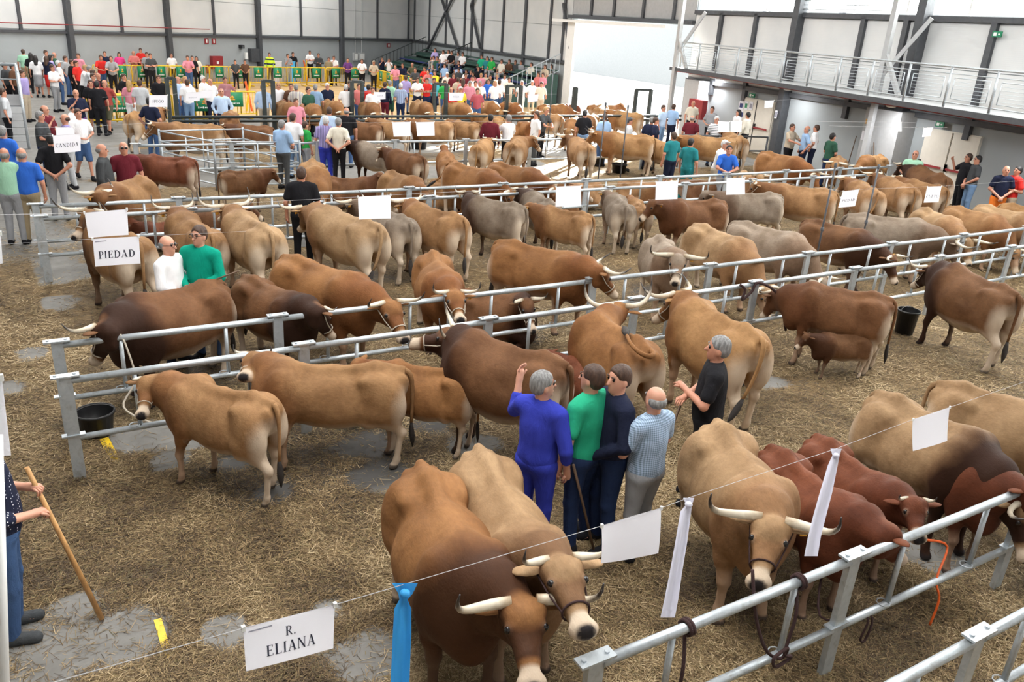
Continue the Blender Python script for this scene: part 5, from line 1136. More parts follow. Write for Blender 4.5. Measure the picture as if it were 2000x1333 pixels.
def ribbon(pts, depth, label, col):      # pts: (left x, right x, y) rows
    r = thing('ribbon', label, 'ribbon', atd(*pts[0][::2], depth)); o = r.location; mb = MB(); V = []
    for i, (a, b, y) in enumerate(pts):
        for k in range(5): x = a+(b-a)*k/4; V.append(atd(x, y, depth+.012*math.sin(k*1.9+i*.7))-o)
    V2 = [v-FWD*-.0015 for v in V]; n = len(pts)
    for VV in (V, V2): mb.add(VV, [(i*5+k, i*5+k+1, (i+1)*5+k+1, (i+1)*5+k) for i in range(n-1) for k in range(4)])
    mb.ob('streamer', 'ribbon', r, True, color=col); kb = MB(); kb.ball((0, 0, 0), (.02, .02, .016), 8, 6); q = kb.ob('knot', 'ribbon', r, True, color=col); q.location = atd((pts[0][0]+pts[0][1])/2, pts[1][2], depth-.01)-o
ribbon([(766, 816, 1140), (778, 806, 1160), (780, 796, 1172), (770, 803, 1190), (767, 803, 1240), (765, 801, 1290), (762, 799, 1350)], dd_(790), 'bright blue ribbon hanging from the near wire', (.05, .42, .85))
ribbon([(1334, 1356, 973), (1340, 1352, 986), (1329, 1350, 1000), (1319, 1342, 1060), (1308, 1332, 1120), (1298, 1325, 1170), (1290, 1318, 1207)], dd_(1340), 'white ribbon hanging beside the near blank sheet', (.8, .8, .9))
ribbon([(1622, 1644, 877), (1626, 1640, 890), (1617, 1636, 910), (1602, 1626, 960), (1588, 1613, 1010), (1578, 1603, 1050), (1571, 1597, 1087)], dd_(1636), 'white ribbon hanging in front of the red calves', (.8, .8, .9))
# second wire with PIEDAD and the blank sheets
sheet([(165, 416), (248, 409), (251, 459), (173, 465)], 5.6, 'blank white sheet directly above the PIEDAD sheet', sag=.02)
sheet([(181, 467), (271, 462), (274, 515), (186, 521)], 5.2, 'white name sheet reading PIEDAD on the left', [('PIEDAD', .6, .27)], logo=True, sag=.02)
for c, d, l in [([(699, 385), (763, 381), (763, 427), (701, 429)], 7.3, 'largest blank white sheet in the middle, left of the dark grey cow'), ([(1086, 365), (1135, 363), (1135, 403), (1085, 404)], 9.4, 'blank white sheet above the brown calf in the middle'),
                ([(1281, 355), (1324, 354), (1323, 389), (1280, 391)], 11.0, 'blank white sheet right of the middle above the red brown calf'), ([(1419, 348), (1455, 347), (1455, 380), (1418, 381)], 12.5, 'blank white sheet over the grey brown calf head')]: sheet(c, d, l, sag=.02)
sheet([(1646, 374), (1678, 370), (1670, 403), (1637, 406)], 13.5, 'tilted name sheet reading PIEDAD on the right', [('PIEDAD', .6, .15)])
sheet([(1811, 365), (1839, 364), (1833, 395), (1804, 396)], 15, 'small name sheet at the far right reading CUETO', [('CUETO', .62, .17)])
ww = [(-30, 420, 5.3), (165, 416, 5.6), (248, 409, 5.9), (699, 384, 7.3), (763, 381, 7.5), (1086, 364, 9.4), (1281, 355, 11), (1455, 346, 12.5), (1646, 372, 13.5), (1839, 364, 15), (2030, 350, 17)]
mid_w = [TOPS[3]]+TOPS[5:]; tp = [q for pr in mid_w for q in pr]
wire('thin wire the blank sheets hang from across the middle', [atd(-40, 421, 5.2)]+tp+[atd(2040, 350, 17)], .0013)
wire('thin short wire above the PIEDAD sheet on the left', [atd(-40, 480, 4.9), TOPS[4][0], TOPS[4][1], atd(480, 452, 6.)], .0008)
n0 = len(TOPS)
sheet([(109, 249), (145, 249), (146, 266), (110, 266)], 9.6, 'small blank sheet directly above the CANDIDA sheet')
sheet([(103, 265), (157, 262), (157, 295), (106, 299)], 8.9, 'white name sheet reading CANDIDA on the upper left', [('CANDIDA', .58, .22)], bend=-.05)
sheet([(291, 186), (327, 186), (327, 209), (291, 209)], 13, 'white name sheet reading HUGO by the black gate posts', [('HUGO', .52, .25)])
sheet([(363, 181), (391, 180), (390, 197), (363, 198)], 16, 'far name sheet right of the HUGO sheet', [('BENDICION', .6, .13)], ink='grey_ink')
sheet([(390, 178), (415, 177), (414, 191), (390, 192)], 17, 'small blank sheet just right of the far name sheet')
sheet([(766, 239), (802, 238), (802, 266), (769, 267)], 13.2, 'blank white sheet in the upper middle, the left one of the pair'); sheet([(812, 239), (848, 238), (849, 265), (815, 266)], 13.2, 'blank white sheet in the upper middle, the right one of the pair')
sheet([(731, 180), (753, 180), (753, 194), (731, 195)], 20, 'small far name sheet beside the man in mint green', [('ELENA', .5, .18)], ink='grey_ink'); sheet([(877, 181), (907, 181), (903, 197), (877, 197)], 18, 'far name sheet in front of the sunlit crowd', [('NELLA', .5, .18)], ink='grey_ink')
sheet([(1031, 186), (1052, 184), (1050, 198), (1031, 200)], 20, 'faint far name sheet in front of the overexposed crowd')
sheet([(1403, 237), (1425, 238), (1425, 258), (1402, 258)], 20, 'left one of two small sheets near the red cabinet'); sheet([(1427, 237), (1449, 237), (1448, 258), (1427, 258)], 20, 'right one of two small sheets near the red cabinet')
sheet([(1494, 197), (1512, 196), (1508, 210), (1493, 211)], 22, 'small sheet hanging in front of the far white door'); sheet([(1743, 239), (1761, 239), (1761, 257), (1745, 257)], 20, 'small sheet hanging in front of the grey pier'); sheet([(1804, 250), (1822, 249), (1817, 266), (1801, 268)], 20, 'small tilted sheet hanging in front of the near white double door')
FT = TOPS[n0:]
wire('thin wire carrying the CANDIDA sheet', [atd(-30, 268, 8.2), *FT[1], atd(300, 262, 11)], .001); wire('thin wire carrying the blank sheet above CANDIDA', [atd(-30, 252, 9), *FT[0], atd(330, 238, 12)], .001)
wire('thin wire through the HUGO sheet and the far name sheets on the left', [atd(200, 190, 11), *FT[2], *FT[3], *FT[4], atd(520, 174, 20)], .0013); wire('thin wire carrying the pair of blank sheets in the upper middle', [atd(600, 241, 12.5), *FT[5], *FT[6], atd(1060, 238, 15)], .0013)
wire('thin wire carrying the far sheets before the crowd', [atd(690, 180, 20.5), *FT[7], *FT[8], *FT[9], atd(1090, 184, 21)], .0015); wire('thin wire carrying the pair of small sheets near the red cabinet', [atd(1350, 236, 20), *FT[10], *FT[11], atd(1480, 238, 20)], .0015)
wire('thin wire before the far white door', [atd(1440, 199, 22), *FT[12], atd(1560, 194, 22)], .0015); wire('thin shiny wire before the grey pier', [atd(1560, 237, 20), *FT[13], atd(1790, 240, 20)], .003); wire('thin shiny wire before the near white double door', [atd(1620, 246, 20), *FT[14], atd(1850, 249, 20)], .003)
# pole and paper at the left edge, close to the camera
r = thing('near_post', 'pale metal post very close to the camera at the left edge', 'post', (0, 0, 0)); a, b = atd(-4, 850, 2.0), atd(12, 1420, 2.0); mb = MB(); mb.tube([a, b], .011, 10); mb.ob('tube', 'white_paint', r, True); mb = MB(); mb.tube([atd(-12, 850, 2.02), atd(3, 1420, 2.02)], .009, 8); mb.ob('tube', 'galv', r, True)
sheet([(-60, 735), (3, 738), (21, 890), (-50, 895)], 2.3, 'large blank sheet cut off by the left edge above the bending man', sag=.03); sheet([(-45, 452), (1, 456), (5, 515), (-45, 522)], 3.5, 'small pale sheet cut off by the left edge near the fence end')
# ------------------------------------------------------------------ the animals: tail head (x, y), withers (x, y), size, coat, label
cow(822, 900, 908, 1070, 1.06, 'orange', 'big orange brown ox with dark neck at the bottom, right of the blue ribbon', 'graze', 10, 1.15, 1, .85, 'hang', .2, 0, .022, 0, 0, 0, 1, name='bull', hd=(1022, 1190, 1.15, 1040, 1335, 0.85))
cow(934, 866, 1035, 1045, 1.02, 'pale', 'pale tan cow with reddish face beside the big ox at the bottom', 'graze', 22, .62, 2, .5, 'hang', 0, 0, .022, 0, 2, 0, 1, hd=(1095, 1108, 1.0, 1142, 1225, 0.76))
cow(1402, 818, 1488, 940, 1.08, 'pale', 'pale cow with long curved dark tipped horns facing the near fence', 'low', -5, 1.2, 0, .12, 'hang', 0, 0, .022, 0, 2, 1, 1, hd=(1508, 1028, 1.02, 1480, 1142, 0.78))
cow(1508, 868, 1640, 975, .86, 'red', 'red calf behind the white ribbon, its head lowered to the near fence', 'low', 15, .0, 2, .3, 'hang', 0, 1, .022, 0, 0, 0, 1, hd=(1732, 1040, 0.85, 1765, 1095, 0.55))
cow(1600, 850, 1712, 935, .80, 'red', 'red calf with a small horn, middle one of the three red calves', 'low', -5, .35, 1, .3, 'hang', 0, 1, .022, 0, 0, 0, 1, hd=(1785, 985, 0.88, 1797, 1060, 0.7))
cow(1748, 862, 1905, 962, .86, 'red', 'largest red calf at the right, its head beyond the near fence', 'mid', 5, .0, 0, .35, 'hang', 0, 1, .022, 0, 0, 0, 1)
cow(1722, 765, 1890, 850, 1.06, 'pale', 'fawn cow with a blackish brown neck cut by the right edge', 'low', 0, .9, 1, 1., 'hang', .3, 0, .025, 0)
cow(1842, 745, 2045, 800, 1.04, 'pale', 'pale fawn cow at the right edge, only its back and rump showing', 'mid', 0, .9, 2, .3, 'hang', 0, 0, .03)
cow(516, 772, 390, 742, .84, 'tan', 'brown calf by the black bucket, looking toward the camera', 'mid', -48, .35, 3, .1, 'hang', 0, 1, .022, 0, 1, 1, 1, hd=(290, 746, .97, 275, 815, 0.8))
cow(786, 716, 560, 716, .86, 'tan', 'tan heifer standing side on behind the calf with the bucket', 'mid', 6, .5, 0, .1, 'hang', 0, 1, .022, 0, 1, 1, 1, hd=(496, 700, 1.02, 474, 738, 0.85))
cow(912, 726, 790, 716, .77, 'orange', 'small orange calf half hidden behind the side on heifer', 'mid', 0, .0, 1, .1, 'hang', 0, 1, .025, 0, 0)
cow(1100, 706, 930, 664, 1.1, 'brown', 'dark brown horned ox stretching its black muzzle over the double fence', 'high', -12, 1.0, 2, .9, 'hang', .5, 0, .022, 0, 1, 1, 1, hd=(880, 656, 1.2, 800, 668, 1.08))
cow(434, 566, 268, 616, 1.04, 'brown', 'chestnut bull with black face and halter at the left end of the double fence', 'mid', -14, .8, 1, 1., 'hang', 1., 0, .022, 0, 1, 0, 1, name='bull', hd=(203, 642, 1.08, 182, 706, 0.66))
cow(468, 548, 580, 604, .94, 'brown', 'brown young bull with dark neck between the chestnut bull and the tan cow', 'mid', 5, .35, 2, 1., 'hang', .3, 0, .025, 0, 1, 1, hd=(622, 606, 1.0, 650, 655, 0.72))
cow(545, 515, 690, 568, 1.08, 'orange', 'orange tan cow with upright dark horn tips at the double fence', 'mid', -8, .9, 0, .2, 'hang', 0, 0, .025, 1, 1, 1, hd=(762, 598, 1.08, 790, 662, 0.72))
cow(842, 483, 868, 540, 1.0, 'orange', 'tan cow facing the camera behind the fence post', 'mid', -8, .8, 1, .1, 'hang', 0, 0, .03, 1, 1, hd=(888, 578, 1.05, 900, 625, 0.86))
cow(975, 468, 1110, 500, 1.05, 'orange', 'tan cow with a dark horn standing side on, head lowered to the double fence', 'low', 0, 1.0, 3, .1, 'hang', 0, 0, .025, 1, 1, hd=(1172, 528, 1.05, 1205, 578, 0.72))
cow(905, 598, 985, 608, 1.0, 'brown', 'brown dark faced bull lying behind the double fence', 'lie', -15, .8, 0, 1., 'hang', .3, 0, .03, 0, 1, hd=(1028, 592, 0.78, 1042, 648, 0.56))
cow(1252, 670, 1182, 630, 1.05, 'orange', 'orange cow seen from behind with its dark tail thrown over its back', 'up', 10, 1.3, 0, .15, 'back', 0, 0, .022, 0, 0, 0, 1, hd=(1208, 606, 1.35, 1192, 595, 1.1))
cow(1195, 735, 1120, 705, .6, 'red', 'small red calf with a white rope collar behind the man in green', 'mid', 10, .0, 0, .1, 'hang', 0, 1, .03, 0, 1)
cow(1482, 655, 1365, 598, 1.13, 'gold', 'big golden cow with a leather collar standing behind the man in black', 'mid', 20, 1.1, 2, .2, 'side', 0, 0, .022, 1, 1, 1, 1, hd=(1325, 580, 1.3, 1280, 622, 1.02))
cow(1470, 628, 1434, 598, .6, 'red', 'small red calf lying against the double fence beyond the golden cow', 'lie', 20, .0, 0, .1, 'hang', 0, 1, .04, 0)
cow(1742, 582, 1590, 560, 1.0, 'brown', 'smooth brown cow side on, its head hidden beyond its shoulders', 'low', -50, .5, 1, .2, 'hang', 0, 0, .025, 0, 0, 0)
cow(1700, 655, 1620, 655, .5, 'dark', 'small dark calf under the smooth brown cow', 'mid', 0, .0, 1, .6, 'hang', 0, 1, .04, 0)
cow(1988, 572, 1868, 530, 1.08, 'dark', 'dark chestnut bull with black neck tied at the right end of the double fence', 'mid', -12, .8, 3, 1., 'hang', 1., 0, .025, 0, 1, 0, name='bull', hd=(1818, 528, 1.15, 1785, 556, 0.9))
# second pen
cow(268, 468, 205, 442, 1.05, 'tan', 'tan cow with a pale horn half covered by the PIEDAD sheet', 'mid', 30, 1.2, 1, .6, 'hang', 0, 0, .03, 1, 1, hd=(178, 418, 1.15, 146, 462, 0.85))
cow(412, 455, 358, 422, 1.0, 'tan', 'tan cow with a pale collar behind the man in the green jacket', 'mid', 20, .9, 0, .1, 'hang', 0, 0, .03, 1, hd=(342, 412, 1.25, 330, 418, 1.0))
cow(528, 450, 470, 420, 1.06, 'pale', 'pale rumped cow seen from behind with white horns and a dark leather collar', 'mid', 15, 1.2, 0, .15, 'hang', 0, 0, .03, 1, hd=(447, 408, 1.25, 432, 428, 1.0))
cow(738, 440, 640, 410, 1.1, 'pale', 'large pale fawn cow standing side on left of the biggest blank sheet', 'mid', 8, 1.1, 2, .1, 'side', 0, 0, .025, 1, hd=(600, 410, 1.25, 588, 448, 0.92))
cow(800, 430, 735, 405, 1.0, 'grey', 'greyish cow rear on, partly behind the biggest blank sheet', 'mid', 15, 1., 0, .3, 'hang', 0, 0, .03, 1)
cow(905, 425, 818, 404, 1.04, 'tan', 'tan cow with a pale udder right of the biggest blank sheet', 'mid', 10, 1., 1, .1, 'hang', 0, 0, .03, 1, hd=(795, 398, 1.25, 778, 410, 1.0))
cow(1018, 402, 942, 390, 1.0, 'grey', 'dark grey cow with a blackish flank in the second pen', 'mid', -50, .8, 3, .9, 'hang', 0, 0, .03, 0)
cow(1082, 405, 1042, 386, .95, 'grey', 'grey brown cow with a dark face seen from behind at the fence', 'mid', 10, .5, 0, .9, 'hang', 0, 0, .03, 0, 1)
cow(1140, 408, 1092, 400, .86, 'tan', 'brown heifer with a long dark tail under the blank sheet', 'mid', 0, .0, 0, .3, 'hang', 0, 1, .03)
cow(1222, 400, 1206, 386, .84, 'grey', 'thin grey calf seen from behind right of the long tailed heifer', 'mid', 15, .3, 2, .1, 'hang', 0, 1, .03)
cow(1254, 402, 1246, 396, .72, 'tan', 'small brown calf seen from behind beside the thin grey calf', 'mid', 0, .0, 0, .1, 'hang', 0, 1, .035)
cow(1284, 458, 1312, 490, 1.0, 'stone', 'pale horned cow facing the camera, head over the double fence', 'low', 0, 1.3, 0, .05, 'hang', 0, 0, .03, 0, 1, hd=(1325, 505, 1.02, 1318, 556, 0.8))
cow(1355, 442, 1445, 480, 1.05, 'pale', 'pale fawn cow grazing right of the horned cow that faces us', 'graze', 10, .8, 0, .05, 'hang', 0, 0, .03, 1)
cow(1435, 432, 1548, 462, 1.05, 'stone', 'stone coloured cow grazing left of the first thin grey pole', 'graze', 5, .8, 1, .05, 'hang', 0, 0, .03, 1)
cow(1572, 436, 1680, 464, 1.0, 'dark', 'dark brown cow grazing between the two thin grey poles', 'low', 0, .8, 2, .8, 'hang', 0, 0, .03)
cow(1655, 424, 1790, 440, 1.05, 'grey', 'light grey cow with a curved pale horn at the right', 'low', 0, 1.2, 0, .15, 'hang', 0, 0, .03)
cow(1800, 405, 1855, 428, 1.0, 'pale', 'pale bony cow with long horn beyond the light grey cow', 'low', 10, 1.2, 0, .05, 'hang', 0, 0, .03)
cow(1855, 402, 1945, 424, 1.0, 'tan', 'tan cow grazing near the right edge beyond the bony cow', 'graze', 0, .8, 0, .1, 'hang', 0, 0, .035)
cow(1912, 402, 2000, 424, 1.0, 'pale', 'fawn cow in front of the men by the right edge', 'low', 0, .8, 0, .1)
cow(1962, 398, 2045, 412, 1.0, 'gold', 'golden backed cow touching the right edge in front of the orange shirt', 'low', 0, .8, 0, .1)
# right block behind
cow(1632, 374, 1530, 364, 1.05, 'tan', 'tan cow side on left of the tilted PIEDAD sheet', 'mid', 0, .5, 1, .2, 'hang', 0, 0, .035, 0, 1)
cow(1716, 375, 1680, 358, 1.02, 'tan', 'rim lit tan cow rear on, right of the tilted PIEDAD sheet', 'mid', 15, .9, 0, .1, 'side')
cow(1788, 368, 1738, 350, 1.02, 'tan', 'tan cow rear on between the two small name sheets at the right', 'mid', 10, .9, 0, .4)
cow(1850, 368, 1785, 354, 1.0, 'tan', 'tan cow behind the CUETO sheet', 'mid', 0, .9, 0, .1)
cow(1850, 346, 1798, 330, 1.12, 'dark', 'dark bay ox in front of the man in the mint shirt', 'mid', 15, .6, 0, 1., 'hang', .6)
cow(1524, 380, 1430, 378, .92, 'grey', 'grey brown calf with big ears under the small blank sheet', 'mid', 0, .0, 0, .4, 'hang', 0, 1, .03)
cow(1414, 392, 1325, 394, .92, 'brown', 'red brown calf side on in the pen right of the middle', 'mid', 0, .0, 1, .3, 'hang', 0, 1, .03)
# third block
cow(286, 352, 222, 372, 1.05, 'tan', 'golden tan cow with dark pointed horns in front of the two older men', 'low', 0, 1.1, 1, .3, 'hang', 0, 0, .03, hd=(192, 382, 1.02, 170, 408, 0.65))
cow(364, 310, 315, 307, .86, 'red', 'reddish calf standing by the left side of the small pen', 'mid', 20, .0, 0, .2, 'hang', 0, 1, .03)
cow(604, 300, 622, 345, 1.08, 'gold', 'broad golden cow with raised tail head facing the man in black', 'graze', 0, .8, 0, .1, 'hang', 0, 0, .03)
cow(640, 348, 700, 350, .9, 'brown', 'brown calf lying behind the broad golden cow', 'lie', 0, .0, 0, .3, 'hang', 0, 1)
cow(764, 296, 712, 288, .95, 'grey', 'grey cow with a black head near the striped shirts', 'mid', 10, .4, 0, 1., 'hang', 0, 0, .035)
cow(826, 300, 775, 290, .95, 'brown', 'dark brown cow beside the grey cow with the black head', 'mid', 0, .5, 0, .4, 'hang', 0, 0, .035)
cow(434, 336, 495, 334, .72, 'dark', 'small brown calf inside the barred pen', 'mid', 0, .0, 1, .2, 'hang', 0, 1, .03)
cow(755, 340, 805, 356, 1.0, 'tan', 'tan cow resting its head low behind the biggest blank sheet', 'low', 0, .9, 0, .1)
cow(868, 318, 965, 342, 1.05, 'orange', 'orange brown cow with black tail tip swinging left, haltered', 'low', 0, .9, 0, .2, 'out', 0, 0, .03, 0, 1)
cow(885, 318, 868, 296, .8, 'orange', 'tan calf standing behind the orange cow with its head raised', 'up', 0, .0, 0, .1, 'hang', 0, 1)
cow(950, 314, 1050, 336, 1.03, 'orange', 'orange brown cow beyond the haltered one, head near the fence', 'low', 0, .8, 0, .2)
cow(934, 280, 948, 272, .95, 'gold', 'golden cow seen from behind left of the swinging tail cow', 'mid', 0, .5, 0, .1)
cow(1002, 278, 1014, 270, 1.0, 'tan', 'tan cow seen from behind with its haltered head turned right', 'mid', -50, .7, 0, .2, 'side', 0, 0, .035, 0, 1)
cow(1150, 284, 1128, 272, 1.0, 'tan', 'tan cow with a dark face seen from behind beside the bucket', 'mid', 25, 1.0, 0, .5)
cow(1276, 266, 1200, 260, 1.1, 'gold', 'sunlit golden cow standing side on with pale legs', 'mid', 0, 1.0, 2, .0, 'hang', 0, 0, .03)
cow(1312, 282, 1282, 275, .95, 'gold', 'golden cow rear on just right of the sunlit side on cow', 'mid', 0, .8, 0, .0)
cow(1436, 272, 1362, 268, 1.05, 'gold', 'golden cow behind the blue shirts near the door', 'mid', 0, .6, 0, .1)
cow(1452, 270, 1428, 262, 1.05, 'tan', 'tan cow rear on under the pair of small sheets', 'mid', 0, .7, 0, .4, 'hang')
cow(1480, 294, 1565, 312, 1.06, 'orange', 'orange cow facing right along the fence below the far men', 'low', 0, 1.0, 0, .0, 'hang', 0, 0, .03)
cow(1640, 306, 1634, 318, 1.0, 'gold', 'tan cow facing the camera in front of the man in dark green', 'mid', 0, 1.1, 0, .1, 'hang', 0, 0, .035)
cow(1722, 304, 1700, 306, .98, 'gold', 'golden cow with its rump to us by the grey pier', 'low', 0, .7, 0, .0)
cow(1445, 330, 1478, 350, .95, 'pale', 'pale sunlit cow lying by the fence left of the orange cow', 'lie', 0, .8, 0, .0)
cow(1215, 348, 1275, 362, .98, 'tan', 'tan cow lying behind the fence left of the blank sheet', 'lie', 0, .9, 0, .1)
cow(1330, 352, 1390, 356, .98, 'brown', 'brown cow lying behind the fence between two blank sheets', 'lie', 0, .9, 0, .3)
cow(1170, 352, 1120, 362, .95, 'tan', 'tan cow lying between the fences left of the thin pole', 'lie', 0, .8, 0, .1)
cow(372, 418, 425, 420, .95, 'brown', 'brown cow lying between the double fence above the green jacket', 'lie', 0, .9, 0, .3)
cow(350, 440, 310, 445, .7, 'red', 'small reddish calf lying between the fences behind the tan cows', 'lie', 0, .0, 0, .3, 'hang', 0, 1)
cow(845, 352, 905, 362, .95, 'tan', 'tan cow lying between the fences above the tan cow with udder', 'lie', 0, .9, 0, .1)
cow(1050, 370, 1100, 374, .9, 'tan', 'tan cow lying between the fences behind the blank sheet', 'lie', 0, .5, 0, .1)
# behind the single fence and by the ring
R3 = 'the stall rail row'
cow(252, 222, 296, 216, 1.02, 'gold', 'golden cow standing in the aisle behind the HUGO sheet', 'mid', 10, .4, 1, .1, 'hang', 0, 0, .035)
cow(432, 247, 345, 243, 1.05, 'tan', 'tan cow side on with a rope halter right of the man in navy and white', 'mid', 10, .7, 0, .2, 'hang', 0, 0, .035, 0, 1)
cow(452, 214, 446, 226, .95, 'tan', 'tan cow with bowed head below the man in the light blue shirt', 'low', 0, .5, 0, .1)
cow(524, 248, 478, 246, .92, 'brown', 'brown cow side on left of the grey haired man in pale blue', 'mid', 0, .5, 0, .3)
cow(735, 243, 705, 240, .92, 'brown', 'dark brown cow behind the man in navy, rump to the right', 'mid', 0, .4, 0, .4)
cow(792, 240, 750, 236, .95, 'tan', 'brown cow behind the left sheet of the upper middle pair', 'mid', 0, .5, 0, .2)
cow(884, 240, 825, 236, .98, 'tan', 'brown cow behind the right sheet of the upper middle pair', 'mid', 0, .5, 0, .2)
cow(932, 242, 900, 238, .88, 'tan', 'small brown cow left of the man in maroon', 'mid', 0, .4, 0, .2)
cow(978, 230, 952, 226, .95, 'gold', 'tan cow between the man in maroon and the man in white', 'mid', 0, .4, 0, .1)
cow(1090, 226, 1068, 222, 1.02, 'tan', 'tan cow rear on swishing its tail right of the man in white', 'mid', 0, .4, 0, .2, 'side')
cow(1128, 226, 1118, 232, .98, 'gold', 'tan cow half hidden by the man in the black shirt', 'low', 0, .4, 0, .1)
cow(1160, 226, 1150, 232, .98, 'tan', 'tan cow between the black shirt and the blue shirt', 'low', 0, .4, 0, .1)
cow(1240, 222, 1222, 220, 1.05, 'gold', 'broad golden cow behind the man in grey with a cap', 'mid', 0, .6, 0, .1)
cow(1168, 212, 1178, 206, 1.0, 'gold', 'pale golden cow in the glare left of the tall gate frame', 'low', 0, .8, 0, .0)
for i, (a, b, c, d, co, l) in enumerate([(546, 197, 566, 203, 'tan', 'below the woman in white'), (596, 200, 612, 206, 'gold', 'below the man in dark green'), (636, 195, 655, 200, 'gold', 'below the man in the navy vest'), (712, 197, 728, 203, 'tan', 'beside the man in red'), (812, 195, 832, 202, 'gold', 'below the folded arms man'),
        (872, 197, 905, 204, 'gold', 'under the far name sheet in the crowd'), (935, 195, 962, 200, 'gold', 'under the red checked shirt'), (985, 199, 1004, 203, 'orange', 'under the tall black gate frame')]):
    cow(a, b, c, d, 1.0, co, 'horned tan cow by the ring, '+l, 'low', 0, 1.0, i % 3, .1, 'hang', 0, 0, .05, group='cows along the ring')
cow(1052, 206, 1100, 206, 1.0, 'orange', 'orange cow side on in the glare right of the crowd', 'low', 0, .6, 0, .0)
cow(1128, 205, 1108, 205, .8, 'red', 'small red and white calf in the glare between gate posts', 'mid', 0, .4, 0, .0)
cow(1150, 206, 1195, 208, .98, 'orange', 'orange cow lying in the glare of the doorway', 'lie', 0, .8, 0, .0)
cow(1020, 236, 1035, 240, .95, 'orange', 'orange cow lying in the sun beside the man in white', 'lie', 0, .4, 0, .0)
build_cows()
for q in []:
    print('COWS', q)
# ------------------------------------------------------------------ the people
def glasses(r, P, mat='eye', solid=False):
    g = MB(); HD = P['HD']
    for s_ in (-1, 1):
        c = HD(.106, s_*.033, 1.64)
        if solid: g.ball(c, (.014, .03, .022), 8, 6)
        else: g.tube([HD(.108, s_*.033+.026*math.cos(a), 1.64+.02*math.sin(a)) for a in [k*math.pi/6 for k in range(13)]], .0028, 5)
        g.tube([HD(.106, s_*.06, 1.645), HD(.0, s_*.086, 1.64)], .0028, 5)
    g.tube([HD(.11, -.01, 1.645), HD(.11, .01, 1.645)], .0028, 5); g.ob('glasses', mat, r)
def stick(r, P, p0, p1, mat='dark_wood', rad=.012, name='stick', label=None):
    mb = MB(); mb.tube([p0, (Vector(p0)+Vector(p1))/2, p1], rad, 7); M_ = r.matrix_world; o = mb.ob(name, mat, None, True); o.location = r.location; o.rotation_euler = r.rotation_euler; o.scale = r.scale; tag(o, label, 'stick'); return o
r = person(1063, 726, 150, 'royal', 'royal', 'grey haired man in blue overalls with one hand raised, seen from behind', 'raiseL', 'stand', 'mid', 'long', 'short', 'grey', 'l', 1.76, near=2, head=-35, fat=1.03)
stick(r, None, (.1, -.3, .95), (.3, -.5, .03), label='dark thin stick hanging beside the man in blue overalls')
person(1160, 713, -125, 'green', 'djeans', 'bearded man in a bright green T-shirt and dark jeans', 'down', 'rest', 'short', 'long', 'short', 'brown', 'l', 1.80, near=2, fat=1.0, head=10)
person(1213, 714, -60, 'navy', 'djeans', 'bearded young man in a navy hooded jacket', 'clasp', 'stand', 'long', 'long', 'short', 'brown', 'l', 1.80, near=2, head=10)
person(1284, 757, -130, 'lblue', 'grey', 'balding older man in a small checked shirt and grey trousers', 'front', 'rest', 'short', 'long', 'fringe', 'grey', 'l', 1.68, near=2, pat='check', fat=1.06, head=-10)
r = person(1408, 657, -85, 'black', 'black', 'grey haired man in a black polo shirt, arms crossed, behind the pale horned cow', 'fold', 'stand', 'short', 'long', 'short', 'grey', 'm', 1.8, near=2, fat=1.06)
stick(r, None, (.25, .05, 1.1), (.5, .35, .03), label='thin dark stick held by the man in the black polo shirt')
person(325, 461, 55, 'white', 'navy', 'balding man with glasses in a white shirt beside the PIEDAD sheet', 'front', 'stand', 'mid', 'long', 'fringe', 'grey', 'l', 1.7, near=2, fat=1.12, extra=glasses)
r = person(387, 441, -30, 'work', 'jeans', 'man in a green work jacket holding a dark stick', 'front', 'stand', 'long', 'long', 'short', 'brown', 'l', 1.8, near=2, fat=1.08, head=-10, extra=glasses)
stick(r, None, (.28, -.12, .98), (.25, .62, 1.32), label='dark stick held across by the man in the green jacket', rad=.01)
p = at(30, 1240); r = person(0, 0, 80, 'navy', 'jeans', 'man in a dotted navy shirt and jeans bending over a wooden staff, left edge', 'stick', 'stand', 'mid', 'long', 'short', 'grey', 'l', 1.72, near=2, pat='dots', loc=(p.x+.02, p.y, 0), fat=1.12, shoe='dgrey')
bpy.context.view_layer.update(); wr_, el_ = LASTP[0]['wr'], LASTP[0]['el']; hh_ = []
for k in (0, 1): q_ = Vector(wr_[k]); hh_.append(r.matrix_world @ (q_+(q_-Vector(el_[k])).normalized()*.085))
up_h, lo_h = sorted(hh_, key=lambda v: -v.z); dv = (lo_h-up_h); dv.x += .03; dv = dv/abs(dv.z); a = up_h-dv*.16; b = lo_h+dv*(lo_h.z-.02)
mb = MB(); mb.tube([a, a.lerp(b, .5), b], [.016, .018, .021], 8); tag(mb.ob('wooden_staff', 'wood', None, True), 'yellowish wooden staff held by the man in the dotted shirt', 'stick')
person(588, 326, 175, 'black', 'black', 'man in a black T-shirt with his back to us between the double fence', 'down', 'stand', 'short', 'long', 'short', 'brown', 'm', 1.8, near=1, fat=1.1)
PL = []
def pp(hx, hy_, face, shirt, trous, desc, where, arms='down', legs='stand', **k): PL.append([hx, hy_, face, shirt, trous, desc, where, arms, legs, k])
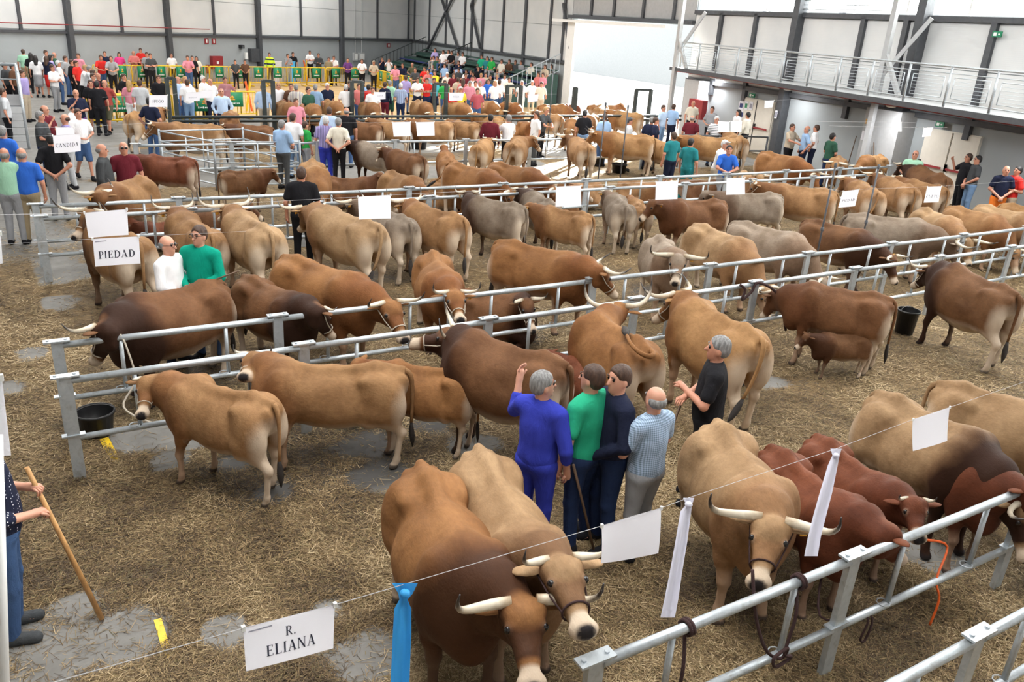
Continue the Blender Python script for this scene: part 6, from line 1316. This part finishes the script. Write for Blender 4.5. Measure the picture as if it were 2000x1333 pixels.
# group on the left
L_ = dict(near=1)
pp(6, 289, 165, 'mint', 'grey', 'in a mint green shirt and grey trousers', 'at the left edge', hair='fringe', hc='grey', near=1, fat=1.1)
pp(40, 289, 165, 'blue', 'khaki', 'in a royal blue polo and brown trousers', 'next to the mint shirt', hair='fringe', hc='grey', near=1, fat=1.08)
pp(97, 261, 178, 'black', 'grey', 'in a black T-shirt, hands clasped behind the back', 'left of the CANDIDA sheet', 'back', near=1, hc='black')
pp(3, 246, 150, 'blue', 'jeans', 'in a blue T-shirt', 'cut off by the left edge before the ramp', hair='short', hc='grey')
pp(77, 217, 70, 'dgrey', 'djeans', 'in a dark grey shirt leaning toward others', 'beside the pale ramp boards', 'front', sleeve='short', hc='grey', fat=1.15)
pp(86, 205, 60, 'maroon', 'djeans', 'in a dark maroon shirt', 'behind the dark grey shirt at the ramp', 'chin', fat=1.15, hair='fringe', hc='brown')
pp(125, 222, -80, 'lilac', 'lgrey', 'in a striped shirt and pale trousers', 'above the CANDIDA sheet', 'front', pat='stripes', hair='fringe', hc='brown')
pp(151, 212, 20, 'white', 'jeans', 'in a white T-shirt and denim shorts carrying a child', 'right of the CANDIDA sheet', 'front', 'walk', bottom='shorts')
pp(141, 209, 30, 'white', 'grey', 'small child in white carried on an arm', 'right of the CANDIDA sheet', 'lap', 'sit', h=1.0, base=.78, hc='black')
pp(197, 281, 80, 'dgrey', 'black', 'in a dark grey blazer', 'left of the maroon polo shirt', 'down', sleeve='long', hair='fringe', hc='grey', near=1, fat=1.12)
pp(240, 277, 5, 'maroon', 'beige', 'wearing sunglasses and a dark maroon polo', 'right of the dark blazer', 'down', hair='fringe', hc='white', near=1, fat=1.1, extra=lambda r, P: glasses(r, P, 'eye', True))
pp(203, 156, -25, 'brick', 'olive', 'walking in a brick red polo and olive shorts', 'in the left aisle', 'swing', 'walk', bottom='shorts', hair='fringe', hc='grey', fat=1.15, near=1)
pp(176, 156, 5, 'black', 'black', 'in a black shirt and black shorts', 'left of the brick red polo', 'down', bottom='shorts', h=1.72)
pp(188, 158, 170, 'black', 'black', 'all in black, back to us', 'beside the brick red polo', hc='black')
pp(147, 174, 10, 'navy', 'purple', 'bald, in a navy T-shirt with a hand at the chin', 'in the left aisle', 'chin', hair='none', fat=1.08)
pp(291, 190, 150, 'navy', 'jeans', 'in a navy and white polo and jeans', 'under the HUGO sheet', 'pocket', hc='black', near=1)
for a in [(101, 126, 50, 'white', 'grey', 'in a white T-shirt with folded arms', 'fold', 'rest', {}), (127, 109, 60, 'grey', 'jeans', 'in a grey shirt and jeans', 'pocket', 'stand', {}), (139, 116, 60, 'black', 'black', 'in a black jacket', 'down', 'stand', {'sleeve': 'long'}), (148, 118, 60, 'red', 'black', 'in a red top', 'down', 'stand', {}),
          (152, 104, -30, 'pink', 'jeans', 'in a pink shirt', 'down', 'stand', {}), (44, 96, 175, 'mint', 'khaki', 'in a pale mint shirt and shorts', 'down', 'stand', {'bottom': 'shorts'}), (59, 103, 170, 'black', 'black', 'with long black hair in black', 'down', 'stand', {'hair': 'long', 'hc': 'black'}), (68, 108, 175, 'white', 'grey', 'with long black hair, white top and grey skirt', 'down', 'stand', {'hair': 'long', 'hc': 'black', 'bottom': 'skirt'}),
          (89, 98, 60, 'white', 'jeans', 'in a white shirt', 'down', 'stand', {}), (90, 109, 150, 'navy', 'red', 'with brown hair and a red skirt', 'down', 'stand', {'hair': 'long', 'bottom': 'skirt'}), (98, 107, 90, 'lilac', 'black', 'with long dark hair in a lilac top', 'down', 'stand', {'hair': 'long', 'hc': 'black'}), (105, 102, 90, 'dgreen', 'black', 'in a dark green top', 'down', 'stand', {'hair': 'fringe', 'hc': 'grey'}),
          (113, 118, 90, 'white', 'jeans', 'in a white cap', 'down', 'stand', {'hair': 'cap', 'hc': 'white'}), (158, 126, 80, 'white', 'black', 'in a white T-shirt leaning forward', 'lean', 'stand', {'hc': 'blond'}), (166, 128, 85, 'lgrey', 'black', 'in a pale grey green shirt leaning forward', 'lean', 'stand', {'hc': 'grey'}), (173, 136, 85, 'white', 'purple', 'in a striped shirt leaning forward', 'lean', 'stand', {'pat': 'stripes'}),
          (181, 143, 40, 'maroon', 'black', 'in a dark red top', 'down', 'stand', {}), (191, 142, 30, 'black', 'black', 'bald, in a dark top', 'down', 'stand', {'hair': 'none'}), (8, 122, 60, 'dgrey', 'black', 'in dark clothes', 'down', 'stand', {}), (24, 124, 60, 'brown', 'black', 'in a brown top', 'down', 'stand', {})]:
    pp(*a[:6], 'upper left group', a[6], a[7], **a[8])
pp(42, 137, 60, 'lilac', 'beige', 'lit from the right, in a pale lilac shirt', 'behind the ramp railing', 'down')
pp(4, 172, 90, 'lgrey', 'black', 'in a pale grey top', 'at the left edge behind the ramp railing')
BR = 'behind the far barriers'
for a in [(195, 107, 10, 'red', 'jeans', 'in a red T-shirt leaning on the rail', 'lean', {}), (204, 100, 0, 'navy', 'black', 'in a navy shirt', 'down', {}), (216, 109, 0, 'grey', 'black', 'in a grey T-shirt leaning on the rail', 'lean', {}), (232, 102, 0, 'hotpink', 'black', 'in a bright pink top', 'down', {'hair': 'long', 'hc': 'black', 'h': 1.62}), (260, 99, 0, 'salmon', 'grey', 'bald, in a salmon shirt with folded arms', 'fold', {'hair': 'fringe', 'hc': 'grey'}),
          (274, 94, 0, 'red', 'black', 'in a bright red shirt with folded arms', 'fold', {}), (286, 102, 10, 'grey', 'black', 'in a grey top partly hidden', 'down', {}), (293, 104, 20, 'dgrey', 'black', 'in a dark grey top', 'fold', {}), (334, 104, 15, 'white', 'black', 'with brown hair in a white top', 'down', {'hair': 'long', 'h': 1.65}), (366, 108, 0, 'pink', 'jeans', 'in a pink shirt leaning on the rail', 'lean', {}), (375, 109, 0, 'black', 'black', 'in black', 'down', {'h': 1.66}),
          (383, 110, 0, 'cream', 'black', 'with long dark hair in a cream top', 'down', {'hair': 'long', 'hc': 'black', 'h': 1.62}), (459, 117, 0, 'dgrey', 'black', 'in dark grey sitting low', 'lap', {'h': 1.5}), (478, 117, 0, 'brown', 'black', 'in a brown top sitting low', 'lap', {'h': 1.5}), (572, 102, 20, 'black', 'black', 'in a black T-shirt', 'down', {}), (605, 99, 0, 'white', 'black', 'in a white T-shirt with folded arms', 'fold', {}), (622, 104, 0, 'dgrey', 'black', 'in a dark grey sweater', 'fold', {'sleeve': 'long'}),
          (642, 112, 0, 'khaki', 'black', 'in a khaki top', 'down', {'h': 1.65}), (652, 109, 0, 'white', 'black', 'in a white shirt', 'chin', {}), (679, 113, 0, 'purple', 'black', 'in a purple shirt', 'lean', {}), (707, 115, 0, 'white', 'black', 'in a white top', 'lean', {}), (730, 118, 0, 'beige', 'black', 'in beige with a beige hat', 'lean', {'hair': 'cap', 'hc': 'beige'}), (746, 112, 20, 'navy', 'black', 'with long hair in a navy top holding up a phone', 'phone', {'hair': 'long', 'h': 1.65}),
          (760, 114, -10, 'white', 'black', 'in a white shirt with a dark scarf', 'phone', {'h': 1.68})]:
    pp(*a[:6], BR, a[6], **a[7])
pp(526, 103, 0, 'neon', 'navy', 'in a high visibility yellow jacket', 'before the far barriers', 'down', pat='hivis', sleeve='long')
pp(562, 105, 30, 'grey', 'ljeans', 'in a grey shirt and pale jeans', 'at the blue banner', 'chin')
SD = 'behind the side barriers'
for a in [(774, 126, -20, 'pink', 'in a pink and white top', {}), (788, 123, -20, 'navy', 'in a navy blazer', {'sleeve': 'long'}), (807, 122, -20, 'olive', 'in an olive T-shirt', {'hair': 'fringe', 'hc': 'grey'}), (813, 132, -20, 'dgrey', 'in a dark grey shirt', {}), (832, 130, -30, 'red', 'in a red vest', {}), (839, 136, -30, 'salmon', 'in a salmon T-shirt', {}), (845, 142, -30, 'grey', 'in a royal blue cap', {'hair': 'cap', 'hc': 'blue'}), (853, 138, -40, 'yellow', 'in a yellow T-shirt', {})]:
    pp(a[0], a[1], a[2], a[3], 'jeans', a[4], SD, 'lean', **a[5])
SE = 'seated on the bleachers'
for a in [(850, 94, 'lilac', 2.55), (866, 98, 'white', 2.5), (876, 97, 'white', 2.5), (882, 99, 'black', 2.5), (895, 101, 'grey', 2.45), (904, 102, 'white', 2.45), (847, 109, 'cream', 2.1), (854, 110, 'dgreen', 2.1), (896, 118, 'navy', 2.0), (869, 124, 'sky', 1.9), (897, 125, 'lblue', 1.8), (896, 133, 'dgrey', 1.6), (911, 136, 'white', 1.6), (920, 137, 'navy', 1.6), (924, 141, 'salmon', 1.5), (935, 130, 'black', 1.8), (941, 107, 'green', 2.4), (952, 110, 'teal', 2.4), (961, 111, 'kgreen', 2.4), (980, 116, 'cream', 2.3), (995, 116, 'brown', 2.3), (1007, 117, 'dgrey', 2.3), (1018, 118, 'grey', 2.3), (996, 128, 'sky', 1.9), (1009, 127, 'grey', 2.0), (1038, 122, 'cream', 2.3), (1065, 126, 'beige', 2.3), (1077, 125, 'cream', 2.3), (1038, 139, 'grey', 1.8), (1052, 141, 'salmon', 1.95), (1061, 142, 'pink', 1.95), (1072, 148, 'cream', 1.6)]:
    x, y, c, zt = a; lg = (x in (1038, 1065, 1077)); hh = 1.72; base = zt-(hh-.42*hh/1.75)
    pp(x, y, -35, c, random.choice(['jeans', 'black', 'navy', 'grey']), ('long haired ' if lg else '')+'in a %s top' % {'lblue': 'light blue', 'dgrey': 'dark grey', 'dgreen': 'dark green', 'kgreen': 'bright green'}.get(c, c), SE, 'lap', 'sit', base=base, h=hh, hair='long' if lg else 'short', res=.06)
SC = 'in the sunlit crowd'
for a in [(762, 157, 150, 'mint', 'dgreen', 'in a mint T-shirt and dark shorts, grey hair', 'down', {'bottom': 'shorts', 'hc': 'grey', 'fat': 1.12}), (752, 160, 150, 'navy', 'maroon', 'in a dark jacket with white trim', 'down', {'sleeve': 'long', 'bottom': 'long'}), (783, 162, 175, 'lblue', 'djeans', 'in a pale striped shirt, white hair', 'down', {'hc': 'white', 'pat': 'stripes'}), (793, 147, 160, 'lilac', 'jeans', 'in a lilac shirt', 'down', {}), (816, 151, 0, 'white', 'navy', 'in a white T-shirt with folded arms', 'fold', {}), (834, 152, 0, 'red', 'djeans', 'in a red T-shirt with folded arms', 'fold', {}),
          (848, 152, 0, 'turq', 'navy', 'in a turquoise T-shirt', 'down', {}), (869, 157, 10, 'kgreen', 'jeans', 'in a lime green T-shirt', 'down', {}), (881, 170, 0, 'red', 'jeans', 'bald, in a red shirt', 'down', {'hair': 'none'}), (895, 151, 170, 'beige', 'jeans', 'in a beige jacket', 'down', {}), (905, 153, 170, 'salmon', 'black', 'in a salmon top', 'down', {'hair': 'long'}), (900, 169, 20, 'yellow', 'jeans', 'in a white cap and yellow top', 'down', {'hair': 'cap', 'hc': 'white'}), (918, 158, 0, 'pink', 'jeans', 'in a pink shirt', 'down', {'hc': 'grey'}), (929, 158, 0, 'cream', 'jeans', 'in a cream shirt', 'down', {}),
          (938, 158, 0, 'white', 'beige', 'in a white shirt', 'down', {'hc': 'grey'}), (933, 172, 0, 'red', 'jeans', 'in a red checked shirt', 'down', {'pat': 'check'}), (955, 154, -20, 'blue', 'jeans', 'in a bright blue T-shirt', 'down', {}), (940, 143, 0, 'pink', 'jeans', 'in a pale pink top', 'down', {'hc': 'blond'}), (949, 142, 0, 'beige', 'jeans', 'wearing sunglasses and beige', 'down', {}), (958, 146, 0, 'dgrey', 'black', 'in a dark grey top', 'down', {}), (971, 146, 0, 'white', 'white', 'in white', 'down', {'hc': 'blond'}), (986, 145, 0, 'white', 'jeans', 'in a white top', 'down', {'hc': 'brown'}), (976, 156, 160, 'white', 'jeans', 'in a white shirt and jeans, back to us', 'down', {'fat': 1.1}),
          (995, 151, 0, 'cream', 'beige', 'in a cream top with a dark bag', 'down', {}), (1020, 157, 0, 'white', 'white', 'with white hair, in white', 'down', {'hair': 'long', 'hc': 'white'}), (1040, 157, 0, 'white', 'beige', 'in white, overexposed', 'down', {'hc': 'white'}), (924, 148, 0, 'white', 'jeans', 'in a white T-shirt', 'down', {}), (910, 143, 10, 'maroon', 'jeans', 'in a maroon top', 'down', {}), (886, 143, 10, 'maroon', 'jeans', 'in a maroon sweater', 'down', {}), (874, 141, 10, 'cream', 'jeans', 'in a white sun cap', 'down', {'hair': 'cap', 'hc': 'white'}), (967, 158, 0, 'white', 'jeans', 'with blond hair', 'down', {'hair': 'long', 'hc': 'blond'}), (1058, 160, 0, 'cream', 'beige', 'in a pale top', 'down', {})]:
    pp(*a[:6], SC, a[6], res=.06, **a[7])
NR = 'at the near ring side'
for a in [(432, 172, 0, 'lblue', 'navy', 'bald, in a light blue shirt', 'pocket', {'hair': 'none', 'sleeve': 'long'}), (439, 150, 20, 'salmon', 'navy', 'in a pink checked shirt shading the eyes', 'raiseL', {'pat': 'check'}), (410, 153, 30, 'white', 'navy', 'in a white shirt', 'down', {'hair': 'fringe', 'hc': 'grey'}), (396, 148, 60, 'white', 'black', 'with white hair in a white shirt', 'down', {'hc': 'white', 'sleeve': 'long', 'fat': 1.1}), (347, 149, 60, 'lblue', 'jeans', 'in a pale blue polo', 'down', {'hair': 'fringe', 'hc': 'grey'}), (361, 149, 30, 'white', 'jeans', 'in a white top', 'down', {'hair': 'long', 'hc': 'blond'}), (365, 155, 175, 'white', 'ljeans', 'in a white print T-shirt and pale jeans', 'down', {}),
          (309, 147, 5, 'black', 'black', 'in a black jacket over a pale shirt', 'clasp', {'sleeve': 'long'}), (241, 144, 40, 'black', 'maroon', 'in a black shirt', 'down', {}), (251, 157, 170, 'pink', 'white', 'in a pink blouse and white trousers', 'down', {'hair': 'long', 'hc': 'blond', 'h': 1.65}), (272, 156, 170, 'lgrey', 'beige', 'in a pale grey shirt and beige trousers', 'down', {}), (513, 165, 165, 'lblue', 'beige', 'in a light blue shirt and beige trousers', 'down', {'sleeve': 'long', 'fat': 1.12}), (543, 161, 0, 'white', 'white', 'with long blond hair in a white dress', 'down', {'hair': 'long', 'hc': 'blond', 'bottom': 'skirt'}), (568, 163, 0, 'brown', 'jeans', 'in a brown top', 'down', {}),
          (578, 165, 175, 'cream', 'jeans', 'in a broad striped shirt, back to us', 'down', {'pat': 'stripes', 'hc': 'grey', 'fat': 1.1}), (602, 170, 40, 'dgreen', 'black', 'in a grey green T-shirt', 'down', {}), (616, 165, 170, 'sky', 'navy', 'in a blue and white checked shirt', 'down', {'pat': 'check', 'hc': 'grey'}), (639, 162, 30, 'navy', 'jeans', 'with white hair in a navy vest', 'down', {'hc': 'white', 'fat': 1.1}), (676, 165, 170, 'white', 'black', 'in a white shirt, back to us', 'down', {'hc': 'white', 'fat': 1.1}), (683, 158, 20, 'black', 'black', 'in a black shirt', 'down', {}), (701, 163, 20, 'salmon', 'jeans', 'in a salmon top', 'down', {}), (709, 158, 0, 'sky', 'jeans', 'in a pale blue top', 'down', {}), (720, 165, 160, 'red', 'black', 'in a red shirt', 'down', {'hc': 'black'}), (728, 170, 0, 'white', 'black', 'in a white top behind the red shirt', 'down', {})]:
    pp(*a[:6], NR, a[6], **a[7])
PN = 'behind the single fence'
for a in [(550, 234, 140, 'sky', 'dgrey', 'with grey hair in a pale blue shirt', 'front', {'hc': 'grey', 'fat': 1.12}), (572, 221, 150, 'white', 'ljeans', 'in a white print T-shirt', 'down', {'fat': 1.05}), (596, 237, 120, 'kgreen', 'grey', 'boy in a bright green T-shirt', 'down', {'h': 1.55}), (636, 227, 175, 'lilac', 'royal', 'in a purple striped shirt and blue trousers', 'down', {'pat': 'stripes', 'hc': 'white', 'fat': 1.12}), (661, 230, 170, 'cream', 'black', 'in a pale shirt and black trousers', 'back', {'hc': 'grey'}), (677, 210, 170, 'black', 'jeans', 'bald, in a dark polo and jeans', 'down', {'hair': 'fringe', 'hc': 'grey', 'fat': 1.1}), (643, 209, 175, 'lblue', 'jeans', 'in a light blue T-shirt', 'down', {}), (578, 192, 20, 'pink', 'navy', 'in a pink shirt', 'down', {})]:
    pp(*a[:6], PN, a[6], near=1, **a[7])
CT = 'near the doorway'
for a in [(959, 223, 175, 'maroon', 'black', 'in a maroon shirt', 'down', {'sleeve': 'long', 'hc': 'black', 'fat': 1.1}), (994, 224, -150, 'white', 'black', 'in a white shirt with grey hair', 'reach', {'hc': 'grey', 'sleeve': 'long'}), (1048, 217, -60, 'white', 'dgrey', 'in a white T-shirt', 'down', {}), (1060, 208, 60, 'dgrey', 'black', 'leaning over a cow', 'lean', {'hc': 'blond'}), (1143, 215, 175, 'black', 'ljeans', 'in a black T-shirt and jeans', 'down', {'hc': 'black'}), (1182, 222, -150, 'sky', 'jeans', 'in a light blue T-shirt and jeans', 'down', {}), (1231, 229, 90, 'lgrey', 'black', 'in grey with a dark cap', 'down', {'hair': 'cap', 'hc': 'dgrey'}), (1274, 228, 170, 'navy', 'navy', 'in a navy polo', 'down', {'fat': 1.1, 'hc': 'grey'}), (1282, 229, 90, 'navy', 'navy', 'in navy partly behind another navy polo', 'down', {}),
          (1297, 205, 60, 'lblue', 'ljeans', 'in a pale blue shirt', 'down', {}), (1317, 203, 150, 'sky', 'navy', 'in a blue shirt and navy trousers', 'down', {}), (1355, 197, 10, 'cream', 'black', 'in a cream shirt beside the pier', 'down', {'hair': 'fringe', 'hc': 'grey'}), (1392, 208, -20, 'grey', 'black', 'in grey before the red cabinet', 'front', {}), (1401, 227, 20, 'white', 'jeans', 'in a hooped white T-shirt', 'down', {'pat': 'hoops', 'hc': 'white'}), (1353, 225, 175, 'maroon', 'black', 'in a crimson polo', 'down', {'hair': 'fringe', 'hc': 'grey', 'fat': 1.1}), (1443, 214, -60, 'white', 'black', 'with long dark hair in white by the white door', 'down', {'hair': 'long', 'hc': 'black'}), (1462, 219, -120, 'cream', 'black', 'with tied dark hair in a cream blouse', 'down', {'hc': 'black', 'sleeve': 'long'})]:
    pp(*a[:6], CT, a[6], **a[7])
RW = 'along the grey right wall'
for a in [(1549, 242, 60, 'beige', 'black', 'in a beige shirt and black trousers', 'reach', {'fat': 1.1}), (1578, 246, -70, 'sky', 'navy', 'in a blue shirt and navy trousers', 'pocket', {'hair': 'fringe', 'hc': 'grey'}), (1596, 244, -100, 'white', 'navy', 'in a white T-shirt', 'pocket', {}), (1628, 260, 130, 'dgreen', 'djeans', 'in a dark green T-shirt', 'clasp', {'hc': 'black'}), (1790, 294, -15, 'mint', 'mint', 'bald, in a mint green shirt behind a dark ox', 'front', {'hair': 'none', 'fat': 1.1}), (1894, 300, -60, 'black', 'black', 'in a black shirt gesturing', 'raise', {'hc': 'brown', 'fat': 1.08}), (1912, 304, -60, 'dgrey', 'ljeans', 'in a dark polo and pale jeans', 'clasp', {'hc': 'black'}), (1968, 324, 15, 'navy', 'orange', 'in a navy T-shirt and orange shorts', 'clasp', {'bottom': 'shorts', 'hair': 'fringe', 'hc': 'grey'}), (1991, 325, -50, 'red', 'beige', 'in an orange red shirt holding a stick', 'stick', {'hc': 'black'})]:
    pp(*a[:6], RW, a[6], near=1, **a[7])
BH = 'between the sunlit cows'
for a in [(1317, 258, -140, 'teal', 'navy', 'in a dark blue T-shirt and navy shorts', 'down', {'bottom': 'shorts'}), (1351, 270, 150, 'teal', 'teal', 'in a teal T-shirt', 'down', {'hc': 'black'}), (1408, 272, 60, 'white', 'beige', 'in a white cap behind the bending man', 'lean', {'hair': 'cap', 'hc': 'white'}), (1424, 282, 10, 'blue', 'grey', 'bending in a bright blue T-shirt', 'lean', {'hc': 'black'})]:
    pp(*a[:6], BH, a[6], near=1, **a[7])
GRP = {BR: 'people behind the far barriers', SE: 'people seated on the bleachers', SC: 'people in the sunlit crowd', NR: 'people on the near side of the ring', SD: 'people behind the side barriers'}
base_labels = {}
for q in PL: base_labels.setdefault((q[5], q[6]), []).append(q)
ORD = ['leftmost', 'second from left', 'third from left', 'fourth from left', 'fifth from left', 'sixth from left', 'seventh from left']
NUMW = {2: 'two', 3: 'three', 4: 'four', 5: 'five', 6: 'six', 7: 'seven'}
for (desc, where), qs in base_labels.items():
    qs.sort(key=lambda q: q[0])
    for i, q in enumerate(qs):
        assert True
        lead = '' if desc.startswith(('small child', 'boy')) else 'person '
        l = lead+desc+', '+where
        if len(qs) > 1: l = 'person %s, %s, %s of %s' % (desc, where, ORD[i], NUMW[len(qs)])
        if len(l.split()) > 16: print('LONG', l)
        k = q[9]; person(q[0], q[1], q[2], q[3], q[4], l, q[7], q[8], group=GRP.get(where), **k)
p = at(1978, 345, 1.2); q = at(1952, 404, .05); mb = MB(); mb.tube([p, q], .018, 6); tag(mb.ob('stick', 'dark_wood'), 'wooden stick held by the person in the orange red shirt', 'stick')
p, q = at(606, 203, 1.9), at(604, 245, 1.0); mb = MB(); mb.tube([p, q], .015, 6); tag(mb.ob('stick', 'wood'), 'thin upright stick held by the boy in bright green', 'stick')
print('PEOPLE', NP[0], 'COWN', len(COWPOS))
